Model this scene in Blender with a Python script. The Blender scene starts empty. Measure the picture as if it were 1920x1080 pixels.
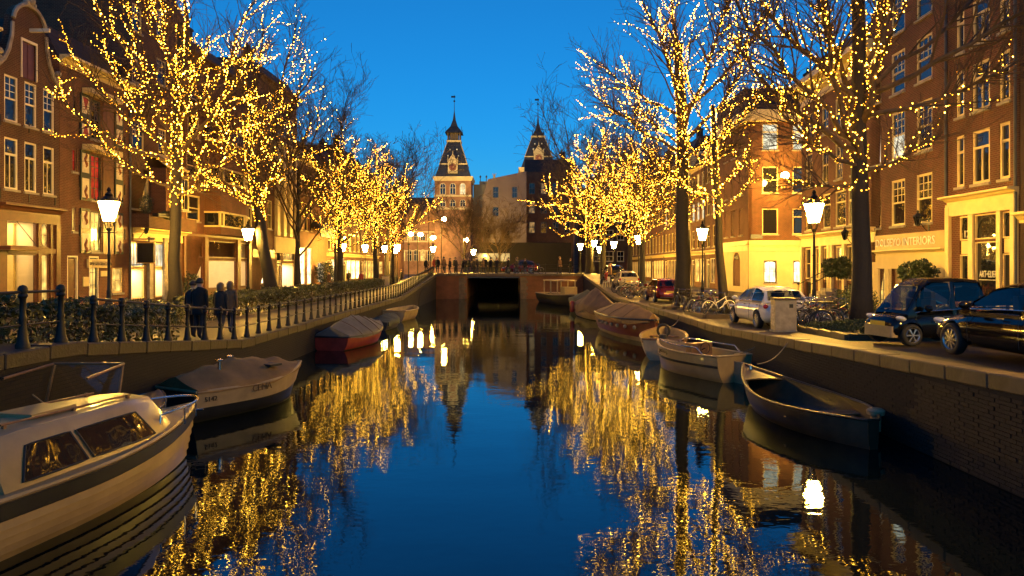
import bpy, bmesh, math, random
import numpy as np
from math import sin, cos, pi, radians, atan2, sqrt
from mathutils import Vector, Matrix
from mathutils.geometry import tessellate_polygon

random.seed(7)
SC = bpy.context.scene
COL = SC.collection

# ---------------------------------------------------------------- camera, sky, exposure
cd = bpy.data.cameras.new('camera')
cam = bpy.data.objects.new('camera', cd)
COL.objects.link(cam)
CAMZ = 3.4
cam.location = (0, 0, CAMZ)
cam.rotation_euler = (pi / 2, 0, 0)
cd.lens = 24.0
cd.sensor_width = 36.0
cd.shift_y = -40 / 1920
cd.clip_start = 0.1
cd.clip_end = 3000
SC.camera = cam

world = bpy.data.worlds.new('World')
SC.world = world
world.use_nodes = True
wn = world.node_tree
wn.nodes.clear()
sky = wn.nodes.new('ShaderNodeTexSky')
sky.sky_type = 'NISHITA'
sky.sun_disc = False
sky.sun_elevation = radians(6.0)
sky.sun_rotation = radians(180)
sky.altitude = 0
sky.air_density = 1.2
sky.dust_density = 0.0
sky.ozone_density = 8.0
hsv = wn.nodes.new('ShaderNodeHueSaturation')
hsv.inputs['Saturation'].default_value = 1.0
hsv.inputs['Hue'].default_value = 0.492
wbg = wn.nodes.new('ShaderNodeBackground')
wbg.inputs['Strength'].default_value = 0.15
wout = wn.nodes.new('ShaderNodeOutputWorld')
wn.links.new(sky.outputs[0], hsv.inputs['Color'])
wn.links.new(hsv.outputs[0], wbg.inputs[0])
wn.links.new(wbg.outputs[0], wout.inputs[0])

vs = SC.view_settings
vs.view_transform = 'Standard'
vs.look = 'None'
vs.exposure = 0.70
vs.gamma = 1.0
vs.use_curve_mapping = False
cy = SC.cycles
cy.use_denoising = True
cy.max_bounces = 5
cy.diffuse_bounces = 2
cy.glossy_bounces = 3
cy.transmission_bounces = 4
cy.transparent_max_bounces = 8
cy.sample_clamp_indirect = 4.0
cy.sample_clamp_direct = 0.0
cy.caustics_reflective = False
cy.caustics_refractive = False
cy.use_light_tree = True
cy.blur_glossy = 0.3
SC.render.filter_size = 1.95

# ---------------------------------------------------------------- helpers
F = 1280.0            # focal length in photograph pixels, horizon at row 500


def zat(py, d):
    return CAMZ + (500 - py) / F * d


class MB:
    """collects geometry and links it as one mesh object"""
    def __init__(s):
        s.v = []
        s.f = []
        s.mi = []
        s.m = 0

    def add(s, vs, fs):
        n = len(s.v)
        s.v += [tuple(p) for p in vs]
        for q in fs:
            s.f.append([n + i for i in q])
            s.mi.append(s.m)
        return s

    def box(s, x0, x1, y0, y1, z0, z1):
        return s.add([(x0, y0, z0), (x1, y0, z0), (x1, y1, z0), (x0, y1, z0), (x0, y0, z1), (x1, y0, z1), (x1, y1, z1), (x0, y1, z1)],
                     [(0, 3, 2, 1), (4, 5, 6, 7), (0, 1, 5, 4), (1, 2, 6, 5), (2, 3, 7, 6), (3, 0, 4, 7)])

    def obox(s, c, size, M=None):
        hx, hy, hz = size[0] / 2, size[1] / 2, size[2] / 2
        pts = [Vector((sx * hx, sy * hy, sz * hz)) for sz in (-1, 1) for sx, sy in ((-1, -1), (1, -1), (1, 1), (-1, 1))]
        if M is not None:
            pts = [M @ p for p in pts]
        c = Vector(c)
        return s.add([p + c for p in pts], [(0, 3, 2, 1), (4, 5, 6, 7), (0, 1, 5, 4), (1, 2, 6, 5), (2, 3, 7, 6), (3, 0, 4, 7)])

    def tube(s, pts, r, n=6, caps=True, closed=False):
        pts = [Vector(p) for p in pts]
        k = len(pts)
        rr = r if isinstance(r, (list, tuple)) else [r] * k
        up = Vector((0, 0, 1))
        rings = []
        t0 = None
        for i in range(k):
            if closed:
                t = pts[(i + 1) % k] - pts[i - 1]
            else:
                t = pts[min(i + 1, k - 1)] - pts[max(i - 1, 0)]
            if t.length < 1e-9:
                t = Vector((0, 0, 1))
            t.normalize()
            if t0 is None:
                a = up if abs(t.z) < 0.9 else Vector((1, 0, 0))
                e = t.cross(a).normalized()
            else:
                e = (e - t * e.dot(t))
                if e.length < 1e-6:
                    e = t.orthogonal()
                e.normalize()
            t0 = t
            b = t.cross(e)
            rings.append([pts[i] + (e * cos(2 * pi * j / n) + b * sin(2 * pi * j / n)) * rr[i] for j in range(n)])
        return s.loft(rings, True, caps, closed)

    def loft(s, rings, closed=True, caps=True, loop=False):
        n = len(rings[0])
        vs = [p for r in rings for p in r]
        fs = []
        for i in range(len(rings) - (0 if loop else 1)):
            a, b = i * n, ((i + 1) % len(rings)) * n
            for j in range(n if closed else n - 1):
                j2 = (j + 1) % n
                fs.append((a + j, a + j2, b + j2, b + j))
        if caps and not loop:
            fs.append(tuple(range(n - 1, -1, -1)))
            fs.append(tuple((len(rings) - 1) * n + j for j in range(n)))
        return s.add(vs, fs)

    def lathe(s, prof, n=12, c=(0, 0, 0), caps=True):
        rings = [[(c[0] + r * cos(2 * pi * j / n), c[1] + r * sin(2 * pi * j / n), c[2] + z) for j in range(n)] for r, z in prof]
        return s.loft(rings, True, caps)

    def prism(s, poly, y0, y1):
        """polygon in x,z pushed along y"""
        n = len(poly)
        vs = [(x, y0, z) for x, z in poly] + [(x, y1, z) for x, z in poly]
        fs = [tuple(range(n)), tuple(range(2 * n - 1, n - 1, -1))]
        fs += [(j, n + j, n + (j + 1) % n, (j + 1) % n) for j in range(n)]
        return s.add(vs, fs)

    def ball(s, c, r, n=8, m=5, sz=1.0):
        prof = [(max(1e-4, r * sin(pi * i / m)), -r * sz * cos(pi * i / m)) for i in range(m + 1)]
        return s.lathe(prof, n, c, False)

    def facade(s, outer, holes, back, reveal=0.16):
        """wall in the x,z plane with real openings: front at y=0, reveals, outer edge pushed back"""
        loops = [[Vector((x, z, 0)) for x, z in outer]] + [[Vector((x, z, 0)) for x, z in h] for h in holes]
        flat = [p for lp in loops for p in lp]
        tris = tessellate_polygon(loops)
        s.add([(p.x, 0, p.y) for p in flat], [tuple(t) for t in tris])
        n = len(outer)
        s.add([(x, 0, z) for x, z in outer] + [(x, back, z) for x, z in outer],
              [(j, n + j, n + (j + 1) % n, (j + 1) % n) for j in range(n)] + ([tuple(range(n, 2 * n))] if back > 1 else []))
        for h in holes:
            k = len(h)
            s.add([(x, 0, z) for x, z in h] + [(x, reveal, z) for x, z in h],
                  [(j, (j + 1) % k, k + (j + 1) % k, k + j) for j in range(k)])
        return s

    def mesh(s, name, mats=None, smooth=False, fix=True):
        me = bpy.data.meshes.new(name)
        me.from_pydata(s.v, [], s.f)
        if mats is not None:
            for m in (mats if isinstance(mats, (list, tuple)) else [mats]):
                me.materials.append(m)
        if max(s.mi, default=0) > 0:
            me.polygons.foreach_set('material_index', s.mi)
        if fix:
            bm = bmesh.new()
            bm.from_mesh(me)
            bmesh.ops.recalc_face_normals(bm, faces=bm.faces)
            bm.to_mesh(me)
            bm.free()
        if smooth:
            me.polygons.foreach_set('use_smooth', [True] * len(me.polygons))
            if smooth != 'all':
                me.set_sharp_from_angle(angle=radians(38))
        me.update()
        return me

    def build(s, name, mats, parent=None, loc=(0, 0, 0), rot=(0, 0, 0), smooth=False, fix=True):
        return link(name, s.mesh(name, mats, smooth, fix), parent, loc, rot)


def link(name, me, parent=None, loc=(0, 0, 0), rot=(0, 0, 0)):
    o = bpy.data.objects.new(name, me)
    COL.objects.link(o)
    o.parent = parent
    o.location = loc
    o.rotation_euler = rot
    return o


def tag(o, label=None, cat=None, group=None, kind=None):
    if label:
        o['label'] = label
    if cat:
        o['category'] = cat
    if group:
        o['group'] = group
    if kind:
        o['kind'] = kind
    return o


def thing(name, label, cat, loc=(0, 0, 0), rz=0.0, group=None):
    o = link(name, None, None, loc, (0, 0, rz))
    o.empty_display_size = 0.3
    return tag(o, label, cat, group)


def copy_tree(o, parent=None):
    c = o.copy()
    COL.objects.link(c)
    c.parent = parent
    for ch in o.children:
        copy_tree(ch, c)
    return c


def bulk(name, verts, faces, mats, parent=None, smooth=False, attr=None):
    """numpy arrays to a mesh (many small pieces in one part)"""
    me = bpy.data.meshes.new(name)
    nf, k = faces.shape
    me.vertices.add(len(verts))
    me.vertices.foreach_set('co', verts.astype(np.float32).ravel())
    me.loops.add(nf * k)
    me.loops.foreach_set('vertex_index', faces.astype(np.int32).ravel())
    me.polygons.add(nf)
    me.polygons.foreach_set('loop_start', np.arange(0, nf * k, k, dtype=np.int32))
    try:
        me.polygons.foreach_set('loop_total', np.full(nf, k, dtype=np.int32))
    except Exception:
        pass
    if attr is not None:
        a = me.attributes.new('tone', 'FLOAT', 'POINT')
        a.data.foreach_set('value', attr.astype(np.float32))
    me.update(calc_edges=True)
    me.materials.append(mats)
    if smooth:
        me.polygons.foreach_set('use_smooth', np.ones(nf, dtype=bool))
    return link(name, me, parent)


# ---------------------------------------------------------------- materials
def nodes(name):
    m = bpy.data.materials.new(name)
    m.use_nodes = True
    t = m.node_tree
    return m, t, t.nodes['Principled BSDF']


def N(t, kind, **kw):
    n = t.nodes.new(kind)
    for k, v in kw.items():
        if k in n.inputs:
            n.inputs[k].default_value = v
        else:
            setattr(n, k, v)
    return n


def mixcol(t, fac, a, b):
    n = t.nodes.new('ShaderNodeMix')
    n.data_type = 'RGBA'
    for sock, v in ((n.inputs[0], fac), (n.inputs[6], a), (n.inputs[7], b)):
        if hasattr(v, 'is_linked') or hasattr(v, 'links'):
            t.links.new(v, sock)
        elif isinstance(v, (int, float)):
            sock.default_value = v
        else:
            sock.default_value = (v[0], v[1], v[2], 1)
    return n.outputs[2]


def mat(name, col, rough=0.6, metal=0.0, spec=0.5, noise=(3.0, 0.25), bump=None, coat=0.0, emit=None):
    m, t, p = nodes(name)
    p.inputs['Roughness'].default_value = rough
    p.inputs['Metallic'].default_value = metal
    p.inputs['Specular IOR Level'].default_value = spec
    p.inputs['Coat Weight'].default_value = coat
    p.inputs['Base Color'].default_value = (*col, 1)
    tc = t.nodes.new('ShaderNodeTexCoord')
    if noise:
        nz = N(t, 'ShaderNodeTexNoise', Scale=noise[0], Detail=6.0, Roughness=0.65)
        t.links.new(tc.outputs['Object'], nz.inputs['Vector'])
        a = noise[1]
        mr = N(t, 'ShaderNodeMapRange')
        mr.inputs[1].default_value = 0.3
        mr.inputs[2].default_value = 0.7
        t.links.new(nz.outputs['Fac'], mr.inputs[0])
        out = mixcol(t, mr.outputs[0], [c * (1 - a) for c in col], [min(1, c * (1 + a)) for c in col])
        t.links.new(out, p.inputs['Base Color'])
        rr = N(t, 'ShaderNodeMapRange')
        rr.inputs[3].default_value = max(0.02, rough * (1 - 0.35 * min(1, a * 2)))
        rr.inputs[4].default_value = min(1, rough * (1 + 0.35 * min(1, a * 2)))
        t.links.new(nz.outputs['Fac'], rr.inputs[0])
        t.links.new(rr.outputs[0], p.inputs['Roughness'])
    if bump:
        b2 = N(t, 'ShaderNodeTexNoise', Scale=bump[0], Detail=5.0)
        t.links.new(tc.outputs['Object'], b2.inputs['Vector'])
        bn = N(t, 'ShaderNodeBump', Strength=bump[1], Distance=0.02)
        t.links.new(b2.outputs['Fac'], bn.inputs['Height'])
        t.links.new(bn.outputs[0], p.inputs['Normal'])
    if emit:
        p.inputs['Emission Color'].default_value = (*emit[0], 1)
        p.inputs['Emission Strength'].default_value = emit[1]
    return m


def brick_mat(name, c1, c2, mortar, bw=0.22, rh=0.068, ms=0.008, plane='facade', rough=0.85, bumpd=0.006, dirt=0.45):
    m, t, p = nodes(name)
    p.inputs['Roughness'].default_value = rough
    tc = t.nodes.new('ShaderNodeTexCoord')
    sx = t.nodes.new('ShaderNodeSeparateXYZ')
    t.links.new(tc.outputs['Object'], sx.inputs[0])
    cx = t.nodes.new('ShaderNodeCombineXYZ')
    if plane == 'facade':
        ad = N(t, 'ShaderNodeMath', operation='ADD')
        t.links.new(sx.outputs[0], ad.inputs[0])
        t.links.new(sx.outputs[1], ad.inputs[1])
        t.links.new(ad.outputs[0], cx.inputs[0])
        t.links.new(sx.outputs[2], cx.inputs[1])
    else:
        t.links.new(sx.outputs[0], cx.inputs[1])
        t.links.new(sx.outputs[1], cx.inputs[0])
    bt = t.nodes.new('ShaderNodeTexBrick')
    bt.inputs['Color1'].default_value = (*c1, 1)
    bt.inputs['Color2'].default_value = (*c2, 1)
    bt.inputs['Mortar'].default_value = (*mortar, 1)
    bt.inputs['Scale'].default_value = 1.0
    bt.inputs['Mortar Size'].default_value = ms
    bt.inputs['Mortar Smooth'].default_value = 0.2
    bt.inputs['Brick Width'].default_value = bw
    bt.inputs['Row Height'].default_value = rh
    t.links.new(cx.outputs[0], bt.inputs['Vector'])
    nz = N(t, 'ShaderNodeTexNoise', Scale=0.55, Detail=8.0, Roughness=0.7)
    t.links.new(tc.outputs['Object'], nz.inputs['Vector'])
    mr = N(t, 'ShaderNodeMapRange')
    mr.inputs[1].default_value = 0.35
    mr.inputs[2].default_value = 0.7
    mr.inputs[3].default_value = 1 - dirt
    mr.inputs[4].default_value = 1.15
    t.links.new(nz.outputs['Fac'], mr.inputs[0])
    mm = t.nodes.new('ShaderNodeVectorMath')
    mm.operation = 'SCALE'
    t.links.new(bt.outputs['Color'], mm.inputs[0])
    t.links.new(mr.outputs[0], mm.inputs['Scale'])
    t.links.new(mm.outputs[0], p.inputs['Base Color'])
    bn = N(t, 'ShaderNodeBump', Strength=0.8, Distance=bumpd)
    bn.invert = True
    t.links.new(bt.outputs['Fac'], bn.inputs['Height'])
    t.links.new(bn.outputs[0], p.inputs['Normal'])
    return m


def lit_mat(name, col, strength, var=0.5, scale=1.4, rough=0.08, cloth=0.35):
    """a window with the lamps on behind it: uneven glow, soft curtain folds, darker things standing inside"""
    strength *= 0.78
    m, t, p = nodes(name)
    p.inputs['Base Color'].default_value = (0.02, 0.02, 0.02, 1)
    p.inputs['Roughness'].default_value = rough
    tc = t.nodes.new('ShaderNodeTexCoord')
    nz = N(t, 'ShaderNodeTexNoise', Scale=scale, Detail=2.0)
    t.links.new(tc.outputs['Object'], nz.inputs['Vector'])
    mr = N(t, 'ShaderNodeMapRange')
    mr.inputs[1].default_value = 0.35
    mr.inputs[2].default_value = 0.65
    mr.inputs[3].default_value = strength * (1 - var)
    mr.inputs[4].default_value = strength * (1 + var)
    t.links.new(nz.outputs['Fac'], mr.inputs[0])
    mp = N(t, 'ShaderNodeMapping')
    mp.inputs['Scale'].default_value = (9, 9, .25)
    t.links.new(tc.outputs['Object'], mp.inputs['Vector'])
    n2 = N(t, 'ShaderNodeTexNoise', Scale=1.0, Detail=2.0)
    t.links.new(mp.outputs[0], n2.inputs['Vector'])
    m2 = N(t, 'ShaderNodeMapRange')
    m2.inputs[1].default_value = 0.35
    m2.inputs[2].default_value = 0.6
    m2.inputs[3].default_value = 1 - cloth
    m2.inputs[4].default_value = 1.0
    t.links.new(n2.outputs['Fac'], m2.inputs[0])
    vo = N(t, 'ShaderNodeTexVoronoi', Scale=1.7)
    t.links.new(tc.outputs['Object'], vo.inputs['Vector'])
    m3 = N(t, 'ShaderNodeMapRange')
    m3.inputs[1].default_value = 0.18
    m3.inputs[2].default_value = 0.32
    m3.inputs[3].default_value = 1 - cloth * 1.3
    m3.inputs[4].default_value = 1.0
    t.links.new(vo.outputs['Distance'], m3.inputs[0])
    a = N(t, 'ShaderNodeMath', operation='MULTIPLY')
    t.links.new(mr.outputs[0], a.inputs[0])
    t.links.new(m2.outputs[0], a.inputs[1])
    b = N(t, 'ShaderNodeMath', operation='MULTIPLY')
    t.links.new(a.outputs[0], b.inputs[0])
    t.links.new(m3.outputs[0], b.inputs[1])
    p.inputs['Emission Color'].default_value = (*col, 1)
    t.links.new(b.outputs[0], p.inputs['Emission Strength'])
    return m


def glass_mat(name, tint=(0.012, 0.013, 0.016), rough=0.03, wav=0.25):
    m, t, p = nodes(name)
    p.inputs['Base Color'].default_value = (*tint, 1)
    p.inputs['Roughness'].default_value = rough
    p.inputs['Specular IOR Level'].default_value = 0.9
    tc = t.nodes.new('ShaderNodeTexCoord')
    nz = N(t, 'ShaderNodeTexNoise', Scale=2.2, Detail=1.0)
    t.links.new(tc.outputs['Object'], nz.inputs['Vector'])
    bn = N(t, 'ShaderNodeBump', Strength=wav, Distance=0.03)
    t.links.new(nz.outputs['Fac'], bn.inputs['Height'])
    t.links.new(bn.outputs[0], p.inputs['Normal'])
    return m


def clear_mat(name, tint=(1, 1, 1), ior=1.5):
    m, t, p = nodes(name)
    t.nodes.remove(p)
    out = t.nodes['Material Output']
    tr = N(t, 'ShaderNodeBsdfTransparent')
    tr.inputs[0].default_value = (*tint, 1)
    gl = N(t, 'ShaderNodeBsdfGlossy', Roughness=0.02)
    fr = N(t, 'ShaderNodeFresnel', IOR=ior)
    mx = N(t, 'ShaderNodeMixShader')
    t.links.new(fr.outputs[0], mx.inputs[0])
    t.links.new(tr.outputs[0], mx.inputs[1])
    t.links.new(gl.outputs[0], mx.inputs[2])
    t.links.new(mx.outputs[0], out.inputs[0])
    return m


WARM = (1.0, 0.56, 0.11)
M = {}
M['brick_brown'] = brick_mat('brick_brown', (0.103, 0.032, 0.016), (0.070, 0.022, 0.013), (0.17, 0.115, 0.060), rh=0.082, ms=0.011)
M['brick_red'] = brick_mat('brick_red', (0.148, 0.039, 0.018), (0.106, 0.030, 0.016), (0.20, 0.13, 0.065), rh=0.082, ms=0.011)
M['brick_orange'] = brick_mat('brick_orange', (0.171, 0.053, 0.022), (0.136, 0.041, 0.020), (0.22, 0.14, 0.070), rh=0.082, ms=0.011)
M['brick_dark'] = brick_mat('brick_dark', (0.059, 0.029, 0.021), (0.042, 0.024, 0.018), (0.042, 0.035, 0.028))
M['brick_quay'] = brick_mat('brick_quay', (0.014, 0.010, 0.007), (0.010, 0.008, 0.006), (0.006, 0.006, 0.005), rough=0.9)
M['brick_yellow'] = brick_mat('brick_yellow', (0.36, 0.26, 0.13), (0.30, 0.21, 0.11), (0.25, 0.2, 0.14))
M['paving'] = brick_mat('paving', (0.047, 0.029, 0.018), (0.034, 0.022, 0.015), (0.017, 0.013, 0.009), bw=0.2, rh=0.1, ms=0.007, plane='ground', rough=0.62)
M['road'] = brick_mat('road', (0.037, 0.023, 0.016), (0.026, 0.018, 0.014), (0.015, 0.012, 0.009), bw=0.2, rh=0.1, ms=0.007, plane='ground', rough=0.55)
M['flag'] = brick_mat('flag', (0.067, 0.050, 0.037), (0.053, 0.042, 0.032), (0.024, 0.019, 0.015), bw=0.3, rh=0.3, ms=0.008, plane='ground', rough=0.65)
M['stone'] = mat('stone', (0.30, 0.26, 0.20), 0.75, noise=(2.5, 0.35), bump=(18, 0.35))
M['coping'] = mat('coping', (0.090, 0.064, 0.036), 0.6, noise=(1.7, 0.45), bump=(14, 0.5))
M['coping_shaded'] = mat('coping_shaded', (0.032, 0.024, 0.015), 0.65, noise=(1.7, 0.5), bump=(14, 0.6))  # copy of the coping, darkened to paint in the left quay's shade
M['stone_dark'] = mat('stone_dark', (0.11, 0.085, 0.055), 0.75, noise=(2.5, 0.4), bump=(18, 0.4))
M['render'] = mat('render', (0.66, 0.54, 0.27), 0.75, noise=(0.9, 0.12), bump=(20, 0.08))
M['render_grey'] = mat('render_grey', (0.12, 0.10, 0.115), 0.8, noise=(0.3, 0.2))
M['white'] = mat('white', (0.74, 0.66, 0.46), 0.5, noise=(2.0, 0.1))
M['cream'] = mat('cream', (0.68, 0.54, 0.24), 0.5, noise=(1.5, 0.12))
M['wood_brown'] = mat('wood_brown', (0.12, 0.045, 0.022), 0.4, noise=(4, 0.3))
M['paint_black'] = mat('paint_black', (0.012, 0.013, 0.014), 0.35, noise=(5, 0.3))
M['paint_green'] = mat('paint_green', (0.016, 0.030, 0.024), 0.4, noise=(5, 0.25))
M['iron'] = mat('iron', (0.010, 0.010, 0.010), 0.5, spec=0.4, noise=(9, 0.4), bump=(40, 0.15))
M['lead'] = mat('lead', (0.06, 0.065, 0.075), 0.5, noise=(2, 0.3))
M['slate'] = brick_mat('slate', (0.03, 0.032, 0.036), (0.022, 0.024, 0.028), (0.012, 0.012, 0.014), bw=0.3, rh=0.2, ms=0.012, rough=0.5)
M['rooftile'] = brick_mat('rooftile', (0.06, 0.030, 0.022), (0.045, 0.024, 0.02), (0.015, 0.012, 0.01), bw=0.24, rh=0.28, ms=0.02, rough=0.7, bumpd=0.02)
M['bark'] = mat('bark', (0.020, 0.015, 0.011), 0.85, noise=(6, 0.5), bump=(26, 1.0))  # trunk copy, kept dark to paint the unlit lower trunks
M['limb_bark_lit'] = mat('limb_bark_lit', (0.085, 0.055, 0.030), 0.85, noise=(6, 0.5), bump=(26, 1.0))  # limb copy of the bark, lightened to paint in the amber bulb glow
M['twig'] = mat('twig', (0.080, 0.050, 0.028), 0.8, noise=None)  # raised like the limbs, amber glow put into the colour
M['glass'] = glass_mat('glass')
M['glass_sky'] = glass_mat('glass_sky', (0.02, 0.02, 0.02), 0.02, 0.12)
M['clear'] = clear_mat('clear')
M['lit_warm'] = lit_mat('lit_warm', (1.0, 0.58, 0.13), 1.1, 0.55)
M['lit_bright'] = lit_mat('lit_bright', (1.0, 0.76, 0.38), 3.2, 0.5)
M['lit_dim'] = lit_mat('lit_dim', (1.0, 0.55, 0.16), 0.28, 0.7)
M['lit_red'] = lit_mat('lit_red', (0.9, 0.03, 0.02), 0.45, 0.5)
M['lit_pale'] = lit_mat('lit_pale', (0.95, 0.88, 0.62), 0.9, 0.35)
M['room'] = mat('room', (0.78, 0.68, 0.50), 0.7, noise=(0.8, 0.08))
M['room_floor'] = mat('room_floor', (0.3, 0.2, 0.1), 0.5, noise=(3, 0.25))
M['gold'] = mat('gold', (0.7, 0.45, 0.12), 0.35, metal=0.7, noise=(4, 0.2))
M['letter'] = mat('letter', (0.75, 0.72, 0.62), 0.5, noise=None)
M['letter_dark'] = mat('letter_dark', (0.05, 0.035, 0.02), 0.5, noise=None)


def lettering(body, size, m, parent, loc, rot, depth=0.012, name='lettering', spacing=1.0, align='CENTER'):
    cu = bpy.data.curves.new('lettering', 'FONT')
    cu.body = body
    cu.size = size
    cu.extrude = depth
    cu.align_x = align
    cu.space_character = spacing
    cu.resolution_u = 2
    tmp = bpy.data.objects.new('lettering', cu)
    COL.objects.link(tmp)
    dg = bpy.context.evaluated_depsgraph_get()
    me = bpy.data.meshes.new_from_object(tmp.evaluated_get(dg))
    bpy.data.objects.remove(tmp)
    bpy.data.curves.remove(cu)
    me.materials.clear()
    me.materials.append(m)
    return link(name, me, parent, loc, rot)


def smooth01(t):
    t = max(0.0, min(1.0, t))
    return t * t * (3 - 2 * t)


# ground heights of the two banks
def zg(x, y):
    if x < 0:
        z = 1.2 + 0.8 * max(0.0, min(1.0, (20.6 - y) / 8.2)) ** 1.05
    else:
        z = 1.2 + max(0.0, min(0.55, 0.036 * (25 - y)))
    ramp = max(0.0, min(1.42, 0.062 * (y - 50)))
    w = smooth01((13.5 - abs(x)) / 4.0)
    back = smooth01((96 - y) / 12.0)
    return z + ramp * w * back


EL, ER = -8.0, 7.5      # water edges of the two quays
# ---------------------------------------------------------------- water
def make_water():
    m, t, p = nodes('canal_water')
    t.nodes.remove(p)
    out = t.nodes['Material Output']
    tc = t.nodes.new('ShaderNodeTexCoord')

    def wave(sx, sy, scale, detail, rot=0.0):
        mp = N(t, 'ShaderNodeMapping')
        mp.inputs['Scale'].default_value = (sx, sy, 1)
        mp.inputs['Rotation'].default_value = (0, 0, rot)
        t.links.new(tc.outputs['Object'], mp.inputs['Vector'])
        nz = N(t, 'ShaderNodeTexNoise', Scale=scale, Detail=detail, Roughness=0.5)
        t.links.new(mp.outputs[0], nz.inputs['Vector'])
        return nz.outputs['Fac']
    b1 = N(t, 'ShaderNodeBump', Strength=1.0, Distance=0.0082)
    t.links.new(wave(0.6, 1.0, 0.7, 1.5, 0.2), b1.inputs['Height'])
    b2 = N(t, 'ShaderNodeBump', Strength=1.0, Distance=0.0016)
    t.links.new(wave(0.8, 1.4, 4.5, 2.0, -0.15), b2.inputs['Height'])
    t.links.new(b1.outputs[0], b2.inputs['Normal'])
    df = N(t, 'ShaderNodeBsdfDiffuse')
    df.inputs[0].default_value = (0.0012, 0.003, 0.005, 1)
    gl = N(t, 'ShaderNodeBsdfGlossy', Roughness=0.016)
    gl.inputs[0].default_value = (0.80, 0.93, 1.0, 1)
    fr = N(t, 'ShaderNodeFresnel', IOR=1.74)
    mx = N(t, 'ShaderNodeMixShader')
    t.links.new(b2.outputs[0], gl.inputs['Normal'])
    t.links.new(b2.outputs[0], fr.inputs['Normal'])
    t.links.new(fr.outputs[0], mx.inputs[0])
    t.links.new(df.outputs[0], mx.inputs[1])
    t.links.new(gl.outputs[0], mx.inputs[2])
    t.links.new(mx.outputs[0], out.inputs[0])
    mb = MB()
    mb.add([(EL - .3, -40, 0), (ER + .3, -40, 0), (ER + .3, 94, 0), (EL - .3, 94, 0)], [(0, 1, 2, 3)])
    tag(mb.build('canal_water', m), 'dark blue rippled canal water mirroring the lights', kind='structure')


make_water()


# ---------------------------------------------------------------- banks
def sheet(name, xs, y0, y1, m, dz=0.0, label=None, step=1.0):
    ys = [y0 + step * i for i in range(int((y1 - y0) / step) + 1)]
    if ys[-1] < y1:
        ys.append(y1)
    mb = MB()
    n = len(xs)
    mb.add([(x, y, zg(x, y) + dz) for y in ys for x in xs],
           [(i * n + j, i * n + j + 1, (i + 1) * n + j + 1, (i + 1) * n + j) for i in range(len(ys) - 1) for j in range(n - 1)])
    return tag(mb.build(name, m, fix=False), label, kind='structure')


def frange(a, b, n):
    return [a + (b - a) * i / n for i in range(n + 1)]


sheet('pavement', frange(-12.0, EL - .42, 5), -40, 96, M['paving'], 0.0, 'brick footpath along the left railing')
sheet('road', frange(-18.6, -12.0, 4), -40, 96, M['road'], -0.10, 'clinker brick street on the left bank')
sheet('pavement', frange(-30, -18.6, 4), -40, 96, M['flag'], 0.0, 'flagstone pavement before the left houses')
sheet('pavement', frange(ER + .42, 10.9, 5), -40, 96, M['paving'], 0.0, 'brick parking strip on the right quay')
sheet('road', frange(10.9, 15.2, 4), -40, 96, M['road'], -0.10, 'clinker brick street on the right bank')
sheet('pavement', frange(15.2, 34, 4), -40, 96, M['flag'], 0.0, 'flagstone pavement before the right houses')
mb = MB()
mb.add([(-700, 95.9, 1.19), (700, 95.9, 1.19), (700, 1500, 1.19), (-700, 1500, 1.19)], [(0, 1, 2, 3)])
mb.add([(-700, -60, 1.1), (-29.9, -60, 1.1), (-29.9, 95.9, 1.1), (-700, 95.9, 1.1)], [(0, 1, 2, 3)])
mb.add([(33.9, -60, 1.1), (700, -60, 1.1), (700, 95.9, 1.1), (33.9, 95.9, 1.1)], [(0, 1, 2, 3)])
tag(mb.build('ground', M['road']), 'dark paved ground beyond the canal', kind='structure')


def kerb(x, side, y0, y1, label):
    """kerb stones between pavement and street"""
    root = link('kerb', None)
    tag(root, label, kind='structure')
    me = MB().box(-.08, .08, -.49, .49, -.16, .012).mesh('kerb_stone', M['coping'])
    y = y0
    while y < y1:
        s = (zg(x, y + .5) - zg(x, y - .5))
        link('kerb_stone', me, root, (x, y, zg(x, y)), (math.atan(s), 0, 0))
        y += 1.0
    return root


kerb(-12.0, -1, 16, 80, 'kerb of the left footpath')
kerb(-18.6, -1, 26, 80, 'kerb before the left houses')
kerb(10.9, 1, 12, 90, 'kerb of the right parking strip')
kerb(15.2, 1, 22, 90, 'kerb before the right houses')


def quay(x, sgn, y0, y1, label):
    """vertical brick wall topped by separate coping stones"""
    mb = MB()
    ys = frange(y0, y1, int(y1 - y0))
    n = len(ys)
    mb.add([(0, y, -0.8) for y in ys] + [(0, y, zg(x + sgn * .01, y) - .2) for y in ys],
           [(i, i + 1, n + i + 1, n + i) for i in range(n - 1)])
    w = tag(mb.build('quay_wall', M['brick_quay'], None, (x, 0, 0)), label, kind='structure')
    rnd = random.Random(3)
    mes = [MB().box(-.03, .42, -.52 + a, .518, -.24, .02).mesh('coping_stone', M['coping' if sgn > 0 else 'coping_shaded']) for a in (0, .008)]
    for me in mes:
        bm = bmesh.new()
        bm.from_mesh(me)
        bmesh.ops.bevel(bm, geom=[e for e in bm.edges], offset=0.02, segments=1, affect='EDGES')
        bm.to_mesh(me)
        bm.free()
    y = y0
    while y < y1:
        s = zg(x, y + .5) - zg(x, y - .5)
        o = link('coping_stone', mes[rnd.random() < .5], w, (0, y, zg(x, y) + rnd.uniform(-.006, .008)), (math.atan(s) * sgn if sgn > 0 else math.atan(s), 0, 0))
        if sgn < 0:
            o.rotation_euler = (-math.atan(s), 0, pi)
        o.location.x += sgn * rnd.uniform(-.008, .008)
        y += 1.045
    return w


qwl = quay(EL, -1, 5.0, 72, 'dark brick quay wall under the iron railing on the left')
qwr = quay(ER, 1, 5.0, 72, 'dark brick quay wall with pale coping on the right')

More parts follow.
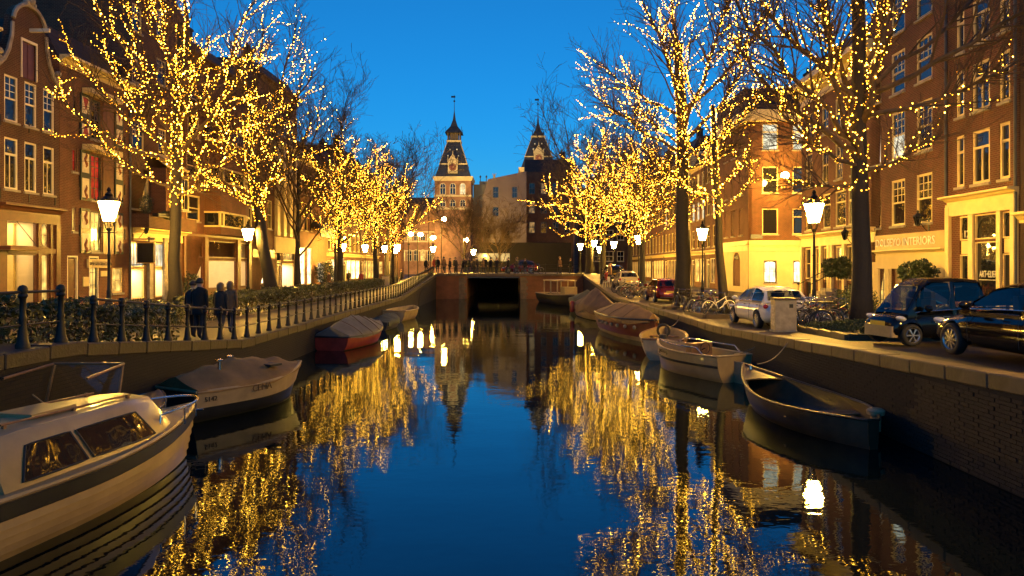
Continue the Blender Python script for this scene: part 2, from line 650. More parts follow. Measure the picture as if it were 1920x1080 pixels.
# single bricks of the nearest stretch of the right wall, standing proud of their joints
rnd = random.Random(11)
bms = []
for k in range(3):
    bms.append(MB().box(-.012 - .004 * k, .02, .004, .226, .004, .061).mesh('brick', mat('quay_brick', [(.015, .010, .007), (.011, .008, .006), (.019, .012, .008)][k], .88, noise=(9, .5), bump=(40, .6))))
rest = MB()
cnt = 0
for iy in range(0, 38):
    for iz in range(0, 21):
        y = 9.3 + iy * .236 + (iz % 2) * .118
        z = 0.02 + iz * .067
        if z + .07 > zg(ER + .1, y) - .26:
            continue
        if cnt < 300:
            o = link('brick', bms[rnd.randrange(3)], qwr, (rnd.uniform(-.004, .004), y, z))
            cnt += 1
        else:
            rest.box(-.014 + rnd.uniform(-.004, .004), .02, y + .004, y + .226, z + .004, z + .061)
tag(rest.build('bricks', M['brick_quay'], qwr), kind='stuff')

# near-black arched sheet on the left quay: an opening's shade put into colour
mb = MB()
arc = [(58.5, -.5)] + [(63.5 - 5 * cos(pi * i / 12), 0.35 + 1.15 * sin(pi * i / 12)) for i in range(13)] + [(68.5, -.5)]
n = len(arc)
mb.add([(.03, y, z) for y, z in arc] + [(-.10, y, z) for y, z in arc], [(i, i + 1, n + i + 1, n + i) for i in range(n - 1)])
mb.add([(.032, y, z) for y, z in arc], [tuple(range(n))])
mb.build('culvert', mat('culvert_shade', (.006, .006, .006), .9, noise=None), qwl)

# ---------------------------------------------------------------- bridge
br = thing('brick_bridge', 'low brick canal bridge with dark flat opening and pale stone corners', 'bridge', (0, 72, 0))
ZD = 2.62
poly = [(EL - .2, -.7), (-4.75, -.7), (-4.75, 2.1), (-4.55, 2.27), (.65, 2.27), (.85, 2.1), (.85, -.7), (ER + .2, -.7), (ER + .2, ZD - .2), (EL - .2, ZD - .2)]
MB().prism(poly, 0.0, 22.2).build('bridge_wall', M['brick_orange'], br)  # depth stretched far back to shade the opening
for x0 in (-5.6, .9):
    for k in range(9):
        w = .78 if k % 2 else .62
        MB().box(x0, x0 + w, -.05, .0, -.6 + k * .32, -.6 + k * .32 + .31).build('corner_stone', M['stone_dark'], br)
for k in range(14):
    MB().box(0, 1.1, -.16, .3, ZD - .2, ZD + .04).build('coping_stone', M['coping'], br, (EL - .15 + k * 1.125, 0, 0))
mb = MB()
mb.box(EL + .05, ER - .05, .3, 22.2, ZD - .19, ZD + .0)
mb.build('bridge_deck', M['road'], br)
mb = MB()
mb.box(-4.7, .8, -.03, .02, 2.2, 2.36)
mb.build('steel_beam', M['paint_black'], br)
MB().box(-12, 12, 22.3, 22.6, -.7, 1.95).build('shade_wall', mat('opening_shade', (.03, .024, .018), .9, noise=None), br)  # added wall across the canal, shade in its colour, darkens the bridge opening
rl = thing('bridge_railing', 'thin iron railing on the far brick bridge', 'railing', (0, 72, ZD + .04))
mb = MB()
for z in (.95, .55):
    mb.tube([(EL, .1, z), (ER, .1, z)], .025, 6)
mb.build('rail', M['iron'], rl)
pm = MB().lathe([(.05, 0), (.035, .06), (.03, .95), (.055, 1.0), (.0, 1.07)], 8).mesh('post', M['iron'], True)
for k in range(13):
    link('post', pm, rl, (EL + .2 + k * 1.26, .1, 0))
# ---------------------------------------------------------------- houses
LC, LM = -23.9, 0.03      # left building line x = LC + LM*y
RC, RM = 18.0, 0.03       # right building line


def DL(px):
    return LC / ((px - 960) / F - LM)


def DR(px):
    return RC / ((px - 960) / F - RM)


ZB = 1.2
_wcache = {}


def wmesh(kind, key, fn):
    k = (kind,) + key
    if k not in _wcache:
        _wcache[k] = fn()
    return _wcache[k]


class House:
    def __init__(s, side, y0, y1, label, h, wall='brick_red', depth=9.0, cat='house', outer=None, name='canal_house', loc=None, rz=None, w=None):
        s.side = side
        if loc is None:
            if side == 'L':
                s.y0 = y0
                s.w = (y1 - y0) * sqrt(1 + LM * LM)
                loc = (LC + LM * y0, y0, ZB)
                rz = atan2(1, LM)
            else:
                s.y1 = y1
                s.w = (y1 - y0) * sqrt(1 + RM * RM)
                loc = (RC + RM * y1, y1, ZB)
                rz = atan2(-1, -RM)
        else:
            s.w = w
        s.root = thing(name, label, cat, loc, rz)
        s.h = h - ZB
        s.holes = []
        s.depth = depth
        s.wall = wall
        s.outer = outer

    def u(s, px):
        if s.side == 'L':
            return DL(px) - s.y0
        if s.side == 'R':
            return s.y1 - DR(px)
        return (px - 960) / F * s.D - s.x0

    def px(s, l, t, r, b):
        """opening from picture columns and rows of the photograph, laid on the building line"""
        c = (l + r) / 2
        d = DL(c) if s.side == 'L' else (DR(c) if s.side == 'R' else s.D)
        u0, u1 = s.u(l), s.u(r)
        return (min(u0, u1), zat(b, d) - ZB, abs(u1 - u0), (b - t) / F * d)

    def pz(s, px, py):
        d = DL(px) if s.side == 'L' else (DR(px) if s.side == 'R' else s.D)
        return zat(py, d) - ZB

    def hole(s, x, z, w, h, arch=0.0):
        if arch:
            k = 8
            pts = [(x, z), (x + w, z)] + [(x + w / 2 + w / 2 * cos(pi * i / k), z + h - arch + arch * sin(pi * i / k)) for i in range(k + 1)]
        else:
            pts = [(x, z), (x + w, z), (x + w, z + h), (x, z + h)]
        s.holes.append(pts)
        return pts

    def win(s, x, z, w, h, style='sash', glass='glass', frame='white', bars=(2, 3), arch=0.0, sill=True, name='window', reveal=.16, fw=.085, cut=True, yoff=0.0, inset=0.0, parent=None):
        """one window: frame > panes, glazing bars, sill"""
        par = parent or s.root
        if cut:
            s.hole(x, z, w, h, arch)
        w_, h_ = round(w, 2), round(h, 2)
        key = (w_, h_, style, bars, frame, round(arch, 2), fw)
        y0, y1 = .03, reveal

        def mkframe():
            mb = MB()
            if arch:
                k = 8
                o = [(0, 0), (w, 0)] + [(w / 2 + w / 2 * cos(pi * i / k), h - arch + arch * sin(pi * i / k)) for i in range(k + 1)]
                i_ = [(fw, fw), (w - fw, fw)] + [(w / 2 + (w / 2 - fw) * cos(pi * i / k), h - arch + (arch - fw) * sin(pi * i / k)) for i in range(k + 1)]
                n = len(o)
                mb.loft([[(a, y0, c) for a, c in o], [(a, y0, c) for a, c in i_], [(a, y1, c) for a, c in i_], [(a, y1, c) for a, c in o]], True, False, True)
            else:
                mb.box(0, fw, y0, y1, 0, h)
                mb.box(w - fw, w, y0, y1, 0, h)
                mb.box(fw, w - fw, y0, y1, h - fw, h)
                mb.box(fw, w - fw, y0, y1, 0, fw)
            if style == 'sash':
                mb.box(fw, w - fw, y0 + .03, y1 - .01, h * .5 - .04, h * .5 + .04)
            if style == 'upper':
                mb.box(fw, w - fw, y0 + .01, y1 - .01, h * .68 - .05, h * .68 + .05)
            return mb.mesh(name, M[frame])

        def mkbars():
            mb = MB()
            bw = .016
            ya, yb = .075, .112
            cx, cz = bars
            zs = (fw, h - fw)
            if style == 'sash6':
                zs = (h * .5 + .04, h - fw)
            if style == 'upper':
                zs = (fw, h * .68 - .05)
            for i in range(1, cx):
                x_ = fw + (w - 2 * fw) * i / cx
                mb.box(x_ - bw, x_ + bw, ya, yb, zs[0], zs[1])
            for j in range(1, cz):
                z_ = zs[0] + (zs[1] - zs[0]) * j / cz
                mb.box(fw, w - fw, ya + .004, yb - .004, z_ - bw, z_ + bw)
            if style == 'sash6':
                mb.box(fw, w - fw, .05, .14, h * .5 - .04, h * .5 + .04)
            return mb.mesh('glazing_bars', M[frame])

        f = link(name, wmesh('f', key, mkframe), par, (x, yoff + inset, z))
        if bars[0] > 1 or bars[1] > 1 or style == 'sash6':
            link('glazing_bars', wmesh('b', key, mkbars), f)

        def mkpane(a, b):
            def g():
                mb = MB()
                zt = b
                if arch and b > h - .2:
                    k = 8
                    mb.add([(fw * .5, .095, a), (w - fw * .5, .095, a)] + [(w / 2 + (w / 2 - fw * .5) * cos(pi * i / k), .095, h - arch + (arch - fw * .5) * sin(pi * i / k)) for i in range(k + 1)], [tuple(range(k + 3))])
                else:
                    mb.add([(fw * .5, .095, a), (w - fw * .5, .095, a), (w - fw * .5, .095, zt), (fw * .5, .095, zt)], [(0, 1, 2, 3)])
                return mb.mesh('pane', M[gl])
            return g
        gls = glass if isinstance(glass, tuple) else (glass, glass)
        if style in ('sash', 'sash6', 'upper'):
            zm = h * (.68 if style == 'upper' else .5)
            gl = gls[0]
            link('pane', wmesh('p0', key + (gl,), mkpane(fw * .5, zm)), f)
            gl = gls[1]
            link('pane', wmesh('p1', key + (gl,), mkpane(zm, h - fw * .5)), f)
        else:
            gl = gls[0]
            link('pane', wmesh('p', key + (gl,), mkpane(fw * .5, h - fw * .5)), f)
        if sill:
            def mksill():
                return MB().box(-.06, w + .06, -.09, .10, -.11, -.002).mesh('sill', M['stone' if sill is True else sill])
            link('sill', wmesh('s', key + (sill,), mksill), f)
        return f

    def rows(s, xs, z, w, h, **k):
        gl = k.pop('glasses', None)
        for i, x in enumerate(xs):
            if gl:
                k['glass'] = gl[i % len(gl)]
            s.win(x, z, w, h, **k)

    def door(s, x, z, w, h, m='paint_green', fan=0.5, glass='lit_dim', glazed=False):
        s.hole(x, z, w, h)
        mb = MB()
        y0, y1 = .02, .16
        fw = .09
        mb.box(0, fw, y0, y1, 0, h).box(w - fw, w, y0, y1, 0, h).box(fw, w - fw, y0, y1, h - fw, h)
        hd = h - fw
        if fan:
            hd = h - fan
            mb.box(fw, w - fw, y0, y1, hd - .05, hd + .05)
        fr = mb.build('door_frame', M['white'], s.root, (x, 0, z))
        mb = MB()
        if glazed:
            mb.box(fw, fw + .1, .09, .13, .02, hd).box(w - fw - .1, w - fw, .09, .13, .02, hd).box(fw + .1, w - fw - .1, .09, .13, .02, .5)
            mb.box(fw + .1, w - fw - .1, .09, .13, hd - .12, hd)
            for k in (1, 2):
                mb.box(fw + .1, w - fw - .1, .1, .12, .5 + (hd - .62) * k / 3 - .015, .5 + (hd - .62) * k / 3 + .015)
            mb.box(w / 2 - .015, w / 2 + .015, .102, .118, .5, hd - .12)
        else:
            mb.box(fw, w - fw, .1, .13, .02, hd - .05)
            for (a, b) in ((.12, .42), (.47, .92)):
                mb.box(fw + .1, w - fw - .1, .085, .1, hd * a, hd * b)
        dr = mb.build('door', M[m], s.root, (x, 0, z))
        MB().ball((w - fw - .08, .06, 1.0), .035, 8, 5).build('handle', M['gold'], dr, smooth=True)
        g = MB()
        if glazed:
            g.add([(fw, .112, .4), (w - fw, .112, .4), (w - fw, .112, hd), (fw, .112, hd)], [(0, 1, 2, 3)])
        if fan:
            g.add([(fw, .111, hd), (w - fw, .111, hd), (w - fw, .111, h - fw), (fw, .111, h - fw)], [(0, 1, 2, 3)])
        if g.v:
            g.build('pane', M[glass], dr)
        MB().box(-.1, w + .1, -.3, .12, -.14, 0).build('doorstep', M['stone'], s.root, (x, 0, z))

    def cornice(s, z, h=.5, proj=.35, m='cream', x0=-.02, x1=None, name='cornice', prof=None):
        x1 = s.w + .02 if x1 is None else x1
        prof = prof or [(0, 0), (-.06, 0), (-.08, .3), (-.3, .42), (-.45, .62), (-.75, .70), (-1, .76), (-1, 1.0), (0, 1.0)]
        mb = MB()
        r = [[(x, y * proj - .002, z + q * h) for y, q in prof] for x in (x0, x1)]
        mb.loft(r, True, True)
        return mb.build(name, M[m], s.root)

    def board(s, x0, x1, z0, z1, y0, y1, m, name, parent=None):
        return MB().box(x0, x1, y0, y1, z0, z1).build(name, M[m], parent or s.root)

    def finish(s, roof=None, chimney=True, zbot=-.5):
        o = s.outer or [(0, zbot), (s.w, zbot), (s.w, s.h), (0, s.h)]
        hs = s.holes
        MB().facade(o, hs, s.depth).build('wall', M[s.wall], s.root)
        if roof:
            rh = roof
            mb = MB()
            zt = s.h + .003
            mb.add([(.02, .1, zt), (s.w - .02, .1, zt), (s.w - .02, s.depth, zt), (.02, s.depth, zt),
                    (.05, rh * .55, zt + rh), (s.w - .05, rh * .55, zt + rh), (s.w - .05, s.depth - rh * .4, zt + rh), (.05, s.depth - rh * .4, zt + rh)],
                   [(0, 1, 5, 4), (1, 2, 6, 5), (2, 3, 7, 6), (3, 0, 4, 7), (4, 5, 6, 7)])
            r = mb.build('roof', M['rooftile'], s.root)
            if chimney:
                cx = s.w * (.2 if chimney is True else chimney)
                mb = MB()
                mb.box(cx - .45, cx + .45, 1.6, 2.2, zt, zt + rh + 1.3).box(cx - .52, cx + .52, 1.53, 2.27, zt + rh + 1.3, zt + rh + 1.48)
                for q in (-.25, .25):
                    mb.lathe([(.13, 0), (.10, .45)], 8, (cx + q, 1.9, zt + rh + 1.48))
                mb.build('chimney', M['brick_dark'], r)
        return s.root

    def room(s, x0, x1, z0, z1, depth=3.0, power=60, col=(1, .72, .36), wall='room'):
        """shallow shop interior behind clear glass, with its own ceiling lamp"""
        mb = MB()
        a, b = .19, .19 + depth
        mb.add([(x0, a, z0), (x1, a, z0), (x1, b, z0), (x0, b, z0), (x0, a, z1), (x1, a, z1), (x1, b, z1), (x0, b, z1)],
               [(2, 3, 7, 6), (0, 3, 7, 4), (1, 2, 6, 5), (4, 5, 6, 7)])
        r = mb.build('shop_interior', M[wall], s.root)
        MB().add([(x0, a, z0 + .002), (x1, a, z0 + .002), (x1, b, z0 + .002), (x0, b, z0 + .002)], [(0, 1, 2, 3)]).build('shop_floor', M['room_floor'], r)
        ld = bpy.data.lights.new('ceiling_lamp_light', 'AREA')
        ld.shape = 'RECTANGLE'
        ld.size = max(.3, (x1 - x0) * .7)
        ld.size_y = depth * .6
        ld.energy = power * .72
        ld.color = col
        lo = bpy.data.objects.new('ceiling_lamp_light', ld)
        COL.objects.link(lo)
        lo.parent = s.root
        lo.location = ((x0 + x1) / 2, a + depth * .45, z1 - .1)
        lm = lamp_panel_mat()
        k = max(1, int((x1 - x0) / 1.2))
        for i in range(k):
            cx = x0 + (x1 - x0) * (i + .5) / k
            MB().box(cx - .18, cx + .18, a + depth * .3, a + depth * .3 + .36, z1 - .07, z1 - .03).build('ceiling_lamp', lm, r)
        return r


_lp = []


def lamp_panel_mat():
    if not _lp:
        _lp.append(lit_mat('ceiling_panel', (1, .85, .6), 6.0, .05))
    return _lp[0]


def pane_sheet(s, x, z, w, h, m='clear', y=.1, name='pane', frame='wood_brown', fw=.08, bars=None, cut=True):
    """large shop window: frame with one clear pane"""
    if cut:
        s.hole(x, z, w, h)
    mb = MB()
    mb.box(0, fw, .02, .15, 0, h).box(w - fw, w, .02, .15, 0, h).box(fw, w - fw, .02, .15, 0, fw).box(fw, w - fw, .02, .15, h - fw, h)
    if bars:
        for i in range(1, bars[0]):
            q = fw + (w - 2 * fw) * i / bars[0]
            mb.box(q - .02, q + .02, .07, .12, fw, h - fw)
        for i in range(1, bars[1]):
            q = fw + (h - 2 * fw) * i / bars[1]
            mb.box(fw, w - fw, .074, .116, q - .02, q + .02)
    f = mb.build('shop_window', M[frame], s.root, (x, 0, z))
    MB().add([(fw, y, fw), (w - fw, y, fw), (w - fw, y, h - fw), (fw, y, h - fw)], [(0, 1, 2, 3)]).build('pane', M[m], f)
    return f
# ---------------------------------------------------------------- left row of houses
def arcpts(cx, cz, r, a0, a1, n, sx=1.0):
    return [(cx + r * sx * cos(radians(a0 + (a1 - a0) * i / n)), cz + r * sin(radians(a0 + (a1 - a0) * i / n))) for i in range(n + 1)]


# house with the scrolled neck gable
h = House('L', 30.35, 34.45, 'dark brick house with scrolled white neck gable and lit brown shopfront', 12.6, 'brick_brown')
W = h.w
cxg = W * .5
zs = 12.45 - ZB
# outline: shoulders, concave sweep, neck, arched top
out = [(0, -.5), (W, -.5), (W, zs)]
out += [(W - .10, zs + .05), (W - .45, zs + .35), (W - .72, zs + .85), (W - .92, zs + 1.6)]
out += arcpts(cxg, zs + 2.25, W * .5 - 1.0, 0, 180, 10)
out += [(.92, zs + 1.6), (.72, zs + .85), (.45, zs + .35), (.10, zs + .05), (0, zs)]
h.outer = out
h.depth = .4
x, z, w, hh = h.px(43, 92, 70, 158)
x = cxg - .45
h.hole(x, z + .2, .9, 1.75)
MB().box(.04, .86, .05, .12, .04, 1.71).box(.43, .47, .03, .05, .04, 1.71).build('hatch_shutter', mat('maroon', (.10, .03, .03), .5), h.root, (x, 0, z + .2))
MB().box(-.07, .97, -.04, .04, 1.73, 1.85).box(-.07, .0, -.04, .04, 0, 1.73).box(.90, .97, -.04, .04, 0, 1.73).build('hatch_frame', M['white'], h.root, (x, 0, z + .2))
for q, (t_, b_) in zip(((8, 34), (46, 69), (81, 102)), ((166, 248), (178, 257), (190, 264))):
    x, z, w, hh = h.px(q[0], t_, q[1], b_)
    h.win(x, 10.05 - ZB, w, 2.1, style='sash6', bars=(2, 3), glass=('glass', 'glass'), name='window')
for q in ((8, 34), (46, 69), (81, 102)):
    x, z, w, hh = h.px(q[0], 270, q[1], 365)
    h.win(x, 6.95 - ZB, w, 2.35, style='upper', bars=(2, 1))
# white scroll edging on the gable
mb = MB()
left = [(0.02, zs + .02), (.12, zs + .07), (.45, zs + .37), (.72, zs + .87), (.92, zs + 1.6), (.96, zs + 2.2)]
for sgn in (0, 1):
    pts = [((W - a) if sgn else a, -.06, b) for a, b in left]
    mb.tube(pts, [.16, .13, .11, .1, .09, .08], 6)
    c0 = (W - .16) if sgn else .16
    sp = [(c0 + .22 * (1 - k / 14) * cos(k * .62 + (0 if sgn else pi)), -.08, zs + .2 + .24 * (1 - k / 14) * sin(k * .62)) for k in range(14)]
    mb.tube(sp, .075, 6)
    mb.ball((c0, -.08, zs + .62), .16, 8, 5)
mb.tube([(a, -.07, b) for a, b in arcpts(cxg, zs + 2.25, W * .5 - .98, 8, 172, 10)], .10, 6)
mb.build('gable_scrolls', M['stone'], h.root, smooth=True)
mb = MB()
top = zs + 2.25 + W * .5 - 1.0
mb.ball((cxg, -.05, top + .3), .24, 8, 6, 1.3).ball((cxg - .22, -.05, top + .12), .15, 8, 5).ball((cxg + .22, -.05, top + .12), .15, 8, 5).tube([(cxg - .5, -.05, top - .05), (cxg, -.05, top + .02), (cxg + .5, -.05, top - .05)], .09, 6)
mb.build('gable_crest', M['stone'], h.root, smooth=True)
MB().box(cxg + .02, cxg + .14, -.95, .0, zs + 2.1, zs + 2.26).build('hoist_beam', M['white'], h.root)
for q in (.3, W / 2, W - .3):
    for zz in (6.45, 9.75):
        MB().box(q - .025, q + .025, -.03, .0, zz - ZB, zz - ZB + .5).build('wall_anchor', M['iron'], h.root)
# brown timber shopfront
zf = 6.0 - ZB
h.cornice(zf - .15, .45, .42, 'wood_brown', .12, W + .06)
MB().box(.15, W, -.08, -.001, zf - .5, zf - .16).build('fascia', M['wood_brown'], h.root)
x0, _, w0, _ = h.px(12, 417, 70, 467)
pane_sheet(h, x0, 4.3 - ZB, w0, 1.3)
pane_sheet(h, x0, 1.62 - ZB, w0, 2.4)
x1, _, w1, _ = h.px(77, 425, 93, 465)
pane_sheet(h, x1, 4.3 - ZB, w1, 1.3, m='lit_warm', bars=(1, 2))
pane_sheet(h, x1, 1.62 - ZB, w1, 2.4, m='lit_warm')
mb = MB()
mb.tube([(x1 + w1 / 2 + .22 * cos(a * pi / 10), .07, 4.95 - ZB + .55 * sin(a * pi / 10)) for a in range(20)], .018, 6, closed=True)
mb.build('oval_glazing_bar', M['wood_brown'], h.root)
mb = MB()
mb.box(.02, x0 - .02, -.06, -.001, -.3, zf - .52).box(x0 + w0 + .02, x1 - .02, -.05, -.001, -.3, zf - .52).box(x1 + w1 + .02, x1 + w1 + .14, -.06, -.001, -.3, zf - .52)
mb.box(W - .32, W - .02, -.12, -.001, -.3, zf - .52).box(x0 - .02, W - .33, -.09, -.001, 4.04 - ZB, 4.28 - ZB)
mb.box(x1 + w1 + .15, W - .33, -.03, -.001, -.3, 2.9).box(x0 - .02, x1 + w1 + .02, -.05, -.001, -.3, 1.6 - ZB)
mb.build('shopfront_panels', M['wood_brown'], h.root)
h.room(x0 - .1, x1 - .05, 1.6 - ZB, 5.65 - ZB, 3.4, 120, (1, .66, .26))
rm = [c for c in h.root.children if c.name.startswith('shop_interior')][0]
mb = MB()
for q in (.2, .95, 1.7):
    mb.box(x0 + q, x0 + q + .07, 3.45, 3.56, .42, 3.1)
for q in (.42, 1.7, 3.03):
    mb.box(x0 + .2, x0 + 1.77, 3.46, 3.55, q, q + .07)
mb.build('inner_window', M['white'], rm)
MB().box(x0 + .27, x0 + 1.7, 3.57, 3.585, .45, 3.0).build('inner_pane', M['lit_dim'], rm)
MB().box(x0 + 1.95, x0 + 2.1, 1.2, 3.5, .41, 4.3).build('partition', M['cream'], rm)
mb = MB()
mb.lathe([(.02, 4.4), (.02, 3.75), (.22, 3.6), (.24, 3.4)], 12, (x0 + .8, 1.2, 0), False)
mb.build('pendant_lamp', M['lead'], rm)
inside = []
h.finish(None)
MB().box(0.02, W - .02, .41, 9, 5.75 - ZB, 12.3 - ZB).box(.02, W - .02, 3.8, 9, -.5, 5.74 - ZB).box(.021, .2, .41, 3.79, -.5, 5.74 - ZB).box(W - .2, W - .021, .41, 3.79, -.5, 5.74 - ZB).add([(.02, .41, 11.1), (W - .02, .41, 11.1), (W - .02, 9, 11.1), (.02, 9, 11.1), (W / 2, .41, 14.0), (W / 2, 9, 14.0)], [(0, 1, 4), (2, 3, 5), (0, 3, 5, 4), (1, 2, 5, 4)]).build('roof', M['rooftile'], h.root)
neck = h
aw = thing('shop_awning', 'small flat canopy hung on chains over the brown shopfront', 'awning', tuple(h.root.matrix_basis @ Vector((.75, -.0, 4.15 - ZB))), h.root.rotation_euler.z)
MB().box(-1.3, .55, -1.15, -.1, 0, .16).build('canopy_frame', M['wood_brown'], aw)
MB().box(-1.25, .5, -1.1, -.12, -.02, -.001).build('canopy_soffit', M['cream'], aw)
MB().tube([(.45, -1.05, .16), (.45, -.07, 1.35)], .018, 6).build('chain', M['iron'], aw)

# plain neighbour at the frame edge
h = House('L', 22.2, 30.3, 'plain dark brick house at the near end of the left row', 13.5, 'brick_dark')
for zz in (5.6, 8.7, 11.2):
    h.rows([1.0, 3.4, 5.8], zz - ZB, 1.2, 1.9, style='sash', bars=(2, 1))
h.cornice(12.3, .5, .4)
h.finish(1.5)

# warehouse with painted shutters
h = House('L', 34.5, 40.55, 'brick warehouse with red and white painted shutters and a yellow cornice', 14.1, 'brick_orange')
W = h.w
for (l, t_, r, b, gl, bars) in ((137, 177, 146, 213, 'glass', (1, 1)), (135, 278, 144, 322, 'lit_red', (1, 2)), (135, 388, 143, 434, 'lit_warm', (1, 2))):
    x, z, w, hh = h.px(l, t_, r, b)
    h.win(x, z, w, hh, 'plain', gl, 'wood_brown', bars)
bay = []
for (t_, b, gl) in ((188, 262, 'glass'), (291, 376, 'lit_red'), (397, 472, 'lit_warm')):
    x, z, w, hh = h.px(170, t_, 189, b)
    h.win(x, z, w, hh, 'plain', gl, 'paint_green', (2, 4))
    bay.append((x, z, w, hh))
red = mat('shutter_red', (.30, .02, .03), .5)
shw = mat('shutter_white', (.72, .64, .42), .55)
for k, (x, z, w, hh) in enumerate(bay):
    for sgn in (-1, 1):
        sx0 = x - .12 - .78 if sgn < 0 else x + w + 1.2
        sh = MB().box(0, .76, -.075, -.01, -.1, hh + .1).build('shutter', M['paint_green'], h.root, (sx0, 0, z))
        mb = MB()
        mb.box(.1, .66, -.082, -.076, .06, hh * .44).box(.1, .66, -.082, -.076, hh * .56, hh - .06)
        mb.build('shutter_panel', shw, sh)
        mb = MB()
        a = [(.14, hh - .1), (.62, hh - .1), (.38, hh * .62)], [(.14, .1), (.62, .1), (.38, hh * .38)]
        for tri in a:
            if k == 0:
                mb.add([(p, -.085, q) for p, q in tri], [(0, 1, 2)])
            else:
                c = sum(q for p, q in tri) / 3
                mb.tube([(.38 + .08 * sin(i * 1.3), -.085, c - .42 + i * .11) for i in range(8)], [.03, .07, .09, .06, .08, .07, .05, .02], 6)
        mb.build('shutter_emblem', red if k == 0 else mat('shutter_rust', (.28, .10, .03), .55), sh)
    if k < 2:
        MB().box(x - .7, x + w + 1.15, -.55, -.001, z + hh + .12, z + hh + .42).build('hoist_ledge', M['cream'], h.root)
    MB().box(x + w + .15, x + w + 1.1, -.04, -.001, z - .1, z + hh + .1).build('loading_panel', M['wood_brown'], h.root)
h.cornice(13.65 - ZB, .5, .55, 'cream')
x, z, w, hh = h.px(167, 503, 186, 566)
h.door(x, .02, w, 2.75, 'paint_green', 0, 'lit_warm', True)
x, z, w, hh = h.px(126, 503, 147, 566)
h.door(x, .02, w, 2.75, 'wood_brown', 0)
x, z, w, hh = h.px(210, 502, 230, 549)
h.win(x, z, w, hh, 'plain', 'lit_warm', 'cream', (2, 2))
x, z, w, hh = h.px(162, 490, 203, 502)
sb = MB().box(x, x + w, -.14, -.02, z, z + .46).build('sign_board', M['cream'], h.root)
MB().box(x + .25, x + w - .06, -.148, -.141, z + .06, z + .40).build('sign_field', mat('sign_grey', (.34, .25, .15), .6), sb)
lettering('SPIEGELGRACHT 8', .235, M['letter_dark'], sb, (x + w / 2 + .08, -.152, z + .14), (pi / 2, 0, 0))
x, z, w, hh = h.px(155, 519, 165, 537)
MB().box(x, x + w, -.05, -.002, z, z + hh).build('notice_board', M['cream'], h.root)
x, z, w, hh = h.px(188, 508, 203, 518)
MB().box(x, x + w, -.05, -.002, z, z + hh).build('notice_board', M['cream'], h.root)
for q in (1.5, 3.3, 5.5):
    for zz in (5.0, 7.6, 10.4):
        MB().box(q - .03, q + .03, -.035, 0, zz - ZB, zz - ZB + .6).build('wall_anchor', M['iron'], h.root)
mb = MB()
mb.tube([(W - .1, -.07, -.4), (W - .1, -.07, 12.4)], .06, 8)
mb.build('drainpipe', M['lead'], h.root)
h.finish(1.6, False)

# tall house
h = House('L', 40.6, 46.9, 'very tall brick house with white balcony doors and a brick bay', 20.6, 'brick_brown')
W = h.w
for (l, t_, r, b) in ((248, 102, 267, 156), (294, 112, 312, 160), (326, 122, 341, 165), (248, 226, 270, 281), (297, 242, 312, 293), (327, 250, 340, 296), (248, 10, 266, 60), (294, 20, 312, 70)):
    x, z, w, hh = h.px(l, t_, r, b)
    h.win(x, z, w, hh, 'sash6', ('glass', 'glass'), 'cream', (3, 3))
x, z, w, hh = h.px(244, 316, 279, 392)
h.win(x, z, w, hh, 'upper', 'lit_dim', 'cream', (4, 1), fw=.13)
mb = MB()
mb.box(x + w * .5 - .05, x + w * .5 + .05, .02, .14, z, z + hh * .66).box(x + w * .25 - .03, x + w * .25 + .03, .03, .13, z, z + hh * .66).box(x + w * .75 - .03, x + w * .75 + .03, .03, .13, z, z + hh * .66)
mb.build('door_stiles', M['cream'], h.root)
# bay with lean-to roof
xb, zb, wb, hb = h.px(283, 330, 320, 425)
mb = MB()
zt = 9.6 - ZB
mb.box(xb, xb + wb, -.95, -.001, 5.9 - ZB, zt)
mb.build('bay_wall', M['brick_orange'], h.root)
MB().add([(xb - .2, -1.15, zt), (xb + wb + .2, -1.15, zt), (xb + wb + .2, 0, zt + .9), (xb - .2, 0, zt + .9), (xb - .2, -1.15, zt + .12), (xb + wb + .2, -1.15, zt + .12), (xb + wb + .2, 0, zt + 1.02), (xb - .2, 0, zt + 1.02)],
         [(0, 1, 2, 3), (4, 5, 6, 7), (0, 1, 5, 4), (1, 2, 6, 5), (2, 3, 7, 6), (3, 0, 4, 7)]).build('bay_roof', M['cream'], h.root)
h.win(xb + .5, 7.1 - ZB, .95, 2.1, 'sash', 'glass', 'cream', (2, 1), cut=False, yoff=-1.07)
h.win(xb + 1.75, 7.1 - ZB, .95, 2.1, 'sash', 'glass', 'cream', (2, 1), cut=False, yoff=-1.07)
MB().box(-.05, W * .9, -1.15, -.001, 5.75 - ZB, 6.55 - ZB).build('balcony_wall', M['brick_brown'], h.root)
mb = MB()
mb.box(.3, xb - .2, -1.5, -1.16, 6.4 - ZB, 6.62 - ZB)
mb.build('planter_box', M['paint_black'], h.root)
h.cornice(5.35 - ZB, .42, .5, 'cream', .2, W + .02)
MB().box(.25, W, -.06, -.001, 5.0 - ZB, 5.34 - ZB).build('fascia', M['cream'], h.root)
for (l, r) in ((246, 271), (291, 316)):
    x, z, w, hh = h.px(l, 490, r, 550)
    pane_sheet(h, x, 3.35 - ZB, w, 1.55, 'lit_pale', frame='cream', bars=(4, 1))
    pane_sheet(h, x, 1.45 - ZB, w, 1.85, 'clear', frame='cream')
    h.room(x - .05, x + w + .05, 1.4 - ZB, 3.33 - ZB, 2.0, 110, (1, .74, .36))
mb = MB()
x, z, w, hh = h.px(276, 452, 287, 550)
for q in (x, x + .9 * 1.9):
    mb.box(q, q + .42, -.16, -.001, -.3, 3.9).box(q - .06, q + .48, -.2, -.001, 3.9, 4.06)
mb.build('stone_piers', M['stone'], h.root)
h.finish(1.2, False)
tall = h

